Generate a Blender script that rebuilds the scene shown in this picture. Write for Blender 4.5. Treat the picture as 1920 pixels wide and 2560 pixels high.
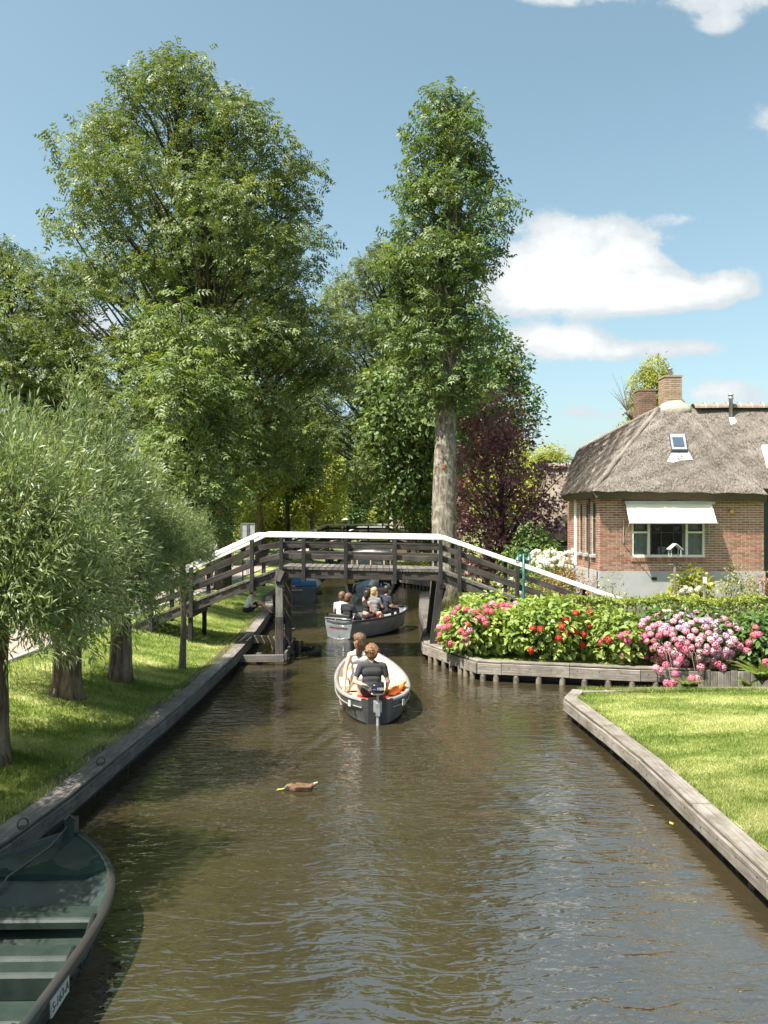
import bpy, bmesh, math, random
import numpy as np
from mathutils import Vector, Matrix, Quaternion
from mathutils.geometry import tessellate_polygon

for o in list(bpy.data.objects):
    bpy.data.objects.remove(o)
SC = bpy.context.scene
COL = SC.collection
R = math.radians

# ------------------------------------------------------------------ camera
CAM_H = 3.3
FPX = 2061.0                      # focal length in photo pixels (1920 x 2560)
cd = bpy.data.cameras.new('camera')
cam = bpy.data.objects.new('camera', cd)
COL.objects.link(cam)
cam.location = (0, 0, CAM_H)
cam.rotation_euler = (R(90), 0, 0)
cd.sensor_fit = 'VERTICAL'
cd.sensor_height = 36.0
cd.sensor_width = 27.0
cd.lens = FPX / 2560 * 36.0
cd.shift_y = (1302 - 1280) / 2560.0
cd.clip_start = 0.1
cd.clip_end = 5000
SC.camera = cam

# ------------------------------------------------------------------ light, sky, exposure
SUN_EL, SUN_AZ = 58.0, 235.0      # azimuth clockwise from +Y (the view direction): behind left
VS = SC.view_settings
SC.display_settings.display_device = 'sRGB'
VS.view_transform = 'Standard'
VS.look = 'None'
VS.exposure = 1.17
VS.gamma = 1.0
VS.use_curve_mapping = False
sd = bpy.data.lights.new('sun', 'SUN')
sd.energy = 5.0
sd.angle = R(0.5)
sd.color = (1.0, 0.94, 0.84)
sun = bpy.data.objects.new('sun', sd)
COL.objects.link(sun)
_az, _el = R(SUN_AZ), R(SUN_EL)
to_sun = Vector((math.sin(_az) * math.cos(_el), math.cos(_az) * math.cos(_el), math.sin(_el)))
sun.rotation_euler = to_sun.to_track_quat('Z', 'Y').to_euler()
sun.location = to_sun * 60

world = bpy.data.worlds.new('World')
SC.world = world
world.use_nodes = True


class NT:
    """small helper for node trees"""
    def __init__(self, tree):
        self.t = tree
        self.n = tree.nodes
        self.n.clear()

    def add(self, typ, **kw):
        nd = self.n.new(typ)
        for k, v in kw.items():
            if k.startswith('i_'):
                key = k[2:]
                key = int(key) if key.isdigit() else key
                self.put(nd.inputs[key], v)
            else:
                setattr(nd, k, v)
        return nd

    def put(self, sock, v):
        if isinstance(v, bpy.types.NodeSocket):
            self.t.links.new(v, sock)
        elif hasattr(v, 'outputs'):
            self.t.links.new(v.outputs[0], sock)
        else:
            sock.default_value = v

    def math(self, op, a, b=0.0, c=None, clamp=False):
        nd = self.n.new('ShaderNodeMath')
        nd.operation = op
        nd.use_clamp = clamp
        self.put(nd.inputs[0], a)
        self.put(nd.inputs[1], b)
        if c is not None:
            self.put(nd.inputs[2], c)
        return nd.outputs[0]

    def ramp(self, fac, stops, interp='LINEAR'):
        nd = self.n.new('ShaderNodeValToRGB')
        cr = nd.color_ramp
        cr.interpolation = interp
        while len(cr.elements) > 1:
            cr.elements.remove(cr.elements[-1])
        for i, (p, c) in enumerate(stops):
            e = cr.elements[0] if i == 0 else cr.elements.new(p)
            e.position = p
            if not isinstance(c, (tuple, list)):
                c = (c, c, c)
            e.color = (c[0], c[1], c[2], 1)
        self.put(nd.inputs[0], fac)
        return nd.outputs[0]

    def noise(self, vec=None, scale=5.0, detail=3.0, rough=0.55, dist=0.0, out=0):
        nd = self.n.new('ShaderNodeTexNoise')
        nd.inputs['Scale'].default_value = scale
        nd.inputs['Detail'].default_value = detail
        nd.inputs['Roughness'].default_value = rough
        nd.inputs['Distortion'].default_value = dist
        if vec is not None:
            self.put(nd.inputs['Vector'], vec)
        return nd.outputs[out]

    def mapping(self, vec, scale=(1, 1, 1), loc=(0, 0, 0), rot=(0, 0, 0)):
        nd = self.n.new('ShaderNodeMapping')
        self.put(nd.inputs['Vector'], vec)
        nd.inputs['Location'].default_value = loc
        nd.inputs['Rotation'].default_value = rot
        nd.inputs['Scale'].default_value = scale
        return nd.outputs[0]

    def mix(self, fac, a, b, typ='MIX'):
        nd = self.n.new('ShaderNodeMix')
        nd.data_type = 'RGBA'
        nd.blend_type = typ
        self.put(nd.inputs[0], fac)
        for s, v in ((nd.inputs[6], a), (nd.inputs[7], b)):
            if isinstance(v, (tuple, list)):
                v = (v[0], v[1], v[2], 1)
            self.put(s, v)
        return nd.outputs[2]

    def sstep(self, v, lo, hi):
        nd = self.n.new('ShaderNodeMapRange')
        nd.interpolation_type = 'SMOOTHSTEP'
        self.put(nd.inputs[0], v)
        nd.inputs[1].default_value = lo
        nd.inputs[2].default_value = hi
        return nd.outputs[0]


def build_world():
    T = NT(world.node_tree)
    sky = T.add('ShaderNodeTexSky', sky_type='NISHITA')
    sky.sun_disc = False
    sky.sun_elevation = R(SUN_EL)
    sky.sun_rotation = R(SUN_AZ)
    sky.altitude = 0
    sky.air_density = 1.0
    sky.dust_density = 2.4
    sky.ozone_density = 1.0
    hs = T.add('ShaderNodeHueSaturation', i_Color=sky.outputs[0])
    hs.inputs['Hue'].default_value = 0.480
    hs.inputs['Saturation'].default_value = 0.9
    tint = T.mix(1.0, hs.outputs[0], (1.0, 1.03, 0.97), 'MULTIPLY')
    bg = T.add('ShaderNodeBackground', i_0=tint)
    bg.inputs[1].default_value = 0.095
    # fair-weather clouds: soft heaps in direction space, torn by noise
    tc = T.add('ShaderNodeTexCoord')
    sep = T.add('ShaderNodeSeparateXYZ', i_0=tc.outputs['Generated'])
    x, y, z = sep.outputs
    ys = T.math('MAXIMUM', y, 0.08)
    a = T.math('DIVIDE', x, ys)
    e = T.math('DIVIDE', z, ys)
    front = T.sstep(y, 0.1, 0.3)
    wv = T.add('ShaderNodeCombineXYZ', i_0=a, i_1=T.math('MULTIPLY', e, 1.35), i_2=0.37)
    n1 = T.noise(wv, 8.0, 5, 0.55)
    n2 = T.noise(wv, 20.0, 5, 0.62)
    puff = T.math('ADD', T.math('MULTIPLY', T.math('SUBTRACT', n1, 0.5), 1.9),
                  T.math('MULTIPLY', T.math('SUBTRACT', n2, 0.5), 1.5))
    px = lambda X: (X - 960) / FPX
    py = lambda Y: (1302 - Y) / FPX
    heaps = [(1400, 640, 130, 95, 1.0), (1570, 645, 110, 85, .95), (1310, 690, 90, 70, .85), (1430, 742, 230, 36, .95), (1640, 720, 90, 50, .6),
             (1825, 700, 70, 45, .85), (1740, 735, 120, 30, .55),
             (1390, 842, 110, 26, .85), (1570, 876, 190, 26, .85), (1755, 868, 60, 20, .35),
             (1700, 545, 60, 22, .36), (1790, 985, 140, 44, .6), (1480, 1030, 150, 26, .45),
             (1780, -25, 190, 60, .6), (1430, -15, 150, 32, .6), (1790, 60, 60, 34, .45),
             (580, 215, 90, 45, .4), (150, 800, 260, 90, .6), (1000, 930, 300, 90, .5),
             (2200, 300, 260, 90, .9), (-400, 500, 260, 100, .9), (1250, -520, 240, 90, .8), (1750, -850, 300, 110, .8)]
    tot = 0.0
    dirv = T.add('ShaderNodeCombineXYZ', i_0=a, i_1=e, i_2=0.0).outputs[0]
    for (hx, hy, rx, ry, amp) in heaps:
        sx, sy = FPX / rx, FPX / ry
        ma = T.add('ShaderNodeVectorMath', operation='MULTIPLY_ADD', i_0=dirv)
        ma.inputs[1].default_value = (sx, sy, 0)
        ma.inputs[2].default_value = (-px(hx) * sx, -py(hy) * sy, 0)
        dt = T.add('ShaderNodeVectorMath', operation='DOT_PRODUCT', i_0=ma.outputs[0], i_1=ma.outputs[0])
        tot = T.math('MULTIPLY_ADD', T.math('POWER', 0.42, dt.outputs['Value']), amp, tot)
    dens = T.math('ADD', T.math('MULTIPLY', tot, 1.35), T.math('MULTIPLY', puff, T.math('MINIMUM', T.math('MULTIPLY', tot, 2.0), 1.2)))
    cfront = T.math('MULTIPLY', T.sstep(dens, 0.34, 0.76), front)
    # the rest of the sky carries the same kind of cloud
    n3 = T.noise(T.mapping(tc.outputs['Generated'], (2.2, 2.2, 4.2)), 2.0, 5, 0.6)
    back = T.math('MULTIPLY', T.sstep(n3, 0.55, 0.72), T.math('SUBTRACT', 1.0, front))
    back = T.math('MULTIPLY', back, T.sstep(z, 0.02, 0.2))
    cloud = T.math('MAXIMUM', cfront, back)
    shade = T.noise(T.mapping(wv, (1, 1, 1), (0.013, 0.03, 0)), 9.0, 3, 0.55)
    ccol = T.ramp(T.math('ADD', T.math('MULTIPLY', shade, 0.5), T.math('MULTIPLY', T.sstep(dens, 0.5, 2.2), 0.5)),
                  [(0.25, (0.66, 0.72, 0.75)), (0.42, (0.84, 0.87, 0.88)), (0.58, (1.0, 1.0, 0.985))])
    bg2 = T.add('ShaderNodeBackground', i_0=ccol)
    bg2.inputs[1].default_value = 0.5
    mx = T.add('ShaderNodeMixShader', i_0=T.math('MULTIPLY', cloud, 0.96), i_1=bg.outputs[0], i_2=bg2.outputs[0])
    T.add('ShaderNodeOutputWorld', i_0=mx.outputs[0])


build_world()
world.cycles.sampling_method = 'MANUAL'
world.cycles.sample_map_resolution = 512
CY = SC.cycles
CY.use_denoising = True
CY.max_bounces = 4
CY.diffuse_bounces = 2
CY.glossy_bounces = 2
CY.transmission_bounces = 3
CY.transparent_max_bounces = 8
CY.caustics_reflective = False
CY.caustics_refractive = False
CY.sample_clamp_indirect = 6.0
CY.adaptive_threshold = 0.02


# ------------------------------------------------------------------ photo -> place
def gp(px, py, z=0.0):
    """point of the photo on the level z -> (X, Y)"""
    Y = FPX * (CAM_H - z) / (py - 1302)
    return (px - 960) / FPX * Y, Y


def at(px, py, Y):
    """point of the photo at depth Y -> (X, Y, Z)"""
    return Vector(((px - 960) / FPX * Y, Y, CAM_H - (py - 1302) / FPX * Y))


# ------------------------------------------------------------------ objects
WM = {}


def link(name, data, M=None, parent=None):
    o = bpy.data.objects.new(name, data)
    COL.objects.link(o)
    M = M.copy() if M is not None else Matrix.Identity(4)
    if parent is not None:
        o.parent = parent
        o.matrix_parent_inverse = WM[parent.name].inverted()
    o.matrix_basis = M
    WM[o.name] = M
    return o


def tag(o, label=None, cat=None, group=None, kind=None):
    if label:
        o['label'] = label
    if cat:
        o['category'] = cat
    if group:
        o['group'] = group
    if kind:
        o['kind'] = kind
    return o


def thing(name, label, cat, loc=(0, 0, 0), group=None):
    o = link(name, None, Matrix.Translation(Vector(loc)))
    o.empty_display_size = 0.2
    return tag(o, label, cat, group)


def T3(x, y, z):
    return Matrix.Translation((x, y, z))


def RZ(deg):
    return Matrix.Rotation(R(deg), 4, 'Z')


def smooth(me, on=True):
    me.polygons.foreach_set('use_smooth', [on] * len(me.polygons))


class MB:
    """collects geometry for one mesh"""
    def __init__(self):
        self.v = []
        self.f = []
        self.m = []
        self.cur = 0

    def vert(self, p):
        self.v.append(tuple(p))
        return len(self.v) - 1

    def face(self, ids, m=None):
        self.f.append(tuple(ids))
        self.m.append(self.cur if m is None else m)

    def box(self, c, s, M=None):
        cx, cy, cz = c
        sx, sy, sz = s[0] / 2, s[1] / 2, s[2] / 2
        b = len(self.v)
        for dz in (-sz, sz):
            for dx, dy in ((-sx, -sy), (sx, -sy), (sx, sy), (-sx, sy)):
                p = Vector((cx + dx, cy + dy, cz + dz))
                if M is not None:
                    p = M @ p
                self.v.append(tuple(p))
        for q in ((0, 3, 2, 1), (4, 5, 6, 7), (0, 1, 5, 4), (1, 2, 6, 5), (2, 3, 7, 6), (3, 0, 4, 7)):
            self.face([b + i for i in q])
        return self

    def chbox(self, c, s, ch=0.008, M=None):
        """box along X with chamfered long edges"""
        cx, cy, cz = c
        hx, hy, hz = s[0] / 2, s[1] / 2, s[2] / 2
        ch = min(ch, hy * .45, hz * .45)
        ring = [(-hy + ch, -hz), (hy - ch, -hz), (hy, -hz + ch), (hy, hz - ch), (hy - ch, hz), (-hy + ch, hz), (-hy, hz - ch), (-hy, -hz + ch)]
        b = len(self.v)
        for x in (-hx, hx):
            for (yy, zz) in ring:
                p = Vector((cx + x, cy + yy, cz + zz))
                if M is not None:
                    p = M @ p
                self.v.append(tuple(p))
        for i in range(8):
            j = (i + 1) % 8
            self.face((b + i, b + 8 + i, b + 8 + j, b + j)[::-1])
        self.face([b + i for i in range(8)][::1])
        self.face([b + 8 + i for i in range(8)][::-1])
        return self

    def tube(self, pts, rad, n=8, cap=True):
        pts = [Vector(p) for p in pts]
        if not isinstance(rad, (list, tuple)):
            rad = [rad] * len(pts)
        b0 = len(self.v)
        up = Vector((0.13, 0.29, 0.95))
        for i, p in enumerate(pts):
            d = (pts[min(i + 1, len(pts) - 1)] - pts[max(i - 1, 0)])
            if d.length < 1e-9:
                d = Vector((0, 0, 1))
            d.normalize()
            s = d.cross(up)
            if s.length < 0.1:
                s = d.cross(Vector((1, 0, 0)))
            s.normalize()
            t = s.cross(d)
            for k in range(n):
                a = 2 * math.pi * k / n
                self.v.append(tuple(p + (s * math.cos(a) + t * math.sin(a)) * rad[i]))
        for i in range(len(pts) - 1):
            for k in range(n):
                k2 = (k + 1) % n
                self.face((b0 + i * n + k, b0 + i * n + k2, b0 + (i + 1) * n + k2, b0 + (i + 1) * n + k))
        if cap:
            self.face([b0 + k for k in range(n)][::-1])
            e = b0 + (len(pts) - 1) * n
            self.face([e + k for k in range(n)])
        return self

    def lathe(self, prof, n=16, c=(0, 0, 0), cap=True):
        b0 = len(self.v)
        for (r, z) in prof:
            for k in range(n):
                a = 2 * math.pi * k / n
                self.v.append((c[0] + r * math.cos(a), c[1] + r * math.sin(a), c[2] + z))
        for i in range(len(prof) - 1):
            for k in range(n):
                k2 = (k + 1) % n
                self.face((b0 + i * n + k, b0 + i * n + k2, b0 + (i + 1) * n + k2, b0 + (i + 1) * n + k))
        if cap:
            self.face([b0 + k for k in range(n)][::-1])
            e = b0 + (len(prof) - 1) * n
            self.face([e + k for k in range(n)])
        return self

    def ball(self, c, r, nu=10, nv=6):
        rx, ry, rz = r if isinstance(r, (tuple, list)) else (r, r, r)
        b0 = len(self.v)
        for i in range(nv + 1):
            th = math.pi * i / nv
            for k in range(nu):
                a = 2 * math.pi * k / nu
                self.v.append((c[0] + rx * math.sin(th) * math.cos(a), c[1] + ry * math.sin(th) * math.sin(a), c[2] - rz * math.cos(th)))
        for i in range(nv):
            for k in range(nu):
                k2 = (k + 1) % nu
                self.face((b0 + i * nu + k, b0 + i * nu + k2, b0 + (i + 1) * nu + k2, b0 + (i + 1) * nu + k))
        return self

    def grid(self, P):
        """P: 2-d list of points"""
        nr, nc = len(P), len(P[0])
        b0 = len(self.v)
        for row in P:
            for p in row:
                self.v.append(tuple(p))
        for i in range(nr - 1):
            for j in range(nc - 1):
                a = b0 + i * nc + j
                self.face((a, a + 1, a + nc + 1, a + nc))
        return self

    def poly(self, pts, z):
        """flat polygon of any outline, triangulated"""
        vs = [Vector((p[0], p[1], 0)) for p in pts]
        b0 = len(self.v)
        for p in pts:
            self.v.append((p[0], p[1], z if len(p) < 3 else p[2]))
        for t in tessellate_polygon([vs]):
            i, j, k = t
            if (vs[j] - vs[i]).cross(vs[k] - vs[i]).z < 0:
                i, k = k, i
            self.face((b0 + i, b0 + j, b0 + k))
        return self

    def mesh(self, name, mats, sm=False):
        me = bpy.data.meshes.new(name)
        me.from_pydata(self.v, [], self.f)
        for mt in (mats if isinstance(mats, (list, tuple)) else [mats]):
            me.materials.append(mt)
        if any(self.m):
            me.polygons.foreach_set('material_index', self.m)
        if sm:
            smooth(me)
        me.update()
        return me

    def build(self, name, mats, parent=None, M=None, sm=False):
        return link(name, self.mesh(name, mats, sm), M, parent)


def np_mesh(name, V, F, mats, sm=False, mi=None):
    """numpy verts (n,3), faces (m,k) -> mesh"""
    V = np.ascontiguousarray(V, dtype=np.float32)
    F = np.ascontiguousarray(F, dtype=np.int32)
    me = bpy.data.meshes.new(name)
    me.vertices.add(len(V))
    me.vertices.foreach_set('co', V.ravel())
    m, k = F.shape
    me.loops.add(m * k)
    me.loops.foreach_set('vertex_index', F.ravel())
    me.polygons.add(m)
    me.polygons.foreach_set('loop_start', np.arange(0, m * k, k, dtype=np.int32))
    me.polygons.foreach_set('loop_total', np.full(m, k, dtype=np.int32))
    for mt in (mats if isinstance(mats, (list, tuple)) else [mats]):
        me.materials.append(mt)
    if mi is not None:
        me.polygons.foreach_set('material_index', np.ascontiguousarray(mi, dtype=np.int32))
    me.update(calc_edges=True)
    if sm:
        smooth(me)
    return me


def frame_mat(p0, p1, up=(0, 0, 1), roll=0.0):
    """matrix with X from p0 to p1, Z near up, origin at the middle; and length"""
    p0, p1 = Vector(p0), Vector(p1)
    d = p1 - p0
    L = d.length
    x = d.normalized()
    u = Vector(up)
    y = u.cross(x)
    if y.length < 1e-4:
        y = Vector((0, 1, 0)).cross(x)
        if y.length < 1e-4:
            y = Vector((1, 0, 0))
    y.normalize()
    z = x.cross(y)
    M = Matrix((x, y, z)).transposed().to_4x4()
    M.translation = (p0 + p1) / 2
    if roll:
        M = M @ Matrix.Rotation(roll, 4, 'X')
    return M, L


def beam(name, p0, p1, w, h, mt, parent, up=(0, 0, 1), ch=0.008):
    """squared timber from p0 to p1, w across, h along up; own object, grain along its local X"""
    M, L = frame_mat(p0, p1, up)
    me = MB().chbox((0, 0, 0), (L, w, h), ch).mesh(name, mt)
    return link(name, me, M, parent)


_pile_cache = {}


def pile(name, x, y, z0, z1, r, mt, parent, n=10):
    key = (round(r, 3), round(z1 - z0, 2), mt.name)
    if key not in _pile_cache:
        h = z1 - z0
        _pile_cache[key] = MB().lathe([(r, 0), (r * 1.02, h * .5), (r, h - .02), (r * .86, h)], n).mesh(name, mt, True)
    return link(name, _pile_cache[key], T3(x, y, z0) @ RZ(random.uniform(0, 360)), parent)

# ------------------------------------------------------------------ materials
def new_mat(name):
    m = bpy.data.materials.new(name)
    m.use_nodes = True
    return m, NT(m.node_tree)


def finish(T, bsdf):
    T.add('ShaderNodeOutputMaterial', i_0=bsdf.outputs[0] if hasattr(bsdf, 'outputs') else bsdf)


def bump(T, h, strength=0.3, dist=0.01):
    nd = T.add('ShaderNodeBump')
    nd.inputs['Strength'].default_value = strength
    nd.inputs['Distance'].default_value = dist
    T.put(nd.inputs['Height'], h)
    return nd.outputs[0]


def m_plain(name, c1, c2=None, scale=6.0, rough=0.6, bmp=0.15, bscale=None, metal=0.0, dist=0.004, spec=0.5, vary=0.0):
    """mottled surface: two tones by noise, fine relief"""
    m, T = new_mat(name)
    c2 = c2 or tuple(x * 0.72 for x in c1)
    tc = T.add('ShaderNodeTexCoord').outputs['Object']
    n = T.noise(tc, scale, 5, 0.6)
    col = T.mix(T.sstep(n, 0.3, 0.72), c2, c1)
    if vary:
        oi = T.add('ShaderNodeObjectInfo').outputs['Random']
        hsv = T.add('ShaderNodeHueSaturation', i_Color=col)
        T.put(hsv.inputs['Value'], T.math('ADD', T.math('MULTIPLY', oi, 2 * vary), 1 - vary))
        col = hsv.outputs[0]
    p = T.add('ShaderNodeBsdfPrincipled')
    T.put(p.inputs['Base Color'], col)
    T.put(p.inputs['Roughness'], T.math('ADD', T.math('MULTIPLY', n, 0.2), rough - 0.1))
    p.inputs['Metallic'].default_value = metal
    p.inputs['Specular IOR Level'].default_value = spec
    if bmp:
        T.put(p.inputs['Normal'], bump(T, T.noise(tc, bscale or scale * 6, 4), bmp, dist))
    finish(T, p)
    return m


def m_wood(name, dark, light, rough=0.8, moss=None, vary=0.25, gscale=1.0, bmp=0.5):
    """weathered timber, grain along the object's local X"""
    m, T = new_mat(name)
    tc = T.add('ShaderNodeTexCoord').outputs['Object']
    oi = T.add('ShaderNodeObjectInfo').outputs['Random']
    off = T.add('ShaderNodeCombineXYZ', i_0=T.math('MULTIPLY', oi, 37.0), i_1=T.math('MULTIPLY', oi, 11.0), i_2=0.0)
    v = T.add('ShaderNodeVectorMath', operation='ADD', i_0=tc, i_1=off.outputs[0]).outputs[0]
    g = T.noise(T.mapping(v, (1.6 * gscale, 42 * gscale, 42 * gscale)), 1.0, 5, 0.65, 0.6)
    b = T.noise(v, 2.3 * gscale, 4, 0.6)
    f = T.math('ADD', T.math('MULTIPLY', g, 0.62), T.math('MULTIPLY', b, 0.45))
    col = T.ramp(f, [(0.3, tuple(x * 0.55 for x in dark)), (0.45, dark), (0.66, light)])
    if moss:
        col = T.mix(T.math('MULTIPLY', T.sstep(T.noise(v, 5, 4), 0.52, 0.7), 0.6), col, moss)
    hsv = T.add('ShaderNodeHueSaturation', i_Color=col)
    T.put(hsv.inputs['Value'], T.math('ADD', T.math('MULTIPLY', oi, 2 * vary), 1 - vary))
    p = T.add('ShaderNodeBsdfPrincipled')
    T.put(p.inputs['Base Color'], hsv.outputs[0])
    p.inputs['Roughness'].default_value = rough
    p.inputs['Specular IOR Level'].default_value = 0.3
    T.put(p.inputs['Normal'], bump(T, g, bmp, 0.006))
    finish(T, p)
    return m


def m_leaf(name, cols, rough=0.5, trans=0.35, tcol=None, spec=0.4, patch=0.5):
    """foliage: tone by leaf and by spray, light passes through"""
    m, T = new_mat(name)
    geo = T.add('ShaderNodeNewGeometry')
    rnd = geo.outputs['Random Per Island']
    oi = T.add('ShaderNodeObjectInfo')
    tc = T.add('ShaderNodeTexCoord').outputs['Object']
    n = T.noise(tc, 0.8, 4, 0.6)
    f = T.math('ADD', T.math('MULTIPLY', rnd, 1 - patch), T.math('MULTIPLY', T.sstep(n, 0.3, 0.7), patch))
    k = len(cols)
    col = T.ramp(f, [(i / max(1, k - 1), c) for i, c in enumerate(cols)])
    hsv = T.add('ShaderNodeHueSaturation', i_Color=col)
    T.put(hsv.inputs['Value'], T.math('ADD', T.math('MULTIPLY', oi.outputs['Random'], 0.2), 0.9))
    col = hsv.outputs[0]
    p = T.add('ShaderNodeBsdfPrincipled')
    T.put(p.inputs['Base Color'], col)
    p.inputs['Roughness'].default_value = rough
    p.inputs['Specular IOR Level'].default_value = spec
    t = T.add('ShaderNodeBsdfTranslucent')
    T.put(t.inputs[0], T.mix(1.0, col, tcol or (1.5, 1.45, 0.55), 'MULTIPLY'))
    mx = T.add('ShaderNodeMixShader', i_0=trans, i_1=p.outputs[0], i_2=t.outputs[0])
    finish(T, mx)
    return m


def m_bark(name, dark, light, vscale=9.0, lichen=None, bmp=0.9):
    m, T = new_mat(name)
    tc = T.add('ShaderNodeTexCoord').outputs['Object']
    g = T.noise(T.mapping(tc, (vscale, vscale, vscale * 0.16)), 1.0, 5, 0.65, 0.8)
    b = T.noise(tc, 1.6, 4, 0.6)
    f = T.math('ADD', T.math('MULTIPLY', g, 0.75), T.math('MULTIPLY', b, 0.25))
    col = T.ramp(f, [(0.33, tuple(x * 0.45 for x in dark)), (0.46, dark), (0.62, light)])
    if lichen:
        col = T.mix(T.math('MULTIPLY', T.sstep(T.noise(tc, 4.0, 6, 0.7), 0.5, 0.62), 0.75), col, lichen)
    p = T.add('ShaderNodeBsdfPrincipled')
    T.put(p.inputs['Base Color'], col)
    p.inputs['Roughness'].default_value = 0.9
    p.inputs['Specular IOR Level'].default_value = 0.2
    T.put(p.inputs['Normal'], bump(T, g, bmp, 0.03))
    finish(T, p)
    return m


def m_brick(name, cols, rough=0.85):
    m, T = new_mat(name)
    rnd = T.math('FRACT', T.math('ADD', T.add('ShaderNodeNewGeometry').outputs['Random Per Island'],
                                 T.math('MULTIPLY', T.add('ShaderNodeObjectInfo').outputs['Random'], 7.13)))
    pos = T.add('ShaderNodeNewGeometry').outputs['Position']
    n = T.noise(pos, 22, 4, 0.6)
    col = T.ramp(T.math('ADD', T.math('MULTIPLY', rnd, 0.75), T.math('MULTIPLY', n, 0.3)), [(i / (len(cols) - 1), c) for i, c in enumerate(cols)])
    col = T.mix(T.math('MULTIPLY', T.sstep(T.noise(pos, 1.1, 4), 0.55, 0.8), 0.4), col, (0.32, 0.24, 0.19))
    p = T.add('ShaderNodeBsdfPrincipled')
    T.put(p.inputs['Base Color'], col)
    p.inputs['Roughness'].default_value = rough
    p.inputs['Specular IOR Level'].default_value = 0.25
    T.put(p.inputs['Normal'], bump(T, T.noise(pos, 90, 3), 0.4, 0.004))
    finish(T, p)
    return m


def m_grass_ground(name, blades=False):
    m, T = new_mat(name)
    geo = T.add('ShaderNodeNewGeometry')
    pos = geo.outputs['Position']
    big = T.noise(pos, 0.55, 4, 0.6)
    # lighter, drier bands where the mower turned the grass
    band = T.noise(T.mapping(pos, (0.9, 2.1, 1.0), (3.1, 0.4, 0), (0, 0, R(28))), 0.8, 3, 0.55)
    fine = T.noise(pos, 26, 4, 0.6)
    f = T.math('ADD', T.math('ADD', T.math('MULTIPLY', big, 0.3), T.math('MULTIPLY', band, 0.75)), T.math('MULTIPLY', fine, 0.16))
    if blades:
        f = T.math('ADD', f, T.math('MULTIPLY', T.math('SUBTRACT', geo.outputs['Random Per Island'], 0.5), 0.2))
    col = T.ramp(f, [(0.44, (0.09, 0.15, 0.024)), (0.55, (0.175, 0.235, 0.05)), (0.64, (0.29, 0.335, 0.10)), (0.76, (0.47, 0.48, 0.23))])
    p = T.add('ShaderNodeBsdfPrincipled')
    T.put(p.inputs['Base Color'], col)
    p.inputs['Roughness'].default_value = 0.6
    p.inputs['Specular IOR Level'].default_value = 0.25
    if blades:
        t = T.add('ShaderNodeBsdfTranslucent')
        T.put(t.inputs[0], T.mix(1.0, col, (1.35, 1.3, 0.6), 'MULTIPLY'))
        finish(T, T.add('ShaderNodeMixShader', i_0=0.35, i_1=p.outputs[0], i_2=t.outputs[0]))
    else:
        T.put(p.inputs['Normal'], bump(T, fine, 0.6, 0.03))
        finish(T, p)
    return m


def m_water():
    m, T = new_mat('canal_water')
    pos = T.add('ShaderNodeNewGeometry').outputs['Position']
    sep = T.add('ShaderNodeSeparateXYZ', i_0=pos)
    w = T.mapping(pos, (1.0, 1.25, 1.0), (0, 0, 0), (0, 0, R(9)))
    calm = T.sstep(T.noise(T.mapping(pos, (0.33, 0.2, 1)), 1.0, 3, 0.5), 0.28, 0.66)      # gusts: rougher and calmer reaches
    n0 = T.noise(T.mapping(pos, (0.6, 1.3, 1)), 1.0, 2, 0.5, 0.3)
    n1 = T.noise(T.mapping(pos, (0.55, 1.35, 1.0), (0, 0, 0), (0, 0, R(7))), 4.6, 2, 0.5, 0.8)
    n2 = T.noise(T.mapping(pos, (0.6, 1.3, 1), (5, 2, 0), (0, 0, R(-12))), 12.5, 2, 0.5, 0.4)
    h = T.math('ADD', T.math('MULTIPLY', n0, 0.085),
               T.math('MULTIPLY', T.math('ADD', T.math('MULTIPLY', n1, 0.062), T.math('MULTIPLY', n2, 0.021)),
                      T.math('ADD', T.math('MULTIPLY', calm, 0.75), 0.35)))
    # wake spreading behind the near boat, rings round the mallard
    x_, y_ = sep.outputs[0], sep.outputs[1]
    v = T.math('SUBTRACT', 13.4, y_)
    u = T.math('ABSOLUTE', T.math('ADD', x_, 0.11))
    behind = T.sstep(v, -1.5, 0.6)
    d1 = T.math('SUBTRACT', u, T.math('MULTIPLY_ADD', v, 0.30, 0.55))
    fade = T.math('POWER', 0.72, T.math('MAXIMUM', v, 0.0))
    wk = T.math('MULTIPLY', T.math('SINE', T.math('MULTIPLY', d1, 17.0)), T.math('POWER', 0.2, T.math('MULTIPLY', T.math('MULTIPLY', d1, d1), 6.0)))
    wk = T.math('MULTIPLY', T.math('MULTIPLY', wk, behind), T.math('MULTIPLY', fade, 0.022))
    mx_, my_ = gp(752, 1976, 0)
    ds = T.add('ShaderNodeVectorMath', operation='DISTANCE', i_0=pos)
    ds.inputs[1].default_value = (mx_ + .05, my_, 0)
    rg = T.math('MULTIPLY', T.math('SINE', T.math('MULTIPLY', ds.outputs['Value'], 30.0)), T.math('MULTIPLY', T.math('POWER', 0.12, ds.outputs['Value']), 0.012))
    h = T.math('ADD', h, T.math('ADD', wk, rg))
    p = T.add('ShaderNodeBsdfPrincipled')
    silt = T.noise(pos, 0.5, 4, 0.6)
    T.put(p.inputs['Base Color'], T.ramp(silt, [(0.3, (0.032, 0.026, 0.0135)), (0.7, (0.048, 0.038, 0.0195))]))
    p.inputs['Roughness'].default_value = 0.025
    p.inputs['IOR'].default_value = 3.3
    p.inputs['Specular IOR Level'].default_value = 0.5
    T.put(p.inputs['Normal'], bump(T, h, 1.0, 0.40))
    finish(T, p)
    return m


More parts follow.
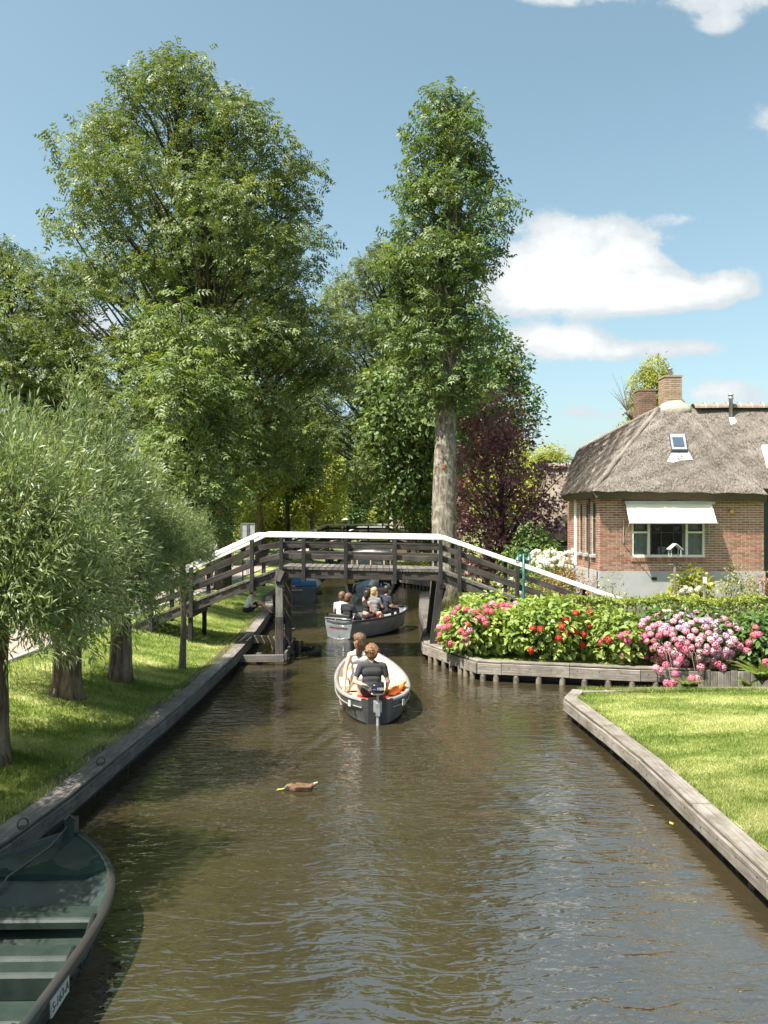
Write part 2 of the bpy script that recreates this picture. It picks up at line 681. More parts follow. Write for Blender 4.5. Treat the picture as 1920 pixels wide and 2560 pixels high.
def m_thatch(name, dark, light, moss=(0.16, 0.14, 0.06)):
    m, T = new_mat(name)
    geo = T.add('ShaderNodeNewGeometry')
    pos = geo.outputs['Position']
    g = T.noise(T.mapping(pos, (38, 10, 9)), 1.0, 4, 0.7, 0.4)
    b = T.noise(pos, 1.1, 5, 0.62)
    f = T.math('ADD', T.math('MULTIPLY', g, 0.5), T.math('MULTIPLY', b, 0.4))
    f = T.math('ADD', f, T.math('MULTIPLY', T.math('SUBTRACT', geo.outputs['Random Per Island'], 0.5), 0.1))
    col = T.ramp(f, [(0.28, tuple(x * 0.6 for x in dark)), (0.42, dark), (0.62, light)])
    col = T.mix(T.math('MULTIPLY', T.sstep(T.noise(pos, 0.8, 5, 0.65), 0.55, 0.72), 0.35), col, moss)
    p = T.add('ShaderNodeBsdfPrincipled')
    T.put(p.inputs['Base Color'], col)
    p.inputs['Roughness'].default_value = 0.95
    p.inputs['Specular IOR Level'].default_value = 0.15
    T.put(p.inputs['Normal'], bump(T, g, 0.9, 0.05))
    finish(T, p)
    return m


def m_glass(name, tint=(0.8, 0.84, 0.84), refl=0.0):
    m, T = new_mat(name)
    tr = T.add('ShaderNodeBsdfTransparent', i_0=(*tint, 1))
    gl = T.add('ShaderNodeBsdfGlossy')
    gl.inputs['Roughness'].default_value = 0.02
    fr = T.add('ShaderNodeFresnel', i_0=1.5)
    n = T.noise(T.add('ShaderNodeTexCoord').outputs['Object'], 2.0, 2)
    T.put(gl.inputs['Normal'], bump(T, n, 0.05, 0.02))
    finish(T, T.add('ShaderNodeMixShader', i_0=T.math('ADD', fr.outputs[0], refl * 0.3), i_1=tr.outputs[0], i_2=gl.outputs[0]))
    return m


def m_metal_hull(name, c1, c2, rough=0.42, metal=0.55):
    return m_plain(name, c1, c2, 3.0, rough, 0.12, 14, metal, 0.006)


M = {}
M['water'] = m_water()
M['grass'] = m_grass_ground('lawn_turf')
M['blade'] = m_grass_ground('grass_blades', True)
M['soil'] = m_plain('bare_soil', (0.13, 0.095, 0.065), (0.07, 0.05, 0.035), 5, 0.95, 0.6, 40, dist=0.02)
M['ground'] = m_plain('meadow', (0.16, 0.19, 0.06), (0.08, 0.11, 0.03), 0.8, 0.95, 0.4, 20, dist=0.03)
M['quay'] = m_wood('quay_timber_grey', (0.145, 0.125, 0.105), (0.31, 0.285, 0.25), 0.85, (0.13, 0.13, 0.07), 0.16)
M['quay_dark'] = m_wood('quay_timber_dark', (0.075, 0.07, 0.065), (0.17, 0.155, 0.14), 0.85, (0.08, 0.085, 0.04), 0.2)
M['quay_cap'] = m_wood('quay_cap_timber', (0.13, 0.115, 0.10), (0.27, 0.245, 0.22), 0.85, (0.11, 0.11, 0.06), 0.15)
M['pile'] = m_plain('wet_pile', (0.20, 0.17, 0.12), (0.07, 0.06, 0.045), 9, 0.75, 0.5, 40)
M['pile_dark'] = m_plain('wet_pile_shaded', (0.018, 0.016, 0.014), (0.010, 0.009, 0.008), 9, 0.7, 0.5, 40)  # near black: the shade below the quay boards is put into the colour
M['bridge'] = m_wood('bridge_timber', (0.026, 0.022, 0.020), (0.095, 0.082, 0.073), 0.8, None, 0.25)
M['bridge_black'] = m_wood('bridge_post_tarred', (0.016, 0.015, 0.016), (0.05, 0.046, 0.044), 0.7, None, 0.2)
M['bridge_grey'] = m_wood('bridge_timber_bleached', (0.085, 0.075, 0.066), (0.20, 0.18, 0.16), 0.85, None, 0.2)
M['bridge_leg'] = m_wood('bridge_leg_timber', (0.07, 0.062, 0.058), (0.22, 0.20, 0.185), 0.8, None, 0.15)
M['white'] = m_plain('white_paint', (0.80, 0.79, 0.76), (0.70, 0.69, 0.66), 3, 0.45, 0.1)
M['new_wood'] = m_wood('fresh_pine', (0.40, 0.33, 0.19), (0.58, 0.50, 0.32), 0.7, None, 0.1)
M['path'] = m_plain('path_paving', (0.36, 0.29, 0.25), (0.27, 0.21, 0.18), 7, 0.9, 0.4, 30)
M['brick'] = m_brick('red_brick', [(0.17, 0.083, 0.06), (0.25, 0.125, 0.088), (0.32, 0.17, 0.12), (0.39, 0.23, 0.165)])
M['brick_tan'] = m_brick('tan_brick', [(0.24, 0.17, 0.12), (0.34, 0.25, 0.18), (0.40, 0.30, 0.22)])
M['brick_brown'] = m_brick('brown_brick', [(0.13, 0.085, 0.06), (0.2, 0.135, 0.095), (0.27, 0.19, 0.14)])
M['mortar'] = m_plain('lime_mortar', (0.66, 0.58, 0.48), (0.56, 0.48, 0.40), 12, 0.95, 0.4, 80)
M['mortar_dark'] = m_plain('chimney_mortar', (0.30, 0.26, 0.22), (0.22, 0.19, 0.16), 12, 0.95, 0.4, 80)
M['plinth'] = m_plain('grey_plinth_render', (0.40, 0.40, 0.41), (0.33, 0.33, 0.34), 2.5, 0.9, 0.3, 60)
M['thatch'] = m_thatch('reed_thatch', (0.195, 0.17, 0.145), (0.39, 0.35, 0.305), (0.17, 0.155, 0.10))
M['thatch_pale'] = m_thatch('reed_thatch_pale', (0.28, 0.23, 0.18), (0.42, 0.36, 0.29), (0.33, 0.28, 0.21))
M['thatch_cut'] = m_plain('cut_reed_ends', (0.11, 0.085, 0.06), (0.06, 0.045, 0.03), 30, 0.95, 0.8, 120, dist=0.02)
M['cap_mortar'] = m_plain('ridge_mortar', (0.47, 0.43, 0.36), (0.34, 0.30, 0.24), 5, 0.95, 0.8, 30, dist=0.03)
M['ridge'] = m_plain('ridge_tile', (0.31, 0.24, 0.195), (0.22, 0.17, 0.14), 6, 0.8, 0.3, 40, vary=0.12)
M['lead'] = m_plain('lead_flashing', (0.62, 0.62, 0.62), (0.47, 0.47, 0.47), 5, 0.6, 0.2)
M['zinc'] = m_plain('zinc_pipe', (0.40, 0.42, 0.43), (0.28, 0.3, 0.31), 8, 0.45, 0.1, metal=0.6)
M['frame_white'] = m_plain('window_frame_white', (0.74, 0.71, 0.63), (0.64, 0.61, 0.54), 4, 0.45, 0.06)
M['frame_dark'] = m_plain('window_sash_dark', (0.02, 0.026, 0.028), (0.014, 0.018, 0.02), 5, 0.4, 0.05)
M['frame_green'] = m_plain('window_sash_green', (0.10, 0.115, 0.09), (0.06, 0.07, 0.06), 5, 0.5, 0.05)
M['glass'] = m_glass('window_glass')
M['room'] = m_plain('room_wall', (0.10, 0.10, 0.09), (0.06, 0.06, 0.055), 2, 0.9, 0.1)
M['curtain'] = m_plain('net_curtain', (0.72, 0.71, 0.67), (0.6, 0.59, 0.55), 10, 0.9, 0.2)
M['awning'] = m_plain('awning_cloth', (0.78, 0.71, 0.55), (0.73, 0.66, 0.51), 2, 0.85, 0.1, 90)
M['alu'] = m_plain('awning_case', (0.42, 0.44, 0.46), (0.33, 0.35, 0.37), 4, 0.4, 0.05, metal=0.4)
M['pot'] = m_plain('cream_pot', (0.6, 0.56, 0.42), (0.5, 0.46, 0.34), 6, 0.6, 0.1)
M['lamp_green'] = m_plain('lamp_paint_green', (0.05, 0.17, 0.17), (0.025, 0.09, 0.09), 6, 0.35, 0.05)
M['lamp_glass'] = m_glass('lamp_glass', (0.9, 0.88, 0.82), 0.5)
M['sign'] = m_plain('sign_back', (0.50, 0.52, 0.54), (0.42, 0.44, 0.46), 4, 0.5, 0.05, metal=0.2)
M['red_paint'] = m_plain('red_paint', (0.55, 0.035, 0.03), (0.42, 0.025, 0.02), 5, 0.5, 0.05)
M['rust'] = m_plain('steel_bolt', (0.10, 0.09, 0.085), (0.05, 0.045, 0.04), 20, 0.6, 0.1, metal=0.5)
M['orange_mark'] = m_plain('orange_mark', (0.75, 0.22, 0.02), (0.6, 0.16, 0.02), 12, 0.7, 0.1)
# foliage
M['l_ash'] = m_leaf('ash_leaves', [(0.066, 0.107, 0.043), (0.112, 0.163, 0.063), (0.180, 0.233, 0.083), (0.298, 0.325, 0.110)], 0.5, 0.25)
M['l_ash_b'] = m_leaf('tall_ash_leaves', [(0.059, 0.110, 0.040), (0.103, 0.171, 0.061), (0.164, 0.233, 0.080), (0.282, 0.306, 0.102)], 0.5, 0.25)
M['l_mid'] = m_leaf('young_ash_leaves', [(0.072, 0.123, 0.047), (0.129, 0.194, 0.072), (0.207, 0.277, 0.099), (0.311, 0.360, 0.133)], 0.5, 0.32)
M['l_willow'] = m_leaf('willow_leaves', [(0.104, 0.148, 0.062), (0.172, 0.228, 0.094), (0.261, 0.324, 0.140), (0.400, 0.457, 0.202)], 0.42, 0.32, (1.3, 1.35, 0.7), 0.5)
M['l_far'] = m_leaf('sunlit_leaves', [(0.130, 0.170, 0.044), (0.227, 0.268, 0.070), (0.341, 0.361, 0.095), (0.488, 0.477, 0.142)], 0.55, 0.42)
M['l_dark'] = m_leaf('dark_leaves', [(0.059, 0.104, 0.036), (0.108, 0.172, 0.056), (0.175, 0.247, 0.081)], 0.5, 0.3)
M['l_purple'] = m_leaf('purple_leaves', [(0.070, 0.038, 0.049), (0.139, 0.065, 0.083), (0.239, 0.120, 0.130), (0.407, 0.238, 0.220)], 0.42, 0.25, (1.5, 0.7, 0.7))
M['l_hyd'] = m_leaf('hydrangea_leaves', [(0.131, 0.205, 0.047), (0.214, 0.299, 0.070), (0.321, 0.408, 0.103), (0.459, 0.525, 0.157)], 0.48, 0.3)
M['l_hyd_d'] = m_leaf('hydrangea_leaves_dark', [(0.058, 0.117, 0.036), (0.104, 0.176, 0.052), (0.169, 0.247, 0.072)], 0.45, 0.3)
M['l_hedge'] = m_leaf('hedge_leaves', [(0.114, 0.163, 0.035), (0.203, 0.265, 0.059), (0.324, 0.373, 0.089), (0.454, 0.482, 0.133)], 0.5, 0.3)
M['l_yellow'] = m_leaf('yellow_green_leaves', [(0.187, 0.220, 0.039), (0.308, 0.330, 0.061), (0.462, 0.462, 0.110)], 0.5, 0.35)
M['l_pale'] = m_leaf('pale_green_leaves', [(0.168, 0.192, 0.072), (0.276, 0.300, 0.120), (0.396, 0.408, 0.192)], 0.55, 0.3)
M['l_russet'] = m_leaf('russet_leaves', [(0.149, 0.138, 0.052), (0.241, 0.190, 0.081), (0.368, 0.172, 0.098), (0.460, 0.207, 0.138)], 0.55, 0.3, (1.3, 1.0, 0.6))
M['l_fern'] = m_leaf('fern_fronds', [(0.10, 0.15, 0.035), (0.18, 0.24, 0.055), (0.27, 0.31, 0.09)], 0.5, 0.4)
M['bark_willow'] = m_bark('willow_bark', (0.10, 0.072, 0.052), (0.24, 0.185, 0.14), 10)
M['bark_ash'] = m_bark('ash_bark', (0.125, 0.105, 0.085), (0.29, 0.255, 0.21), 13, (0.37, 0.36, 0.30), 0.8)
M['bark_dark'] = m_bark('dark_bark', (0.045, 0.038, 0.03), (0.11, 0.092, 0.072), 10)
M['bark_grey'] = m_bark('grey_bark', (0.10, 0.085, 0.065), (0.24, 0.21, 0.165), 14)
for k, c in dict(pink=(0.82, 0.40, 0.50), rose=(0.74, 0.20, 0.31), coral=(0.72, 0.17, 0.21), red=(0.58, 0.03, 0.032), lilac=(0.70, 0.52, 0.68), blush=(0.83, 0.55, 0.60), cream=(0.80, 0.80, 0.70)).items():
    M['f_' + k] = m_leaf('petals_' + k, [tuple(x * 0.8 for x in c), c, tuple(min(0.9, x * 1.12 + 0.02) for x in c)], 0.6, 0.3, (1.1, 0.9, 0.9))
# boats and people
M['hull_dark'] = m_plain('boat_hull_charcoal', (0.085, 0.083, 0.08), (0.05, 0.05, 0.05), 3, 0.4, 0.1, 20)
M['hull_grey'] = m_plain('boat_strake_grey', (0.30, 0.29, 0.27), (0.22, 0.21, 0.2), 4, 0.5, 0.1)
M['cream'] = m_plain('boat_cream_lining', (0.70, 0.57, 0.39), (0.60, 0.48, 0.32), 2.5, 0.5, 0.08)
M['hull_alu'] = m_metal_hull('boat_aluminium', (0.27, 0.29, 0.31), (0.19, 0.205, 0.22), 0.45, 0.35)
M['alu_in'] = m_metal_hull('boat_aluminium_inside', (0.36, 0.39, 0.41), (0.27, 0.3, 0.32), 0.5, 0.3)
M['rubber'] = m_plain('black_rubber', (0.022, 0.023, 0.024), (0.012, 0.012, 0.013), 12, 0.55, 0.15)
M['green_boat'] = m_plain('green_steel_paint', (0.027, 0.041, 0.033), (0.016, 0.027, 0.022), 5, 0.42, 0.2, 60, dist=0.003)
M['green_deck'] = m_plain('green_deck_paint', (0.010, 0.028, 0.028), (0.007, 0.02, 0.021), 4, 0.3, 0.1)
M['green_hull'] = m_plain('green_hull_worn', (0.016, 0.024, 0.022), (0.036, 0.030, 0.026), 3.0, 0.4, 0.2)
M['blue'] = m_plain('blue_cover', (0.02, 0.15, 0.33), (0.012, 0.095, 0.22), 4, 0.6, 0.3)
M['yellow'] = m_plain('yellow_crate', (0.70, 0.38, 0.05), (0.56, 0.29, 0.04), 4, 0.5, 0.1)
M['white_hull'] = m_plain('white_boat_paint', (0.72, 0.70, 0.66), (0.62, 0.6, 0.56), 3, 0.45, 0.06)
M['steel'] = m_plain('steel_tube', (0.5, 0.5, 0.48), (0.4, 0.4, 0.38), 8, 0.35, 0.05, metal=0.7)
M['red_cloth'] = m_plain('red_cushion', (0.58, 0.045, 0.035), (0.44, 0.03, 0.025), 6, 0.8, 0.3)
M['orange'] = m_plain('orange_vest', (0.85, 0.22, 0.03), (0.72, 0.15, 0.02), 6, 0.65, 0.4, 25, dist=0.02)
M['motor'] = m_plain('motor_cowl_black', (0.018, 0.019, 0.021), (0.012, 0.012, 0.014), 8, 0.25, 0.05)
M['motor_grey'] = m_plain('motor_leg_grey', (0.45, 0.46, 0.47), (0.34, 0.35, 0.36), 6, 0.4, 0.08, metal=0.3)
M['print_white'] = m_plain('print_white', (0.8, 0.8, 0.8), (0.74, 0.74, 0.74), 3, 0.5, 0.0)
M['print_black'] = m_plain('print_black', (0.03, 0.03, 0.035), (0.02, 0.02, 0.025), 3, 0.5, 0.0)
M['print_red'] = m_plain('print_red', (0.62, 0.12, 0.12), (0.5, 0.1, 0.1), 3, 0.5, 0.0)
M['print_blue'] = m_plain('print_blue', (0.06, 0.2, 0.5), (0.05, 0.16, 0.4), 3, 0.5, 0.0)
M['plate'] = m_plain('number_plate', (0.46, 0.48, 0.46), (0.38, 0.4, 0.38), 6, 0.5, 0.1)
M['rope'] = m_plain('mooring_rope', (0.10, 0.095, 0.085), (0.05, 0.048, 0.045), 60, 0.9, 0.5, 120)
SKIN = m_plain('skin', (0.56, 0.345, 0.25), (0.50, 0.29, 0.205), 9, 0.55, 0.05)
SKIN_T = m_plain('skin_tanned', (0.46, 0.27, 0.18), (0.4, 0.22, 0.15), 9, 0.55, 0.05)


def cloth(name, c):
    return m_plain(name, c, tuple(x * 0.82 for x in c), 7, 0.9, 0.35, 22, dist=0.012)


M['c_white'] = cloth('white_cotton', (0.78, 0.77, 0.75))
M['c_offwhite'] = cloth('offwhite_cotton', (0.62, 0.61, 0.58))
M['c_charcoal'] = cloth('charcoal_cotton', (0.045, 0.046, 0.05))
M['c_black'] = cloth('black_cotton', (0.02, 0.021, 0.024))
M['c_navy'] = cloth('navy_cotton', (0.028, 0.033, 0.05))
M['c_grey'] = cloth('grey_cotton', (0.2, 0.21, 0.22))
M['c_red'] = cloth('red_cotton', (0.55, 0.05, 0.06))
M['c_pink'] = cloth('pink_cotton', (0.72, 0.16, 0.24))
M['c_khaki'] = cloth('khaki_cotton', (0.30, 0.24, 0.14))
M['c_yellow'] = cloth('yellow_cotton', (0.6, 0.42, 0.08))
M['h_brown'] = m_plain('hair_brown', (0.20, 0.11, 0.058), (0.075, 0.04, 0.022), 16, 0.5, 0.7, 60, dist=0.01)
M['h_ginger'] = m_plain('hair_sandy', (0.28, 0.145, 0.062), (0.13, 0.06, 0.026), 30, 0.6, 0.9, 70, dist=0.012)
M['h_dark'] = m_plain('hair_dark', (0.035, 0.025, 0.02), (0.018, 0.013, 0.011), 16, 0.5, 0.6, 60)
M['h_blond'] = m_plain('hair_blond', (0.45, 0.34, 0.18), (0.3, 0.22, 0.11), 16, 0.5, 0.6, 60)
M['h_straw'] = m_plain('straw_hat', (0.5, 0.38, 0.2), (0.38, 0.28, 0.15), 20, 0.8, 0.5, 60)
M['cap'] = m_plain('cap_olive', (0.22, 0.21, 0.16), (0.16, 0.155, 0.12), 14, 0.8, 0.3)
# duck
M['d_brown'] = m_plain('duck_plumage', (0.20, 0.11, 0.052), (0.045, 0.028, 0.016), 40, 0.7, 0.4, 60)
M['d_dark'] = m_plain('duck_plumage_dark', (0.05, 0.045, 0.035), (0.025, 0.022, 0.018), 20, 0.6, 0.3)
M['d_tan'] = m_plain('duck_breast', (0.19, 0.10, 0.052), (0.10, 0.05, 0.026), 20, 0.7, 0.3)
M['d_grey'] = m_plain('duck_head', (0.13, 0.12, 0.10), (0.06, 0.06, 0.05), 16, 0.6, 0.3)
M['d_bill'] = m_plain('duck_bill', (0.58, 0.47, 0.08), (0.45, 0.36, 0.06), 10, 0.45, 0.1)

# ------------------------------------------------------------------ water and ground
rng = np.random.default_rng(7)
random.seed(11)
QT = 0.31           # quay top above the water
QG = 0.38           # the garden quay lies a little lower

LEFT = [(-3.9, -12), (-3.75, 3.0), (-3.62, 6.6), (-3.49, 7.7), (-3.40, 8.9), (-3.37, 10.2), (-3.30, 12.4), (-3.27, 14.9), (-3.27, 17.9),
        (-3.35, 20.6), (-3.80, 28.2), (-4.40, 32.5), (-4.45, 37.5), (-3.85, 39.6), (-3.5, 43.5), (-3.35, 60.0), (-3.35, 130.0)]
RNEAR = [(3.23, -12), (3.22, 6.9), (3.22, 10.3), (3.14, 11.9), (3.02, 13.8), (3.3, 14.45), (4.4, 14.6), (7.3, 14.65), (40, 14.65)]
GARDEN = [(40, 15.6), (9.2, 15.8), (7.3, 15.9), (6.15, 16.05), (5.03, 16.18), (2.40, 16.85), (1.93, 17.0), (1.45, 18.2), (0.95, 19.5), (0.94, 20.5), (1.18, 23.2), (1.18, 27.3), (1.38, 31.5),
          (1.5, 33.5), (3.5, 33.9), (40, 34.5)]
BEYOND = [(40, 38.6), (2.45, 39.1), (0.55, 42.6), (0.45, 60), (0.45, 130)]


def xl(Y):
    return float(np.interp(Y, [p[1] for p in LEFT], [p[0] for p in LEFT]))


def inset(line, d):
    """polyline moved sideways by d (to its left)"""
    out = []
    for i, p in enumerate(line):
        a = Vector(line[max(i - 1, 0)][:2])
        b = Vector(line[min(i + 1, len(line) - 1)][:2])
        t = (b - a).normalized()
        out.append((p[0] - t.y * d, p[1] + t.x * d))
    return out


wm = MB()
wm.poly([(-60, -40), (60, -40), (60, 160), (-60, 160)], 0.0)
tag(wm.build('water', M['water']), kind='structure')

gm = MB()
GZ = 0.25
gm.poly([(x - 0.25, y) for x, y in LEFT] + [(-3.6, 2500), (-2500, 2500), (-2500, -12)], GZ)
gm.poly([(x, y) for x, y in inset(RNEAR, -0.2)] + [(40, -12)], GZ)
gm.poly([(x, y) for x, y in inset(GARDEN, -0.2)], QG - 0.03)
gm.poly([(x, y) for x, y in inset(BEYOND, -0.2)] + [(0.65, 2500), (2500, 2500), (2500, -12), (40.0, -12), (40.0, 38.8)], GZ)
gm.poly([(-3.6, 130), (0.65, 130), (0.65, 2500), (-3.6, 2500)], GZ)
tag(gm.build('ground', M['ground']), kind='structure')


def zleft(x, y):
    """the left bank rises from the quay to the path"""
    x0 = np.interp(y, [p[1] for p in LEFT], [p[0] for p in LEFT]) - 0.22
    t = np.clip((x0 - x) / (x0 + 6.6), 0, 1)
    top = np.interp(y, [0, 20, 30, 60], [0.82, 0.82, 0.68, 0.66])
    lump = 0.02 * np.sin(x * 2.1 + y * 1.3) + 0.015 * np.sin(y * 2.7 - x)
    return QT - 0.02 + (top - QT) * (t * t * (3 - 2 * t)) + lump * t * (1 - t) * 4


NX, NY = 18, 110
ys = np.concatenate([np.linspace(-6, 8, 14), np.linspace(8.3, 34, 74), np.linspace(35, 60, 22)])
P = []
for y in ys:
    x0 = xl(y) - 0.2
    row = []
    for t in np.linspace(0, 1, NX):
        x = x0 + (-6.62 - x0) * t
        row.append((x, y, float(zleft(x, y)) + 0.004))
    P.append(row)
b = MB().grid([r[::-1] for r in P])
tag(b.build('lawn', M['grass'], sm=True), kind='structure')
# path behind the left bank
P = []
for y in np.concatenate([np.linspace(-6, 60, 60), np.linspace(62, 128, 10)]):
    zt = float(zleft(-6.62, y)) + 0.03
    P.append([(-9.0, y, zt), (-8.2, y, zt + 0.02), (-7.4, y, zt + 0.02), (-6.62, y, zt)])
tag(MB().grid(P).build('path', M['path'], sm=True), kind='structure')
P = []
for y in np.linspace(-6, 60, 40):
    zt = float(zleft(-6.62, y)) + 0.02
    P.append([(-60, y, zt), (-30, y, zt), (-12, y, zt), (-9.0, y, zt)])
tag(MB().grid(P).build('meadow', M['grass']), kind='structure')
# kerb stones along the path
kerb = thing('path_kerb', 'low pale kerb stones edging the paved path on the left bank', 'kerb', (-6.62, 14, .8))
km = MB().chbox((0, 0, 0), (0.96, 0.08, 0.14), 0.012).mesh('kerb_stone', M['plinth'])
for i in range(34):
    y = 9.0 + i * 1.0
    link('kerb_stone', km, T3(-6.6, y, float(zleft(-6.62, y)) + 0.0) @ RZ(90), kerb)

# near lawn on the right: gently domed
P = []
for y in np.concatenate([np.linspace(-8, 5, 6), np.linspace(5.5, 14.35, 36)]):
    x0 = float(np.interp(y, [p[1] for p in RNEAR[:6]], [p[0] for p in RNEAR[:6]])) + 0.24
    row = []
    for t in np.linspace(0, 1, 24) ** 1.6:
        x = x0 + (26 - x0) * t
        d = min(x - x0, (14.38 - y))
        z = QT + 0.0 + 0.11 * (1 - math.exp(-max(0, d) * 0.9)) + 0.015 * math.sin(x * 1.7 + y * 1.1)
        row.append((x, y, z))
    P.append(row)
RL = np.array(P)
tag(MB().grid(P).build('lawn', M['grass'], sm=True), kind='structure')


def zright(x, y):
    x0 = np.interp(y, [p[1] for p in RNEAR[:6]], [p[0] for p in RNEAR[:6]]) + 0.24
    d = np.minimum(x - x0, 14.38 - y)
    return QT + 0.11 * (1 - np.exp(-np.maximum(0, d) * 0.9)) + 0.015 * np.sin(x * 1.7 + y * 1.1)


# garden ground on the far side of the side channel
gz = MB()
gl = inset(GARDEN, -0.22)
gz.poly([(x, y) for x, y in gl], QG)
tag(gz.build('garden_lawn', M['grass']), kind='structure')
bz = MB()
bz.poly([(x, y) for x, y in inset(BEYOND, -0.3)] + [(40, 130)], QT + 0.0)
tag(bz.build('garden_lawn', M['grass']), kind='structure')


def blades(name, X, Y, Z, h, w, rng):
    n = len(X)
    ang = rng.uniform(0, 2 * np.pi, n)
    lean = rng.uniform(0.05, 0.9, n)
    la = rng.uniform(0, 2 * np.pi, n)
    H = h * rng.uniform(0.6, 1.35, n)
    W = w * rng.uniform(0.7, 1.3, n)
    base = np.stack([X, Y, Z], 1)
    sx = np.stack([np.cos(ang) * W, np.sin(ang) * W, np.zeros(n)], 1)
    tip = base + np.stack([np.cos(la) * lean * H, np.sin(la) * lean * H, H], 1)
    V = np.concatenate([base - sx, base + sx, tip], 1).reshape(-1, 3)
    F = np.arange(3 * n).reshape(-1, 3)
    return np_mesh(name, V, F, M['blade'])


# grass blades, denser near the viewer
n = 95000
yy = 6.6 + (14.33 - 6.6) * rng.random(n) ** 1.15
x0 = np.interp(yy, [p[1] for p in RNEAR[:6]], [p[0] for p in RNEAR[:6]]) + 0.25
xx = x0 + rng.random(n) * np.maximum(0.3, (yy * 0.475 + 0.3 - x0))
tag(link('grass', blades('grass', xx, yy, zright(xx, yy), 0.032, 0.0042, rng)), 'short mown grass of the lawn at lower right', 'grass', kind='stuff')
n = 125000
yy = 7.2 + (30 - 7.2) * rng.random(n) ** 1.5
x0 = np.interp(yy, [p[1] for p in LEFT], [p[0] for p in LEFT]) - 0.24 - 0.1 * rng.random(n)
x1 = np.maximum(-6.6, -yy * 0.475 - 0.3)
xx = x0 + rng.random(n) * np.minimum(x1 - x0, -0.2)
tag(link('grass', blades('grass', xx, yy, zleft(xx, yy), 0.05, 0.0055, rng)), 'grass of the sloping bank under the willows', 'grass', kind='stuff')
# longer fringe along the back of the right lawn and on the garden side
n = 5000
xx = 3.4 + rng.random(n) * 4.0
yy = 14.35 + rng.random(n) * 0.14
tag(link('grass_fringe', blades('grass_fringe', xx, yy, np.full(n, QT + 0.0), 0.085, 0.005, rng)), 'long unmown grass along the back edge of the right lawn', 'grass', kind='stuff')

# weeds and overhanging grass along the inner edges of the two quays
n = 5200
yy = 7.2 + 20 * rng.random(n) ** 1.4
xx = np.interp(yy, [p[1] for p in LEFT], [p[0] for p in LEFT]) - 0.25 - 0.12 * rng.random(n) * (0.4 + rng.random(n))
keep = np.sin(yy * 2.3) + np.sin(yy * 5.1 + 1) + rng.normal(size=n) * .6 > -0.3
tag(link('grass_fringe', blades('grass_fringe', xx[keep], yy[keep], np.full(keep.sum(), QT + 0.01), 0.075, 0.006, rng)), 'ragged grass fringe beside the left quay cap', 'grass', kind='stuff')
n = 4200
yy = 6.4 + 7.6 * rng.random(n)
xx = np.interp(yy, [p[1] for p in RNEAR[:6]], [p[0] for p in RNEAR[:6]]) + 0.2 + 0.08 * rng.random(n)
keep = np.sin(yy * 3.1) + np.sin(yy * 7.3 + 2) + rng.normal(size=n) * .6 > -0.4
tag(link('grass_fringe', blades('grass_fringe', xx[keep], yy[keep], np.full(keep.sum(), QT + 0.015), 0.055, 0.005, rng)), 'ragged grass fringe beside the right quay cap', 'grass', kind='stuff')

# ------------------------------------------------------------------ quays
PLANK = {}


def quay(root, line, side, mt, capw=0.24, boardh=0.19, boardt=0.05, seg=2.4, piles=None, pr=0.06, ptop=None, pmat=None, y0=None, y1=None, cap=True, capmat=None, bolts=False, zt=0.31, pin=0.06):
    """timber edge along a polyline; side = +1 when the land lies to its left"""
    pts = [Vector((p[0], p[1], 0)) for p in line]
    # resample in board lengths
    for i in range(len(pts) - 1):
        a, b_ = pts[i], pts[i + 1]
        L = (b_ - a).length
        k = max(1, round(L / seg))
        d = (b_ - a) / L
        nrm = Vector((-d.y, d.x, 0)) * side
        for j in range(k):
            p = a + d * (L * j / k + 0.004)
            q = a + d * (L * (j + 1) / k - 0.004)
            jz = random.uniform(-0.006, 0.006)
            o = beam('edge_board', p + Vector((0, 0, zt - boardh / 2 - 0.012 + jz)), q + Vector((0, 0, zt - boardh / 2 - 0.012 + jz)), boardt, boardh, mt, root)
            if bolts:
                bm_ = MB()
                for tt in np.arange(0.15, (q - p).length, 0.42):
                    c = p + d * tt - nrm * (boardt / 2 + 0.002) + Vector((0, 0, zt - boardh * (0.35 if int(tt * 10) % 2 else 0.62)))
                    bm_.ball(c, 0.010, 6, 4)
                bm_.build('bolt_row', M['rust'], o)
                o2 = o.children[0]
                o2['kind'] = 'stuff'
            if cap:
                off = nrm * (capw / 2 + boardt / 2 - 0.03)
                jc = random.uniform(-0.004, 0.004)
                beam('cap_plank', p + off + Vector((0, 0, zt + 0.02 + jc)), q + off + Vector((0, 0, zt + 0.02 + jc)), capw, 0.04, capmat or mt, root)
        if piles:
            n_ = max(1, int(L / piles))
            for j in range(n_):
                p = a + d * (L * (j + 0.5) / n_) + nrm * pin
                pile('pile', p.x + random.uniform(-.02, .02), p.y, -0.5, zt - boardh - 0.0 if ptop is None else ptop, pr * random.uniform(.9, 1.1), pmat or M['pile_dark'], root)


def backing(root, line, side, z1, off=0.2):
    """sheet boards behind the piles that hold the bank, shade put into their near-black colour"""
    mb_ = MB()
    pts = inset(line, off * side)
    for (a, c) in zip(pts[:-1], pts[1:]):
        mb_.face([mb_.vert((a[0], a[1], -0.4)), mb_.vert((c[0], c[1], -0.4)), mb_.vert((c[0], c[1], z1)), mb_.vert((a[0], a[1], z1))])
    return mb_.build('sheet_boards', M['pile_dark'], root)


ql = thing('timber_quay', 'long straight weathered timber quay edge along the left bank below the willows', 'quay', (-3.2, 12, 0))
LQ = [p for p in LEFT if 3.0 <= p[1] <= 33.0]
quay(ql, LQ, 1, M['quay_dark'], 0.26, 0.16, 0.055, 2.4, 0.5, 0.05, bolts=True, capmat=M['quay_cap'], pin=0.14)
backing(ql, LQ, 1, QT, 0.1)
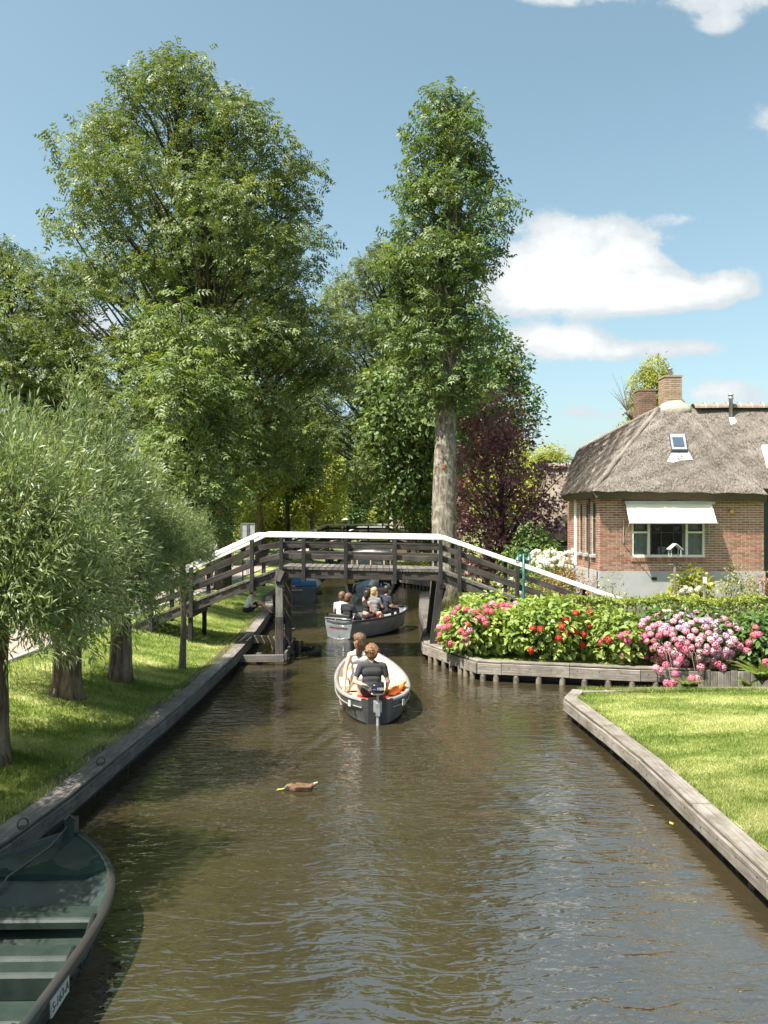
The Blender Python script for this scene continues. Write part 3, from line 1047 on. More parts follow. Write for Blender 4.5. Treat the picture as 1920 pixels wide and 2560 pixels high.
# the cap is a rail with a soil strip behind it
sm_ = MB()
la = inset(LQ, 0.24)
lb = inset(LQ, 0.42)
sm_.grid([[(a[0], a[1], QT + 0.005), (c[0], c[1], QT + 0.03)][::-1] for a, c in zip(la, lb)])
tag(sm_.build('soil_strip', M['soil']), kind='structure')

qr = thing('timber_quay', 'pale grey timber quay edge along the mown lawn at lower right', 'quay', (3.05, 10, 0))
RQ = [(3.22, 2.5)] + RNEAR[1:8]
quay(qr, RQ, -1, M['quay'], 0.21, 0.16, 0.055, 2.2, 0.34, 0.05, bolts=True, pin=0.13)
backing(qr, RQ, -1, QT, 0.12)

qg = thing('timber_quay', 'curved pale timber quay on round piles in front of the hydrangeas', 'quay', (2.5, 16.3, 0))
GQ = GARDEN[3:10][::-1]
quay(qg, GQ, 1, M['quay'], 0.2, 0.22, 0.07, 1.5, 0.0, bolts=True, zt=QG)
gl_ = [Vector((p[0], p[1], 0)) for p in GQ]
for px_ in (1077, 1091, 1111, 1130, 1152, 1166, 1182, 1208, 1241, 1291, 1348, 1407, 1462, 1521, 1581, 1640, 1700):
    s_ = (px_ - 960) / FPX
    for a, c_ in zip(gl_[:-1], gl_[1:]):        # where the sight line meets the quay line
        den = (c_.x - a.x) - s_ * (c_.y - a.y)
        u = (s_ * a.y - a.x) / den if abs(den) > 1e-6 else -1
        if 0 <= u <= 1:
            p = a.lerp(c_, u)
            pile('pile', p.x, p.y + 0.03, -0.5, QG - 0.16, 0.062, M['pile'], qg, 12)
            break
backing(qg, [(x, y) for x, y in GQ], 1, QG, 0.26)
for i, (a, c) in enumerate(zip(GARDEN[0:4][::-1][:-1], GARDEN[0:4][::-1][1:])):
    pass
# upright sheet planks at the right end of that quay
vq = GARDEN[0:4][::-1]
pl_me = MB().chbox((0, 0, 0), (0.95, 0.115, 0.04), 0.006).mesh('upright_plank', M['quay'])
x = 6.17
while x < 9.8:
    y = float(np.interp(x, [6.15, 7.3, 9.2, 40], [16.05, 15.9, 15.8, 15.6]))
    Mx = Matrix(((0, 1, 0, x), (0, 0, -1, y), (-1, 0, 0, QG - 0.47 + random.uniform(-.02, .025)), (0, 0, 0, 1)))
    link('upright_plank', pl_me, Mx, qg)
    x += 0.122

qw = thing('timber_quay', 'dark plank quay edge behind the bridge leg on the right bank', 'quay', (1.1, 24, 0))
WQ = GARDEN[9:14]
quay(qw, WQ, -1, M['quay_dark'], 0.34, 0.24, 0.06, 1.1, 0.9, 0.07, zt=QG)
backing(qw, WQ, -1, QG, 0.2)
qf = thing('timber_quay', 'far low timber quay on a row of short piles seen under the bridge', 'quay', (1.5, 40, 0))
FQ = [(14, 38.95), (2.45, 39.1), (0.55, 42.6), (0.45, 60)]
quay(qf, FQ, -1, M['quay'], 0.3, 0.16, 0.07, 2.5, 0.32, 0.06, pmat=M['pile'])
backing(qf, FQ, -1, QT, 0.25)
qd = thing('timber_quay', 'dark timber quay edge beside the moored boat with blue covers', 'quay', (-3.9, 38, 0))
DQ = LEFT[11:16]
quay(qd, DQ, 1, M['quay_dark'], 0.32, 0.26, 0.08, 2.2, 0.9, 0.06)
backing(qd, DQ, 1, QT, 0.2)
# mooring rings on the left quay
for (px_, py_, words_) in [(252, 1907, 'iron mooring ring on the left quay by the second willow'), (57, 2064, 'iron mooring ring on the left quay above the green boat')]:
    x_, y_ = gp(px_, py_, QT + 0.06)
    r_ = thing('mooring_ring', words_, 'mooring ring', (x_, y_, QT + 0.04), 'mooring rings')
    MB().tube([(math.cos(a) * 0.05, 0, 0.05 + math.sin(a) * 0.05) for a in np.linspace(0, 2 * math.pi, 13)], 0.008, 6, False).build('ring', M['rust'], r_, T3(x_, y_, QT + 0.03) @ RZ(40))
    MB().box((0, 0, 0.005), (0.07, 0.07, 0.012)).build('base_plate', M['rust'], r_, T3(x_, y_, QT + 0.04))


# ------------------------------------------------------------------ bridges
def bridge(label, Y0, width, dk, hr, posts, legs_x, zleg, name='footbridge', plank=0.15, light=False, r1=0.42, r2=0.13, Mw=None, group=None):
    """dk: deck line [(x, z)...], hr: handrail top line [(x, z)...]"""
    Mw = Mw or Matrix.Identity(4)
    c = Mw @ Vector((0, Y0, 0))
    root = thing(name, label, 'bridge', c, group)
    zd = lambda x: float(np.interp(x, [p[0] for p in dk], [p[1] for p in dk]))
    zh = lambda x: float(np.interp(x, [p[0] for p in hr], [p[1] for p in hr]))

    def bm_(nm, p0, p1, w, h, mt, up=(0, 0, 1)):
        return beam(nm, Mw @ Vector(p0), Mw @ Vector(p1), w, h, mt, root, (Mw.to_3x3() @ Vector(up)))
    sides = (Y0, Y0 + width)
    for si, y in enumerate(sides):
        o = -1 if si == 0 else 1
        for (a, b_) in zip(hr[:-1], hr[1:]):
            bm_('handrail', (a[0], y, a[1] - 0.055), (b_[0], y, b_[1] - 0.055), 0.15, 0.11, M['white'])
        for (a, b_) in zip(dk[:-1], dk[1:]):
            bm_('stringer', (a[0], y + o * -0.02, a[1] - 0.16), (b_[0], y + o * -0.02, b_[1] - 0.16), 0.09, 0.2, M['bridge'])
        # two rails, broken at the kinks of deck and handrail
        brk = sorted(set([hr[0][0] + 0.35, hr[-1][0] - 0.35] + [p[0] for p in dk[1:-1]] + [p[0] for p in hr[1:-1]]))
        for fr in (0.64, 0.32):
            for (xa, xb) in zip(brk[:-1], brk[1:]):
                za = zd(xa) + (zh(xa) - zd(xa)) * fr
                zb = zd(xb) + (zh(xb) - zd(xb)) * fr
                bm_('rail', (xa, y + o * 0.0, za), (xb, y + o * 0.0, zb), 0.045, 0.125, M['bridge'])
        for xp in posts:
            bm_('post', (xp, y + o * 0.072, zd(xp) - 0.34), (xp, y + o * 0.072, zh(xp) - 0.112), 0.092, 0.092, M['bridge_black'], (0, 1, 0))
    # deck planks
    for (a, b_) in zip(dk[:-1], dk[1:]):
        A, B = Vector((a[0], 0, a[1])), Vector((b_[0], 0, b_[1]))
        L = (B - A).length
        k = max(1, int(L / plank))
        d = (B - A) / L
        nrm = Vector((-d.z, 0, d.x))
        for j in range(k):
            m_ = A + d * (L * (j + 0.5) / k) + nrm * -0.03
            bm_('deck_plank', (m_.x, Y0 - 0.06 + random.uniform(-.015, .015), m_.z), (m_.x, Y0 + width + 0.06, m_.z), L / k - 0.012, 0.045, M['bridge_grey'], nrm)
    # legs with cross heads and braces
    for (xt, xb) in legs_x:
        zt = zd(xt) - 0.06
        for si, y in enumerate(sides):
            bm_('leg', (xt, y + 0.02, zt - 0.03), (xb, y, zleg[0 if xt < 0 else 1]), 0.17, 0.19, M['bridge_leg'] if xt < 0 else M['bridge_black'], (0, 1, 0))
        bm_('cross_head', (xt, Y0 - 0.1, zt - 0.25), (xt, Y0 + width + 0.1, zt - 0.25), 0.14, 0.18, M['bridge_black'])
        bm_('brace', (xt + (0.09 if xt > 0 else -0.09), Y0 + 0.1, zt - 0.35), (xb + (0.09 if xt > 0 else -0.09), Y0 + width - 0.1, 0.75), 0.05, 0.14, M['bridge_black'])
    return root


K = 19.4 / FPX
bx = lambda p: (p - 960) * K
bzv = lambda p: CAM_H - (p - 1302) * K
br = bridge('arched black timber footbridge with white handrails crossing the canal', 19.4, 1.75,
            [(bx(333), bzv(1557)), (bx(702), bzv(1417)), (bx(1102), bzv(1425)), (bx(1520), bzv(1582))],
            [(bx(330), bzv(1474)), (bx(646), bzv(1331)), (bx(1108), bzv(1338)), (bx(1553), bzv(1494))],
            [bx(p) for p in (380, 480, 631, 704, 760, 865, 987, 1101, 1148, 1292, 1508)],
            [(bx(699), bx(699)), (bx(1103), bx(1083))], (-0.6, QG))
# plate and lower sleeve on the left leg, support under the left ramp
beam('leg_sleeve', (bx(700), 19.285, 1.05), (bx(700), 19.285, -0.3), 0.19, 0.035, M['bridge'], br, (0, 1, 0))
beam('bracket', (bx(694), 19.28, 1.9), (bx(706), 19.28, 2.14), 0.05, 0.16, M['bridge_leg'], br)
for xx_, zt_ in ((bx(474), bzv(1505)), (bx(1240), bzv(1480))):
    for yy_ in (19.5, 21.0):
        beam('ramp_prop', (xx_, yy_, 0.4), (xx_, yy_, zt_ - 0.25), 0.1, 0.1, M['bridge_black'], br, (0, 1, 0))
    beam('prop_head', (xx_, 19.4, zt_ - 0.3), (xx_, 21.1, zt_ - 0.3), 0.12, 0.14, M['bridge'], br)

# fender frame round the left leg
ff = thing('fender_frame', 'low timber fender frame on short posts around the left bridge leg', 'fender', (-2.7, 20, 0))
beam('fender_beam', (-3.3, 18.97, 0.13), (-2.28, 18.8, 0.17), 0.09, 0.16, M['quay_dark'], ff)
beam('fender_beam', (-3.4, 21.45, 0.22), (-2.35, 21.35, 0.20), 0.07, 0.2, M['new_wood'], ff)
beam('fender_beam', (-2.27, 18.95, 0.18), (-2.30, 21.2, 0.2), 0.06, 0.19, M['quay_dark'], ff)
for (x_, y_, zt_, r_, mt_) in ((-2.88, 19.05, 0.25, 0.075, M['quay_dark']), (-2.83, 21.25, 0.31, 0.08, M['new_wood']), (-2.42, 20.2, 0.38, 0.065, M['pile_dark']), (-2.18, 20.6, 0.3, 0.06, M['pile_dark'])):
    MB().lathe([(r_, -0.6), (r_, zt_ - 0.02), (r_ * 0.85, zt_)], 12).build('fender_post', mt_, ff, T3(x_, y_, 0), True)

# two more bridges of the same kind further up the canal
def far_bridge(label, Y0, cx, zt, half, k=1.0):
    return bridge(label, Y0, 1.7, [(cx - half - 3.6, zt - 2.15), (cx - half, zt - .85), (cx + half, zt - .85), (cx + half + 3.6, zt - 2.15)],
                  [(cx - half - 3.5, zt - 1.3), (cx - half, zt), (cx + half, zt), (cx + half + 3.5, zt - 1.3)],
                  [cx - half - 1.7, cx - half, cx - half / 3, cx + half / 3, cx + half, cx + half + 1.7], [(cx - half, cx - half), (cx + half, cx + half)], (-0.4, -0.4), plank=0.3, group='footbridges up the canal')


far_bridge('distant white-railed footbridge, the nearer of the two beyond the black bridge', 58.0, -1.85, 3.07, 2.2)
far_bridge('distant white-railed footbridge, the farthest one up the canal', 78.0, -0.2, 2.72, 2.3)

# ------------------------------------------------------------------ foliage
def norm(a):
    return a / np.maximum(np.linalg.norm(a, axis=1, keepdims=True), 1e-9)


def place_leaves(pos, t, n, size, tv, tf):
    """template verts tv (x side, y along, z normal), faces tf (quads), one per position"""
    t = norm(t)
    n = n - t * np.sum(n * t, 1, keepdims=True)
    n = norm(n)
    b_ = np.cross(t, n)
    k = len(tv)
    V = (pos[:, None, :] + size[:, None, None] * (tv[None, :, 0:1] * b_[:, None, :] + tv[None, :, 1:2] * t[:, None, :] + tv[None, :, 2:3] * n[:, None, :]))
    F = (np.arange(len(pos)) * k)[:, None, None] + tf[None, :, :]
    return V.reshape(-1, 3), F.reshape(-1, tf.shape[1])


def leaf_tpl(w=0.4, fold=0.08, droop=0.15):
    return np.array([(0, 0, 0), (w / 2, 0.42, fold), (0, 1, -droop), (-w / 2, 0.42, fold)], float), np.array([(0, 1, 2, 3)])


def willow_tpl():
    return np.array([(0, 0, 0), (0.085, 0.45, 0.02), (0, 1, -0.16), (-0.085, 0.45, 0.02)], float), np.array([(0, 1, 2, 3)])


def ash_tpl(pairs=3, w=0.3):
    """one compound leaf: paired leaflets along a stalk and one at the end"""
    vs, fs = [], []
    def leaflet(o, d, L):
        d = np.array(d, float)
        s = np.array((d[1], -d[0], 0.0))
        b0 = len(vs)
        o = np.array(o, float)
        vs.extend([o, o + d * L * .45 + s * L * w / 2 + (0, 0, .02), o + d * L + (0, 0, -L * .25), o + d * L * .45 - s * L * w / 2 + (0, 0, .02)])
        fs.append((b0, b0 + 1, b0 + 2, b0 + 3))
    for i in range(pairs):
        y = 0.2 + 0.55 * i / max(1, pairs - 1)
        z = -0.12 * y * y
        for s in (-1, 1):
            leaflet((0, y, z), (s * 0.86, 0.5, 0), 0.36)
    leaflet((0, 0.72, -0.06), (0, 1, -0.1), 0.36)
    return np.array(vs), np.array(fs)


def hyd_tpl():
    w = 0.62
    v = [(0, 0, 0), (w * .42, .3, .07), (w * .38, .65, .05), (0, 1, -.16), (-w * .38, .65, .05), (-w * .42, .3, .07), (0, .5, 0)]
    return np.array(v, float), np.array([(0, 1, 2, 6), (6, 2, 3, 4), (0, 6, 4, 5)])


def crown_leaves(clumps, per_area, size, tpl, rng, up=0.5, jitter=0.35, droop=0.25, shell=0.45, squash=0.8, spread=1.0, gaps=False):
    """leaves on and in clumps [(x, y, z, r)]; returns V, F"""
    C = np.array(clumps, float)
    cnt = np.maximum(6, (per_area * C[:, 3] ** 2 * rng.uniform(0.75, 1.25, len(C))).astype(int))
    idx = np.repeat(np.arange(len(C)), cnt)
    n = len(idx)
    d = norm(rng.normal(size=(n, 3)))
    d[:, 2] = np.where((d[:, 2] < -0.35) & (rng.random(n) < 0.55), -d[:, 2], d[:, 2])
    rad = C[idx, 3] * (shell + (1 - shell) * rng.random(n) ** 0.6) * spread * (1 + 0.18 * rng.normal(size=n) * (rng.random(n) < 0.3))
    pos = C[idx, :3] + d * rad[:, None] * np.array([1, 1, squash])
    if gaps:        # torn, uneven masses: leaves missing in pockets
        q = np.sin(pos[:, 0] * 2.1 + 1.3 * np.sin(pos[:, 2] * 1.1)) * np.sin(pos[:, 1] * 2.3 + 0.7) * np.sin(pos[:, 2] * 2.6 + 1.1 * np.sin(pos[:, 0] * 1.3)) + 0.45 * np.sin(pos[:, 0] * 4.9 + pos[:, 2] * 3.1) * np.sin(pos[:, 1] * 4.3 - pos[:, 2] * 3.7)
        keep = (q > -0.2) | (rng.random(n) < 0.22)
        pos, d, idx = pos[keep], d[keep], idx[keep]
        n = len(pos)
    out = d * 1.2 + rng.normal(size=(n, 3)) * jitter * 0.8
    out[:, 2] += up
    tdir = d * np.array([1, 1, 0.4]) + rng.normal(size=(n, 3)) * 0.55
    tdir[:, 2] -= droop
    sz = size * rng.uniform(0.65, 1.25, n)
    return place_leaves(pos, tdir, out, sz, *tpl)


def profile_clumps(prof, n, r0, rng, fill=0.38, zsq=1.0, out=0.45, dmin=0.75):
    """prof: [(z, left, right, depth)] half extents about the axis; clump centres thrown inside, denser at the skin"""
    zs = np.array([p[0] for p in prof])
    L = np.array([p[1] for p in prof]); Rr = np.array([p[2] for p in prof]); D = np.array([p[3] for p in prof])
    zz = np.linspace(zs[0], zs[-1], 60)
    wgt = np.interp(zz, zs, (L + Rr) / 2) + 0.15
    cdf = np.cumsum(wgt); cdf /= cdf[-1]
    res = []
    tries = 0
    while len(res) < n and tries < n * 40:
        tries += 1
        z = float(np.interp(rng.random(), cdf, zz))
        th = rng.uniform(0, 2 * np.pi)
        c, s = math.cos(th), math.sin(th)
        side = np.interp(z, zs, Rr) if c > 0 else np.interp(z, zs, L)
        dep = np.interp(z, zs, D)
        u = rng.random() ** fill
        rr = r0 * rng.uniform(0.5, 1.6)
        x = c * max(0.0, side - rr * out) * u
        y = s * max(0.0, dep - rr * out) * u
        if all((x - q[0]) ** 2 + (y - q[1]) ** 2 + (z - q[2]) ** 2 > (dmin * (rr + q[3]) * 0.5) ** 2 for q in res):
            res.append((x, y, z, rr))
    return res


def limbs(mb, trunk, clumps, rng, frac=0.5, r=0.06, zlow=0.25):
    """curved limbs from the trunk polyline to clump centres"""
    tz = [p[2] for p in trunk]
    for q in clumps:
        if rng.random() > frac:
            continue
        d = math.hypot(q[0], q[1])
        z0 = max(tz[0] + (tz[-1] - tz[0]) * zlow, q[2] - d * rng.uniform(0.7, 1.5) - 0.3)
        z0 = min(z0, tz[-1])
        bx_ = float(np.interp(z0, tz, [p[0] for p in trunk])); by_ = float(np.interp(z0, tz, [p[1] for p in trunk]))
        a = Vector((bx_, by_, z0)); e = Vector(q[:3])
        m1 = a.lerp(e, 0.35) + Vector((rng.normal() * .15, rng.normal() * .15, 0.1))
        m2 = a.lerp(e, 0.7) + Vector((rng.normal() * .15, rng.normal() * .15, 0.15))
        rr = r * (0.6 + 0.12 * d)
        mb.tube([a, m1, m2, e], [rr, rr * .75, rr * .45, rr * .15], 5, False)


def trunk_mesh(name, pts, rad, mat_, n=14, rough=0.06, seed=0, flare=1.25):
    rg = np.random.default_rng(seed)
    mb = MB()
    P_, R_ = [], []
    pts = [Vector(p) for p in pts]
    for i in range(len(pts) - 1):
        for t in np.linspace(0, 1, 5)[:-1]:
            P_.append(pts[i].lerp(pts[i + 1], t)); R_.append(rad[i] + (rad[i + 1] - rad[i]) * t)
    P_.append(pts[-1]); R_.append(rad[-1])
    R_[0] *= flare
    R_[1] *= 1 + (flare - 1) * .45
    mb.tube(P_, R_, n)
    V = np.array(mb.v)
    ph = rg.uniform(0, 6.28, 4)
    ax = np.repeat(np.array([tuple(p) for p in P_]), n, 0)
    dv = V - ax
    ang = np.arctan2(dv[:, 1], dv[:, 0])
    k = 1 + rough * (np.sin(ang * 3 + ph[0]) + 0.7 * np.sin(ang * 5 + V[:, 2] * 1.7 + ph[1]) + 0.6 * np.sin(V[:, 2] * 6 + ang * 2 + ph[2]))
    V = ax + dv * k[:, None]
    mb.v = [tuple(v) for v in V]
    return mb


def tree(name, label, x, y, z0, trunk_pts, trunk_rad, clumps, leafmat, barkmat, per_area, size, tpl, rng, group=None, limb_frac=0.5, limb_r=0.06, crown_mesh=None, up=0.5, shell=0.45, squash=0.8, zlow=0.25, flare=1.25, extra=None, rough=0.06, scale=1.0, rot=0.0, droop=0.25):
    root = thing(name, label, 'tree', (x, y, z0), group)
    Mt = T3(x, y, z0) @ RZ(rot) @ Matrix.Scale(scale, 4)
    tm = trunk_mesh('trunk', trunk_pts, trunk_rad, barkmat, seed=int(abs(x * 100)), flare=flare, rough=rough)
    tr = tm.build('trunk', barkmat, root, Mt, True)
    if crown_mesh is None:
        lm = MB()
        limbs(lm, trunk_pts, clumps, rng, limb_frac, limb_r, zlow)
        lmesh = lm.mesh('limbs', barkmat, True) if lm.v else None
        V, F = crown_leaves(clumps, per_area, size, tpl, rng, up=up, shell=shell, squash=0.7, droop=droop, gaps=True)
        if extra is not None:
            V2, F2 = extra
            F = np.concatenate([F, F2 + len(V)]); V = np.concatenate([V, V2])
        crown_mesh = (np_mesh('crown', V, F, leafmat), lmesh)
    link('crown', crown_mesh[0], Mt, root)
    if crown_mesh[1] is not None:
        link('limbs', crown_mesh[1], Mt, tr)
    return root, crown_mesh


# ---- pollard willows on the left bank
def willow_crown(seed, rx, rz, nshoot=900, per=44):
    """whips spring from the pollard head, arch outwards, narrow leaves along them"""
    rg = np.random.default_rng(seed)
    pos, tdir, nrm_, sz = [], [], [], []
    whips = MB()
    for i in range(nshoot):
        th = rg.uniform(0, 2 * np.pi)
        el = math.asin(rg.uniform(-0.30, 1.0))
        d = np.array([math.cos(th) * math.cos(el), math.sin(th) * math.cos(el), math.sin(el)])
        Lr = rg.uniform(0.72, 1.05) * (1.0 + 0.12 * math.sin(3 * th + seed) + 0.1 * math.sin(5 * el + 2 * th))
        end = d * np.array([rx, rx, rz]) * Lr
        start = d * np.array([0.25, 0.25, 0.2])
        sag = 0.07 * (1 - max(0, d[2])) * rx
        k = per
        u = 0.3 + 0.7 * rg.random(k) ** 0.75
        p = start + (end - start) * u[:, None]
        p[:, 2] += np.sin(u * np.pi * 0.5) * 0.22 - sag * u ** 3 * 1.3
        side = norm(rg.normal(size=(k, 3)))
        p += side * 0.06 * (0.4 + u[:, None])
        dd = norm((end - start)[None, :] + np.stack([np.zeros(k), np.zeros(k), 0.5 - 0.9 * u ** 2], 1) * 0.5 * rx)
        pos.append(p)
        tdir.append(dd * 0.8 + side * 0.95 + np.array([0, 0, 0.05]))
        nrm_.append(rg.normal(size=(k, 3)) * 0.6 + np.array([0, 0, 0.6]) + d * 0.5)
        sz.append(rg.uniform(0.075, 0.13, k))
        if i % 5 == 0:
            whips.tube([tuple(start), tuple(start + (end - start) * 0.5 + (0, 0, .16)), tuple(end + (0, 0, .2 - sag * 1.2))], [.014, .009, .003], 4, False)
    pos = np.concatenate(pos); tdir = np.concatenate(tdir); nrm_ = np.concatenate(nrm_); sz = np.concatenate(sz)
    V, F = place_leaves(pos, tdir, nrm_, sz, *willow_tpl())
    return np_mesh('crown', V, F, M['l_willow']), whips.mesh('whips', M['bark_willow'], True)


WC = [willow_crown(3, 1.65, 1.75, 1150, 50), willow_crown(8, 1.6, 1.8, 1150, 50)]


def willow(label, x, y, th, r, var, rot, sc, crown_dz=0.0, szz=1.0, mat_=None):
    z0 = float(zleft(x, y)) - 0.05
    root = thing('willow_tree', label, 'tree', (x, y, z0), 'pollard willows on the left bank')
    tm = trunk_mesh('trunk', [(0, 0, 0), (0.02, 0.01, th * .5), (0.0, 0.02, th), (0.0, 0.0, th + .35)], [r, r * .86, r * .95, r * .75], None, 18, 0.075, int(y * 10), 1.22)
    tr = tm.build('trunk', mat_ or M['bark_willow'], root, T3(x, y, z0), True)
    Mc = T3(x, y, z0 + th + 0.25 + crown_dz) @ RZ(rot) @ Matrix.Diagonal((sc, sc, sc * szz, 1))
    link('crown', WC[var][0], Mc, root)
    link('whips', WC[var][1], Mc, tr)
    return root


willow('pollard willow standing at the left edge of the picture, nearest of the row', -4.78, 9.9, 1.5, 0.27, 0, 20, 0.98, 0.05, 1.36)
willow('pollard willow with thick bark trunk, second in the row from the left edge', -5.0, 13.0, 1.45, 0.235, 1, 75, 1.06, 0.15, 1.36)
willow('pollard willow third in the row, left of the slim pale trunk', -4.72, 14.7, 1.5, 0.2, 0, 190, 0.86, 0.15, 1.25)
willow('pollard willow overhanging the green boat, just outside the left edge', -5.2, 6.4, 1.6, 0.25, 1, 130, 0.98, 0.3, 1.5)
willow('slim young tree with pale trunk on the bank just before the bridge', -4.03, 16.5, 1.95, 0.066, 1, 290, 0.46, 0.15, 1.1, M['bark_grey'])

# ---- the great ash on the left and its twin behind
rgA = np.random.default_rng(21)
K32 = 31.5 / FPX
# silhouette read off the photograph: height above ground against half widths about the trunk line
profA = [(4.6, 3.4, 3.6, 3.2), (6.5, 5.3, 5.2, 4.6), (9.0, 6.3, 6.2, 5.6), (11.3, 6.3, 6.1, 5.6), (13.5, 6.0, 5.8, 5.2), (15.2, 5.2, 5.1, 4.6), (16.6, 5.1, 4.9, 4.2), (17.8, 4.0, 3.8, 3.4), (18.8, 3.1, 2.9, 2.6), (19.6, 2.0, 1.9, 1.7), (20.5, .7, .7, .6)]
axA = ([4.6, 6.5, 9.0, 11.3, 13.5, 15.2, 16.6, 17.8, 18.9, 20.0, 21.3], [.6, -.5, -1.4, -1.3, -1.2, -1.05, -1.25, -1.7, -2.1, -1.7, -2.1])
cl = profile_clumps(profA, 230, 0.88, rgA, 0.42, out=0.5, dmin=0.8)
cl = [(q[0] + float(np.interp(q[2], *axA)), q[1], q[2], q[3]) for q in cl]
cl += [(-2.1 + rgA.normal() * .15, rgA.normal() * .2, z, .5) for z in (19.3, 19.8, 20.2, 20.6)]
cl = [q for q in cl if not (q[2] < 7 and abs(q[1] + 0) > 3.5)]
ashtpl = ash_tpl(3, 0.42)
tr_pts = [(0, 0, 0), (0.1, 0, 2.5), (-0.2, 0.1, 6.0), (-0.7, 0.0, 10.5), (-1.3, 0, 15.0), (-2.0, 0, 19.6)]
treeA, meshA = tree('ash_tree', 'tallest broad ash tree towering over the left bank behind the willows', -6.2, 31.7, 0.6, tr_pts, [0.29, 0.27, 0.24, 0.17, 0.10, 0.02], cl, M['l_ash'], M['bark_dark'],
                    185, 0.38, ashtpl, rgA, 'ash trees beyond the bridge', 0.75, 0.085, shell=0.5)
tree('ash_tree', 'broad ash tree behind the tallest one, filling the gap right of it', -10.5, 50.0, 0.6, tr_pts, [0.27, 0.25, 0.22, 0.15, 0.08, 0.02], None, M['l_ash'], M['bark_dark'],
     0, 0, None, rgA, 'ash trees beyond the bridge', crown_mesh=meshA, scale=1.06, rot=150)
tree('ash_tree', 'ash tree whose crown shows at the far left edge of the picture', -14.2, 33.5, 0.6, tr_pts, [0.27, 0.25, 0.22, 0.15, 0.08, 0.02], None, M['l_ash'], M['bark_dark'],
     0, 0, None, rgA, 'ash trees beyond the bridge', crown_mesh=meshA, scale=0.66, rot=60)

tree('ash_tree', 'broad ash on the right bank closing the gap left of the narrow one', 1.5, 47.0, 0.4, tr_pts, [0.27, 0.25, 0.22, 0.15, 0.08, 0.02], None, M['l_ash'], M['bark_dark'],
     0, 0, None, rgA, 'ash trees beyond the bridge', crown_mesh=meshA, scale=0.9, rot=8)

# ---- brighter younger tree in front of them
rgM = np.random.default_rng(5)
profM = [(1.75, 0.5, 1.0, 0.7), (2.6, 1.5, 1.8, 1.4), (4.2, 2.0, 2.0, 1.9), (6.0, 1.9, 1.7, 1.8), (7.4, 1.5, 1.0, 1.3), (8.6, 0.6, 0.5, 0.5)]
cm = profile_clumps(profM, 78, 0.55, rgM, 0.4, out=0.7, dmin=0.65)
tree('ash_tree', 'bright green young ash with drooping leaves in front of the tallest ash', -6.05, 25.0, 0.62, [(0, 0, 0), (.05, 0, 2), (0, .1, 4.5), (-.1, 0, 8.2)], [.13, .12, .08, .02], cm, M['l_mid'], M['bark_dark'],
     170, 0.40, ash_tpl(3, 0.36), rgM, None, 0.7, 0.05, shell=0.4, droop=0.5, scale=1.1)

# ---- tall narrow ash by the bridge
rgT = np.random.default_rng(31)
profT = [(6.5, 0.9, 0.7, 0.8), (7.0, 1.6, 1.5, 1.4), (8.0, 2.0, 1.7, 1.8), (9.5, 2.2, 1.5, 2.0), (11.0, 2.3, 1.6, 2.0), (12.5, 1.7, 2.2, 1.8), (14.0, 1.5, 2.1, 1.6), (15.3, 1.35, 1.5, 1.3), (16.3, 1.0, 0.9, 0.9), (17.1, 0.35, 0.25, 0.3)]
ct = profile_clumps(profT, 150, 0.55, rgT, 0.42, out=0.5, dmin=0.74)
ct += [(-1.5 + .3 * rgT.normal(), .5 * rgT.normal(), z, .5) for z in (10.2, 10.9, 11.5, 9.4)]
tt_pts = [(0, 0, 0), (-0.08, 0, 3.0), (-0.02, 0, 6.5), (0.15, 0, 10.0), (0.15, 0, 13.5), (-.1, 0, 16.8)]
tallT, _ = tree('ash_tree', 'tall narrow ash with thick pale trunk standing beside the bridge', 2.05, 27.0, 0.36, tt_pts, [0.47, 0.40, 0.34, 0.20, 0.11, 0.02], ct, M['l_ash_b'], M['bark_ash'],
                185, 0.39, ashtpl, rgT, None, 0.8, 0.06, shell=0.35, zlow=0.36, rough=0.035)
om = at(1110, 1168, 26.55)
o_ = MB().ball((0, 0, 0), (0.06, 0.035, 0.065), 12, 8).build('paint_mark', M['orange_mark'], tallT, T3(om.x, 26.625, om.z), True)

# ---- generic crowns for the trees further off
def generic(seed, w, h, n, r0, per, size, lm, bark, tpl=None):
    rg = np.random.default_rng(seed)
    pr = [(0.0, w * .45, w * .5, w * .45), (h * .2, w * .9, w * .95, w * .9), (h * .45, w, w, w), (h * .7, w * .75, w * .8, w * .75), (h * .9, w * .4, w * .35, w * .4), (h, w * .1, w * .1, w * .1)]
    c_ = profile_clumps(pr, n, r0, rg, 0.4, out=0.6, dmin=0.68)
    V, F = crown_leaves(c_, per, size, tpl or leaf_tpl(0.55, 0.08, 0.15), rg, shell=0.4)
    lm_ = MB()
    limbs(lm_, [(0, 0, -h * .2), (0, 0, h * .3), (0, 0, h * .85)], c_, rg, 0.6, 0.07, 0.1)
    return np_mesh('crown', V, F, lm), lm_.mesh('limbs', bark, True)


G1 = generic(41, 3.2, 7.5, 75, 0.95, 260, 0.24, M['l_far'], M['bark_grey'])
G2 = generic(42, 3.0, 8.5, 75, 0.95, 240, 0.26, M['l_dark'], M['bark_dark'])
G3 = generic(43, 2.6, 6.0, 60, 0.8, 270, 0.22, M['l_ash_b'], M['bark_grey'])


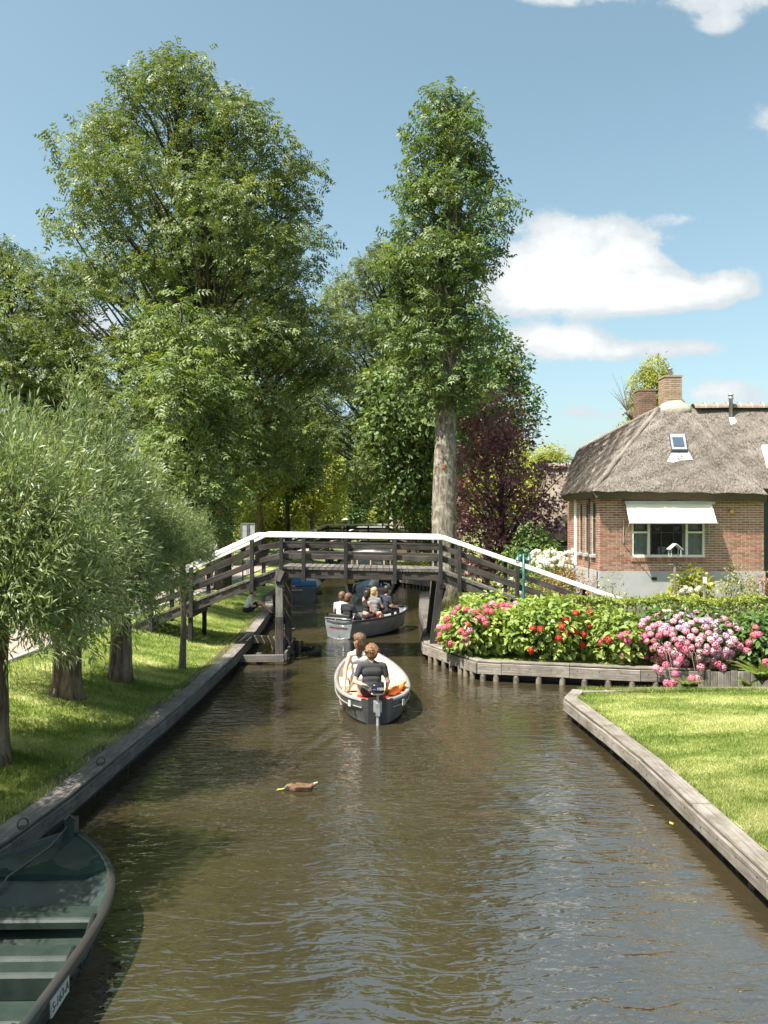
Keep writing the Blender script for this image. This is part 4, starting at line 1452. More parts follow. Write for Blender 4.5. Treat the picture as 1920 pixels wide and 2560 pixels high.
def gtree(label, G, x, y, zc, s, rot, tr=0.17, bark=None, sz=1.0, group='trees further up the canal', name='leafy_tree', z0=0.5):
    root = thing(name, label, 'tree', (x, y, z0), group)
    tm = trunk_mesh('trunk', [(0, 0, 0), (0.05, 0, (zc - z0) * .6), (0, 0, zc - z0 + 3.2 * s)], [tr, tr * .85, tr * .45], None, 10, 0.05, int(abs(x * 7 + y)))
    t_ = tm.build('trunk', bark or M['bark_grey'], root, T3(x, y, z0), True)
    Mc = T3(x, y, zc) @ RZ(rot) @ Matrix.Diagonal((s, s, s * sz, 1))
    link('crown', G[0], Mc, root)
    link('limbs', G[1], Mc, t_)
    return root


gtree('sunlit tree with pale trunk right of the information board on the left bank', G1, -7.6, 50, 4.9, 0.95, 10, 0.22)
gtree('tree with dark straight trunk second right of the information board', G2, -6.6, 56, 4.8, 0.95, 100, 0.2, M['bark_dark'])
gtree('sunlit tree leaning over the left bank before the far bridges', G1, -5.8, 66, 4.2, 1.1, 200, 0.2)
gtree('dark tree on the right bank just left of the thick pale ash trunk', G3, 2.4, 45, 1.6, 0.8, 20, 0.16, M['bark_dark'])
gtree('yellow-green tree at the far end of the canal', G1, -0.6, 136, 1.4, 1.6, 50, 0.2)
gtree('yellow-green tree at the far end of the canal, left of its neighbour', G1, -8.5, 96, 1.6, 1.5, 140, 0.2)
gtree('tall far tree closing the canal view on the right', G1, 6.5, 92, 1.6, 1.5, 250, 0.2)
gtree('dark leafy tree behind the tall ash, left of its trunk', G2, 2.0, 54, 3.2, 1.35, 330, 0.18, M['bark_dark'])
gtree('green tree whose crown fills the gap between the two tall ashes', G3, 1.6, 44, 4.4, 1.5, 80, 0.2, M['bark_dark'], 1.15)
gtree('green tree showing right of the tall ash above the purple tree', G3, 4.4, 35.5, 6.0, 0.95, 15, 0.16, None, 1.0, None)
gtree('round green tree top behind the purple tree and the far thatched roof', G1, 13.2, 66, 3.5, 0.98, 15, 0.2, None, 0.8, None)
gtree('leafy tree behind the house chimneys, only its top showing', G1, 13.0, 40, 6.0, 0.52, 70, 0.12, None, 1.35, None)
for i, (x_, y_, s_, lab) in enumerate([(-13, 60, 1.2, 'tree far behind the willows on the left, first of three'), (-20, 52, 1.3, 'tree far behind the willows on the left, second of three'), (-11.5, 48, 1.0, 'tree far behind the willows on the left, nearest the path'),
                                  (11, 75, 1.2, 'tree far behind the purple tree on the right'), (-12, 80, 1.5, 'low-crowned tree on the left beyond the far bridges'), (-5.5, 112, 1.6, 'hazy tree at the very end of the canal on the left'), (4.5, 118, 1.6, 'hazy tree at the very end of the canal on the right'), (-9.5, 66, 1.0, 'leafy tree beside the path near the far bridges')]):
    gtree(lab, (G1, G2, G3, G1)[i % 4], x_, y_, 3.2 if i < 4 else 1.5, s_, i * 77, 0.2)

# ---- purple-leaved tree
rgP = np.random.default_rng(61)
profP = [(1.0, 1.9, 1.9, 1.6), (2.4, 2.5, 2.6, 2.0), (4.0, 2.6, 2.6, 2.2), (5.2, 2.3, 1.8, 1.9), (6.4, 1.7, 0.9, 1.3), (7.4, 0.5, 0.4, 0.4)]
cp = profile_clumps(profP, 100, 0.62, rgP, 0.4, out=0.6, dmin=0.66)
cp += [(2.3, -.3, 4.6, .5), (2.7, -.2, 5.0, .35), (3.0, -.2, 5.3, .22)]
tree('purple_tree', 'purple-leaved plum tree in the garden right of the thick ash trunk', 4.2, 29.6, 0.40, [(0, 0, 0), (.05, 0, 1.5), (0, 0, 4.5)], [.16, .13, .05], cp, M['l_purple'], M['bark_dark'],
     330, 0.16, leaf_tpl(0.55, .06, .12), rgP, None, 0.7, 0.05, shell=0.35)

# ---- bare pollard behind the roof
pb = thing('bare_pollard', 'bare pollard with thin upright whips behind the thatched roof', 'tree', (9.2, 31.0, 0.5))
a_ = at(1600, 1062, 31.0); b_2 = at(1568, 1028, 31.0)
mbp = trunk_mesh('trunk', [(9.6, 31, 0.5), (9.6, 31, 5.0), tuple(a_), tuple(b_2)], [.16, .14, .12, .11], None, 10, 0.05, 3)
tb = mbp.build('trunk', M['bark_grey'], pb, None, True)
wb = MB()
for i in range(26):
    e_ = b_2 + Vector((random.uniform(-.75, .75), random.uniform(-.4, .4), random.uniform(0.5, 1.5)))
    wb.tube([b_2, b_2.lerp(e_, .5) + Vector((0, 0, .05)), e_], [.014, .009, .003], 4, False)
wb.build('whips', M['bark_grey'], tb)


# ------------------------------------------------------------------ shrubs
def lumps(rx, ry, rz, n, r0, rg, zmin=0.15):
    out = []
    t_ = 0
    while len(out) < n and t_ < n * 60:
        t_ += 1
        d = rg.normal(size=3); d /= np.linalg.norm(d)
        if d[2] < -0.65:
            d[2] = -d[2]
        k = 0.72 + 0.2 * rg.random()
        p = np.array([d[0] * rx * k, d[1] * ry * k, max(zmin, rz * (0.46 + 0.52 * d[2] * k))])
        r = r0 * rg.uniform(0.75, 1.25)
        if all(np.sum((p - np.array(q[:3])) ** 2) > (0.85 * r0) ** 2 for q in out):
            out.append((*p, r))
    return out


def shrub(name, label, x, y, z0, rx, ry, rz, mat_, n=26, r0=None, per=900, size=0.12, tpl=None, seed=1, stems=True, cat='shrub', group=None, up=0.7):
    rg = np.random.default_rng(seed)
    r0 = r0 or min(rx, rz) * 0.36
    root = thing(name, label, cat, (x, y, z0), group)
    c_ = lumps(rx, ry, rz, n, r0, rg)
    V, F = crown_leaves(c_, per, size, tpl or hyd_tpl(), rg, up=up, jitter=0.3, droop=0.3, shell=0.62, squash=0.9)
    V[:, 2] = np.maximum(V[:, 2], 0.01 + 0.05 * rg.random(len(V)))
    fo = link('foliage', np_mesh('foliage', V, F, mat_), T3(x, y, z0), root)
    if stems:
        sm2 = MB()
        for q in c_:
            sm2.tube([(q[0] * .25, q[1] * .25, -0.05), (q[0] * .6, q[1] * .6, q[2] * .55), q[:3]], [.012, .01, .006], 5, False)
        sm2.build('stems', M['bark_grey'], root, T3(x, y, z0), True)
    return root, c_


FLW = {}


def flower_mesh(kind, var):
    key = (kind, var)
    if key in FLW:
        return FLW[key]
    rg = np.random.default_rng(100 + var)
    n = 46
    i = np.arange(n) + 0.5
    ph = np.arccos(1 - 1.55 * i / n)
    th = np.pi * (1 + 5 ** .5) * i
    d = np.stack([np.cos(th) * np.sin(ph), np.sin(th) * np.sin(ph), np.cos(ph)], 1)
    d += rg.normal(size=d.shape) * 0.07
    d = norm(d)
    pos = d * np.array([1, 1, 0.82]) * (0.84 + 0.14 * rg.random(n))[:, None]
    t = norm(np.cross(d, rg.normal(size=(n, 3))))
    w = 0.24
    tv = np.array([(0, -w, .02), (w, 0, .06), (0, w, .02), (-w, 0, .06), (-w * .7, -w * .7, .0), (w * .7, -w * .7, .0), (w * .7, w * .7, .0), (-w * .7, w * .7, .0)], float)
    tf = np.array([(0, 1, 2, 3), (4, 5, 6, 7)])
    V, F = place_leaves(pos, t, d, np.ones(n), tv, tf)
    me = np_mesh('flower_head', V, F, M['f_' + kind])
    FLW[key] = me
    return me


def flower(root, kind, p, nrm_, r):
    q = Vector(nrm_).to_track_quat('Z', 'Y').to_matrix().to_4x4()
    Mf = Matrix.Translation(Vector(p)) @ q @ Matrix.Rotation(random.uniform(0, 6), 4, 'Z') @ Matrix.Scale(r, 4)
    return link('flower_head', flower_mesh(kind, random.randrange(3)), Mf, root)


def on_bush(c, rad, px, py):
    """where the sight line through a photo point meets the bush (an ellipsoid)"""
    o = Vector((0, 0, CAM_H)); d = Vector(((px - 960) / FPX, 1.0, -(py - 1302) / FPX))
    S = Vector((1 / rad[0], 1 / rad[1], 1 / rad[2]))
    oo = Vector([(o[i] - c[i]) * S[i] for i in range(3)]); dd = Vector([d[i] * S[i] for i in range(3)])
    A = dd.dot(dd); B = 2 * oo.dot(dd); C_ = oo.dot(oo) - 1
    D = B * B - 4 * A * C_
    t = -B / (2 * A) if D < 0 else (-B - math.sqrt(D)) / (2 * A)
    p = o + d * t
    nn = Vector([(p[i] - c[i]) * S[i] * S[i] for i in range(3)]).normalized()
    return p, nn


def bush_from_photo(pxl, pxr, pyt, pyb, Y, zb=QG):
    """photo box at depth Y -> centre x, rx, height"""
    xa, xb = (pxl - 960) / FPX * Y, (pxr - 960) / FPX * Y
    zt = CAM_H - (pyt - 1302) / FPX * Y
    return (xa + xb) / 2, (xb - xa) / 2, zt - zb


c2p = lambda x, y: (1000 + x / 2.765, 1260 + y / 2.765)
HY = {}


def hydrangea(key, label, pxl, pxr, pyt, Y, ry, mat_, seed, n=34, per=950, size=0.15):
    x, rx, h = bush_from_photo(pxl, pxr, pyt, 0, Y)
    root, c_ = shrub('hydrangea', label, x, Y, QG, rx * 0.96, ry, h * 0.95, mat_, n, 0.27, per, size, hyd_tpl(), seed, True, 'hydrangea', 'hydrangeas along the quay')
    HY[key] = (root, Vector((x, Y, QG + h * 0.46)), (rx * 1.04, ry * 1.2, h * 0.58))


hydrangea('a0', 'leafy yellow-green hydrangea without flowers right behind the coral-pink one', 1128, 1300, 1488, 19.0, 0.45, M['l_hyd'], 70, 22)
hydrangea('a', 'hydrangea with coral-pink flower heads at the quay corner beside the bridge leg', 1098, 1290, 1508, 18.15, 0.75, M['l_hyd'], 71, 40)
hydrangea('b', 'large leafy hydrangea with a few deep red flower heads behind the quay', 1252, 1480, 1492, 17.55, 0.8, M['l_hyd'], 72, 46)
hydrangea('c', 'smaller leafy hydrangea with red-pink heads between the red and the pink bush', 1470, 1600, 1520, 17.15, 0.7, M['l_hyd'], 73, 26)
hydrangea('d', 'big hydrangea smothered in pink and lilac flower heads', 1572, 1850, 1530, 16.95, 0.85, M['l_hyd_d'], 74, 48)
hydrangea('e', 'dark green hydrangea with few pink heads at the right edge of the picture', 1800, 1990, 1545, 16.9, 0.8, M['l_hyd_d'], 75, 40)
for (x_, y_) in [(400, 720), (375, 750), (460, 730), (510, 755), (555, 780), (520, 805), (580, 800), (595, 825), (600, 740), (630, 745), (640, 690), (665, 705), (590, 710), (715, 700), (745, 705), (735, 735), (770, 710), (460, 830), (325, 795), (340, 845), (310, 855), (270, 850), (275, 905), (275, 930), (420, 880), (450, 895), (480, 875), (452, 930), (455, 965), (345, 965), (405, 985), (805, 690), (495, 745), (535, 745)]:
    p, nn = on_bush(HY['a'][1], HY['a'][2], *c2p(x_, y_))
    flower(HY['a'][0], random.choice(['coral', 'coral', 'pink', 'rose']), p, nn + Vector((0, 0, .4)), random.uniform(0.07, 0.095))
for (x_, y_) in [(1145, 805), (1310, 750), (1310, 845), (970, 865), (918, 862), (1120, 850), (1150, 890), (1215, 880), (1270, 905), (1100, 930), (905, 1015), (1262, 975), (1215, 755)]:
    p, nn = on_bush(HY['b'][1], HY['b'][2], *c2p(x_, y_))
    flower(HY['b'][0], 'red', p, nn + Vector((0, 0, .4)), random.uniform(0.062, 0.085))
for (x_, y_) in [(1410, 935), (1393, 957), (1445, 935), (1530, 1055), (1540, 905), (1568, 893), (1578, 918), (1572, 945), (1525, 915)]:
    p, nn = on_bush(HY['c'][1], HY['c'][2], *c2p(x_, y_))
    flower(HY['c'][0], random.choice(['red', 'coral', 'rose']) if x_ < 1500 else 'rose', p, nn + Vector((0, 0, .4)), random.uniform(0.065, 0.09))
rgF = np.random.default_rng(77)
cnt = 0
pts_ = []
while cnt < 118:
    px_ = rgF.uniform(1578, 1848); py_ = 1518 + 150 * rgF.random() ** 1.25
    top = 1522 + 45 * abs((px_ - 1715) / 140) ** 2.2
    if py_ < top or any((px_ - a) ** 2 + ((py_ - b) * 1.25) ** 2 < 14.5 ** 2 for a, b in pts_):
        cnt += 0 if rgF.random() > .002 else 1
        continue
    pts_.append((px_, py_))
    cnt += 1
    p, nn = on_bush(HY['d'][1], HY['d'][2], px_, py_)
    v_ = (py_ - 1518) / 150
    if v_ < 0.35 and 1650 < px_ < 1790:
        kd = rgF.choice(['lilac', 'blush', 'blush', 'pink'])
    elif px_ > 1790:
        kd = rgF.choice(['blush', 'pink', 'blush', 'lilac'])
    else:
        kd = rgF.choice(['pink', 'pink', 'blush', 'rose', 'pink'])
    flower(HY['d'][0], str(kd), p - nn * 0.02, nn + Vector((0, 0, .5)), rgF.uniform(0.062, 0.095))
# some heads hang over the quay and towards the water
for (x_, y_, kd) in [(605, 720, 'pink'), (635, 745, 'pink'), (700, 690, 'rose'), (785, 775, 'rose'), (770, 850, 'rose'), (705, 862, 'rose'), (740, 880, 'rose'), (805, 675, 'pink'), (830, 640, 'rose'), (1025, 712, 'pink'), (985, 820, 'pink'), (945, 815, 'rose'), (1190, 680, 'rose'), (1230, 712, 'pink')]:
    P_ = at(1480 + x_ / 3.77, 1480 + y_ / 3.77, 16.0 if y_ < 760 else 15.5)
    flower(HY['d'][0], kd, P_, (0, -1, 0.3), 0.08)
for (x_, y_, kd) in [(1550, 395, 'rose'), (1575, 400, 'rose'), (1530, 408, 'coral'), (1545, 335, 'rose'), (1480, 480, 'rose'), (1460, 555, 'rose'), (1390, 520, 'pink'), (1340, 550, 'pink'), (1330, 612, 'pink'), (1352, 668, 'rose'), (1410, 730, 'rose'), (1640, 665, 'rose')]:
    p, nn = on_bush(HY['e'][1], HY['e'][2], 1480 + x_ / 3.77, 1480 + y_ / 3.77)
    flower(HY['e'][0], kd, p, nn + Vector((0, 0, .4)), random.uniform(0.07, 0.095))
# trailing stems to the low heads
ts = MB()
for x_ in (770, 740, 985, 1025):
    P_ = at(1480 + x_ / 3.77, 1480 + 820 / 3.77, 15.55)
    ts.tube([(P_.x, 16.5, 1.0), (P_.x, 15.8, 0.75), tuple(P_)], [.008, .007, .005], 4, False)
ts.build('stems', M['bark_grey'], HY['d'][0])

# white hydrangea by the house, rosemary blue patch, russet spiraea, hedge and other garden shrubs
x_, rx_, h_ = bush_from_photo(1325, 1440, 1375, 0, 24.5)
root, c_ = shrub('white_hydrangea', 'white-flowering hydrangea beside the house corner', x_, 24.5, QG, rx_, 0.6, h_, M['l_hyd'], 34, 0.28, 520, 0.13, hyd_tpl(), 81, True, 'hydrangea')
for i in range(85):
    px_, py_ = random.uniform(1328, 1438), 1376 + 45 * random.random()
    p, nn = on_bush(Vector((x_, 24.5, QG + h_ * .5)), (rx_ * 1.02, .66, h_ * .56), px_, py_)
    flower(root, 'cream', p, nn + Vector((0, 0, .5)), random.uniform(0.07, 0.095))
small = leaf_tpl(0.5, 0.08, 0.12)
x_, rx_, h_ = bush_from_photo(1300, 1380, 1405, 0, 23.0)
shrub('garden_shrub', 'low dark shrub under the white hydrangea', x_, 23.2, QG, rx_, 0.5, h_, M['l_hyd_d'], 18, 0.25, 600, 0.1, small, 82)
x_, rx_, h_ = bush_from_photo(1345, 1490, 1420, 0, 22.0)
shrub('spiraea', 'russet-tinged spiraea in front of the house corner', x_, 22.1, QG, rx_, 0.6, h_, M['l_russet'], 30, 0.3, 900, 0.075, small, 83)
x_, rx_, h_ = bush_from_photo(1220, 1335, 1440, 0, 22.5)
r1_, _ = shrub('garden_shrub', 'pale leafy shrub with white blooms behind the right bridge ramp', x_, 22.6, QG, rx_, 0.6, h_, M['l_pale'], 26, 0.26, 600, 0.1, small, 84)
for i in range(16):
    p, nn = on_bush(Vector((x_, 22.6, QG + h_ * .5)), (rx_ * 1.02, .66, h_ * .56), random.uniform(1245, 1345), random.uniform(1440, 1490))
    flower(r1_, 'cream', p, nn + Vector((0, 0, .5)), random.uniform(0.05, 0.075))
x_, rx_, h_ = bush_from_photo(1470, 1580, 1448, 0, 20.6)
shrub('garden_shrub', 'straggly light shrub against the grey plinth left of the vent', x_, 20.7, QG, rx_, 0.4, h_, M['l_pale'], 20, 0.25, 380, 0.08, small, 85)
x_, rx_, h_ = bush_from_photo(1672, 1790, 1422, 0, 20.3)
r2_, _ = shrub('garden_shrub', 'yellow-green broad-leaved shrub below the house window', x_, 20.4, QG, rx_, 0.5, h_, M['l_yellow'], 30, 0.24, 700, 0.14, hyd_tpl(), 86)
for (a, b) in ((1715, 1470), (1727, 1477), (1742, 1476), (1748, 1470), (1705, 1478)):
    p, nn = on_bush(Vector((x_, 20.4, QG + h_ * .5)), (rx_ * 1.02, .55, h_ * .56), a, b)
    flower(r2_, 'cream', p, nn + Vector((0, 0, .5)), 0.07)
x_, rx_, h_ = bush_from_photo(1795, 1890, 1420, 0, 20.5)
shrub('garden_shrub', 'round pale variegated shrub right of the yellow-green one', x_, 20.6, QG, rx_, 0.5, h_, M['l_pale'], 30, 0.24, 900, 0.08, small, 87)
x_, rx_, h_ = bush_from_photo(1880, 1960, 1428, 0, 20.5)
shrub('garden_shrub', 'reddish shrub at the right edge in front of the house', x_, 20.8, QG, rx_, 0.5, h_, M['l_russet'], 22, 0.24, 700, 0.08, small, 88)
x_, rx_, h_ = bush_from_photo(1255, 1395, 1318, 0, 27.3)
shrub('garden_shrub', 'tall light green leafy bush under the purple tree', x_, 27.3, QG, rx_, 0.8, h_, M['l_hyd_d'], 46, 0.36, 380, 0.15, leaf_tpl(.6, .08, .15), 89)
x_, rx_, h_ = bush_from_photo(1000, 1085, 1385, 0, 33.0)
shrub('garden_shrub', 'sunlit low shrub seen through the bridge rails left of the ash trunk', 2.2, 40.5, QG, 1.6, 0.8, 1.1, M['l_yellow'], 30, 0.36, 420, 0.14, leaf_tpl(.6, .08, .15), 90)
# clipped hedge
hg = thing('hedge', 'clipped green hedge running along the garden behind the pink hydrangea', 'hedge', (8, 18.9, QG))
rgH = np.random.default_rng(91)
n = 17000
xa = rgH.uniform(4.2, 10.6, n)
face = rgH.random(n)
ya = np.where(face < .55, 18.62 + 0.07 * rgH.random(n), 18.62 + 0.75 * rgH.random(n))
ht = 1.12 + 0.05 * np.sin(xa * 3.1) + 0.03 * np.sin(xa * 9)
za = np.where(face < .55, rgH.random(n) * ht, ht - 0.06 * rgH.random(n)) + QG
nn = np.where((face < .55)[:, None], np.array([0, -1, .5]), np.array([0, 0, 1.])) + rgH.normal(size=(n, 3)) * .4
V, F = place_leaves(np.stack([xa, ya, za], 1), rgH.normal(size=(n, 3)) + np.array([0, -.3, .4]), nn, rgH.uniform(.05, .1, n), *leaf_tpl(.55, .08, .12))
link('foliage', np_mesh('foliage', V, F, M['l_hedge']), None, hg)
hb = MB()
for i in range(24):
    hb.tube([(4.3 + i * .27, 19.0, QG), (4.3 + i * .27 + .1, 18.95, QG + .95)], [.02, .01], 5)
hb.build('stems', M['bark_grey'], hg)
x_ = 5.2
shrub('hedge_shrub', 'loose low hedge plant left of the clipped hedge behind the picket fence', 5.3, 19.2, QG, .7, .4, 1.15, M['l_hedge'], 22, .25, 900, .08, small, 92)

# fern tufts at the water's edge
def fern(label, px_, py_, Y, h, n, seed, spread=0.6):
    P_ = at(px_, py_, Y)
    rg = np.random.default_rng(seed)
    root = thing('fern', label, 'fern', (P_.x, Y, P_.z), 'ferns at the water')
    pos, td, nr, sz = [], [], [], []
    st = MB()
    for i in range(n):
        th = rg.uniform(0, 6.28); L = h * rg.uniform(.7, 1.2)
        d = np.array([math.cos(th) * spread, math.sin(th) * spread, 1.0])
        pts2 = [np.array([0, 0, 0]) + d * L * u + np.array([math.cos(th), math.sin(th), 0]) * .35 * L * u * u - np.array([0, 0, .45 * L * u * u]) for u in np.linspace(0, 1, 5)]
        st.tube([tuple(q) for q in pts2], [.006, .005, .004, .003, .001], 4, False)
        for u in np.linspace(.15, 1, 26):
            q = d * L * u + np.array([math.cos(th), math.sin(th), 0]) * .35 * L * u * u - np.array([0, 0, .45 * L * u * u])
            for s in (-1, 1):
                side = np.array([-math.sin(th), math.cos(th), 0]) * s
                pos.append(q); td.append(side + d * .5); nr.append(np.array([0, 0, 1.]) + np.array([math.cos(th), math.sin(th), 0]) * .4); sz.append(.16 * L * (1.15 - u) + .02)
    V, F = place_leaves(np.array(pos), np.array(td), np.array(nr), np.array(sz), *leaf_tpl(.3, .03, .1))
    link('fronds', np_mesh('fronds', V, F, M['l_fern']), T3(P_.x, Y, P_.z), root)
    st.build('stalks', M['l_fern'], root, T3(P_.x, Y, P_.z))


fern('feathery fern growing at the back edge of the right lawn', 1716, 1722, 14.6, .28, 14, 5)
fern('large feathery fern at the right edge below the dark hydrangea', 1905, 1712, 15.0, .62, 30, 6, .5)
fern('small fern left of the large one at the right edge', 1868, 1722, 15.0, .3, 12, 7, .6)

# ------------------------------------------------------------------ the thatched house
HX0, HX1, HY0, HY1 = 5.63, 9.91, 21.5, 25.3
ZP, ZW = 1.985, 4.12
house = thing('thatched_house', 'red brick house with grey plinth and steep thatched roof on the right', 'house', (7.8, 23, QG))
WX0, WX1, WZ0, WZ1 = 6.457, 8.377, 2.35, 3.70


def wall_boxes(mb, x0, x1, z0, z1, holes, y, t, axis='x'):
    """wall slab with rectangular openings [(a0, a1, z0, z1)], built of boxes between them"""
    def bx_(a0, a1, b0, b1):
        if a1 - a0 < 1e-3 or b1 - b0 < 1e-3:
            return
        c = ((a0 + a1) / 2, y + t / 2, (b0 + b1) / 2) if axis == 'x' else (y + t / 2, (a0 + a1) / 2, (b0 + b1) / 2)
        s = (a1 - a0, t, b1 - b0) if axis == 'x' else (t, a1 - a0, b1 - b0)
        mb.box(c, s)
    cur = x0
    for (a0, a1, b0, b1) in sorted(holes):
        bx_(cur, a0, z0, z1)
        bx_(a0, a1, z0, b0)
        bx_(a0, a1, b1, z1)
        cur = a1
    bx_(cur, x1, z0, z1)


LH = [(21.95, 22.33, 2.4, 3.8), (22.72, 23.06, 2.4, 3.8), (23.42, 23.76, 2.4, 3.8)]
wf = MB()
wall_boxes(wf, HX0 + .004, HX1 - .004, ZP - .02, ZW, [(WX0, WX1, WZ0, WZ1)], HY0 + .007, 0.22)
wallf = wf.build('front_wall', M['mortar'], house)
ws = MB()
wall_boxes(ws, HY0 + 0.24, HY1, ZP - .02, ZW, LH, HX0 + .007, 0.22, 'y')
walls = ws.build('side_wall', M['mortar'], house)
pb_ = MB()
pb_.box(((HX0 + HX1) / 2, HY0 + .10, (QG + ZP) / 2 - .02), (HX1 - HX0 + .05, .25, ZP - QG + 0.04))
pb_.box((HX0 + .10, (HY0 + HY1) / 2 + .12, (QG + ZP) / 2 - .022), (.25, HY1 - HY0, ZP - QG + 0.036))
pb_.build('plinth', M['plinth'], house)
MB().box((HX1 - .12, HY0 + .9, (ZP + ZW) / 2), (.22, 1.3, ZW - ZP)).build('return_wall', M['brick_brown'], house)
# wing of the house further right, set back
MB().box((13.2, 22.6, 2.2), (6.6, .25, 3.6)).build('set_back_wall', M['frame_dark'], house)  # sash black on the wall: shade of the recess put into its colour
# bricks
BL, BH, CP, BP = 0.203, 0.047, 0.0625, 0.2175
brick_me = MB().box((0, 0, 0), (BL, 0.1, BH)).mesh('brick', M['brick'])
half_me = MB().box((0, 0, 0), (0.098, 0.1, BH)).mesh('brick', M['brick'])
sill_me = MB().box((0, 0, 0), (0.052, 0.13, 0.1)).mesh('sill_brick', M['brick'])
cand = []
row = 0
z = ZP + BH / 2 + 0.006
while z < ZW - .03:
    for side in (0, 1):
        A0, A1 = (HX0, HX1) if side == 0 else (HY0 + .108, HY1)
        holes = [(WX0, WX1, WZ0 - .11, WZ1)] if side == 0 else [(a, b, c - .09, d) for a, b, c, d in LH]
        a = A0 + (0 if (row + side) % 2 == 0 else -BP / 2)
        while a < A1 - 0.02:
            lo, hi = max(a, A0), min(a + BL, A1)
            segs = [(lo, hi)]
            for (h0, h1, b0, b1) in holes:
                if b0 - .02 < z < b1 + .02:
                    nx = []
                    for s0, s1 in segs:
                        if s1 <= h0 or s0 >= h1:
                            nx.append((s0, s1))
                        else:
                            if s0 < h0:
                                nx.append((s0, h0 - .004))
                            if s1 > h1:
                                nx.append((h1 + .004, s1))
                    segs = nx
            for s0, s1 in segs:
                if s1 - s0 > 0.03:
                    cand.append((side, (s0 + s1) / 2, s1 - s0, z))
            a += BP
    z += CP
    row += 1
front = [c for c in cand if c[0] == 0]
front.sort(key=lambda c: (abs(c[2] - BL) > .01, abs(c[1] - 7.4) + abs(c[3] - 2.4) * 1.2))
for (s, a, L, z) in front[:300]:
    Mx = T3(a, HY0 + .05 + random.uniform(-.002, .0015), z) @ Matrix.Diagonal((L / BL, 1, 1, 1))
    link('brick', brick_me, Mx, wallf)
bmf, bms = MB(), MB()
for (s, a, L, z) in front[300:]:
    bmf.box((a, HY0 + .05 + random.uniform(-.002, .0015), z), (L, .1, BH))
for (s, a, L, z) in cand:
    if s == 1:
        bms.box((HX0 + .05 + random.uniform(-.002, .0015), a, z), (.1, L, BH))
tag(bmf.build('brickwork', M['brick'], wallf), kind='stuff')
tag(bms.build('brickwork', M['brick'], walls), kind='stuff')
a = WX0 - .02
while a < WX1:
    link('sill_brick', sill_me, T3(a + .03, HY0 + .035, WZ0 - .055), wallf)
    a += .062

# big front window
win = MB().box(((WX0 + WX1) / 2, HY0 + .055, WZ0 + .03), (WX1 - WX0 - .01, .09, .07)).build('window', M['frame_white'], house)


def fr(name, x0, x1, z0, z1, y=HY0 + .06, t=.07, mt=None, par=None):
    return MB().box(((x0 + x1) / 2, y, (z0 + z1) / 2), (x1 - x0, t, z1 - z0)).build(name, mt or M['frame_white'], par or win)


xm1, xm2 = (1622.7 - 960) / FPX * HY0, (1718 - 960) / FPX * HY0
ztr = CAM_H - (1331 - 1302) / FPX * HY0
fr('frame', WX0 + .005, WX0 + .06, WZ0 + .066, WZ1)
fr('frame', WX1 - .06, WX1 - .005, WZ0 + .066, WZ1)
fr('frame', WX0 + .061, WX1 - .061, WZ1 - .07, WZ1 - .002)
fr('mullion', xm1 - .03, xm1 + .03, WZ0 + .066, WZ1 - .071)
fr('mullion', xm2 - .03, xm2 + .03, WZ0 + .066, WZ1 - .071)
fr('transom', WX0 + .061, xm1 - .031, ztr - .025, ztr + .025)
fr('transom', xm2 + .031, WX1 - .061, ztr - .025, ztr + .025)
for (a, b) in ((WX0 + .062, xm1 - .032), (xm2 + .032, WX1 - .062)):
    zt_ = WZ1 - .072
    for (x0, x1, z0, z1) in ((a, b, ztr + .026, ztr + .066), (a, b, zt_ - .04, zt_), (a, a + .04, ztr + .067, zt_ - .041), (b - .04, b, ztr + .067, zt_ - .041)):
        fr('sash', x0, x1, z0, z1, HY0 + .07, .05, M['frame_dark'])
for px_ in (1654.8, 1685.5):
    x0 = (px_ - 960) / FPX * HY0
    fr('glazing_bar', x0 - .013, x0 + .013, WZ0 + .067, WZ1 - .072, HY0 + .075, .03, M['frame_dark'])
fr('glazing_bar', xm1 + .031, xm2 - .031, ztr - .012, ztr + .012, HY0 + .078, .03, M['frame_dark'])
xs_ = [WX0 + .05, xm1, (1654.8 - 960) / FPX * HY0, (1685.5 - 960) / FPX * HY0, xm2, WX1 - .05]
for (x0, x1) in zip(xs_[:-1], xs_[1:]):
    for (z0, z1) in ((WZ0 + .06, ztr), (ztr, WZ1 - .05)):
        fr('pane', x0, x1, z0, z1, HY0 + .098, .006, M['glass'])
# room behind the glass
rm = MB()
rm.box((7.4, 24.2, 3.0), (2.8, .05, 2.0)); rm.box((6.05, 22.95, 3.0), (.05, 2.5, 2.0)); rm.box((8.8, 22.95, 3.0), (.05, 2.5, 2.0)); rm.box((7.4, 22.95, 2.05), (2.8, 2.5, .05)); rm.box((7.4, 22.95, 4.0), (2.8, 2.5, .05))
rm.build('room', M['room'], house)


def curtain(x0, x1, z0, z1):
    P_ = []
    for z in (z0, (z0 + z1) / 2, z1):
        P_.append([(x, HY0 + .135 + .018 * math.sin((x - x0) * 62) + .01 * math.sin(x * 23), z) for x in np.linspace(x0, x1, 40)])
    MB().grid(P_).build('curtain', M['curtain'], house, None, True)


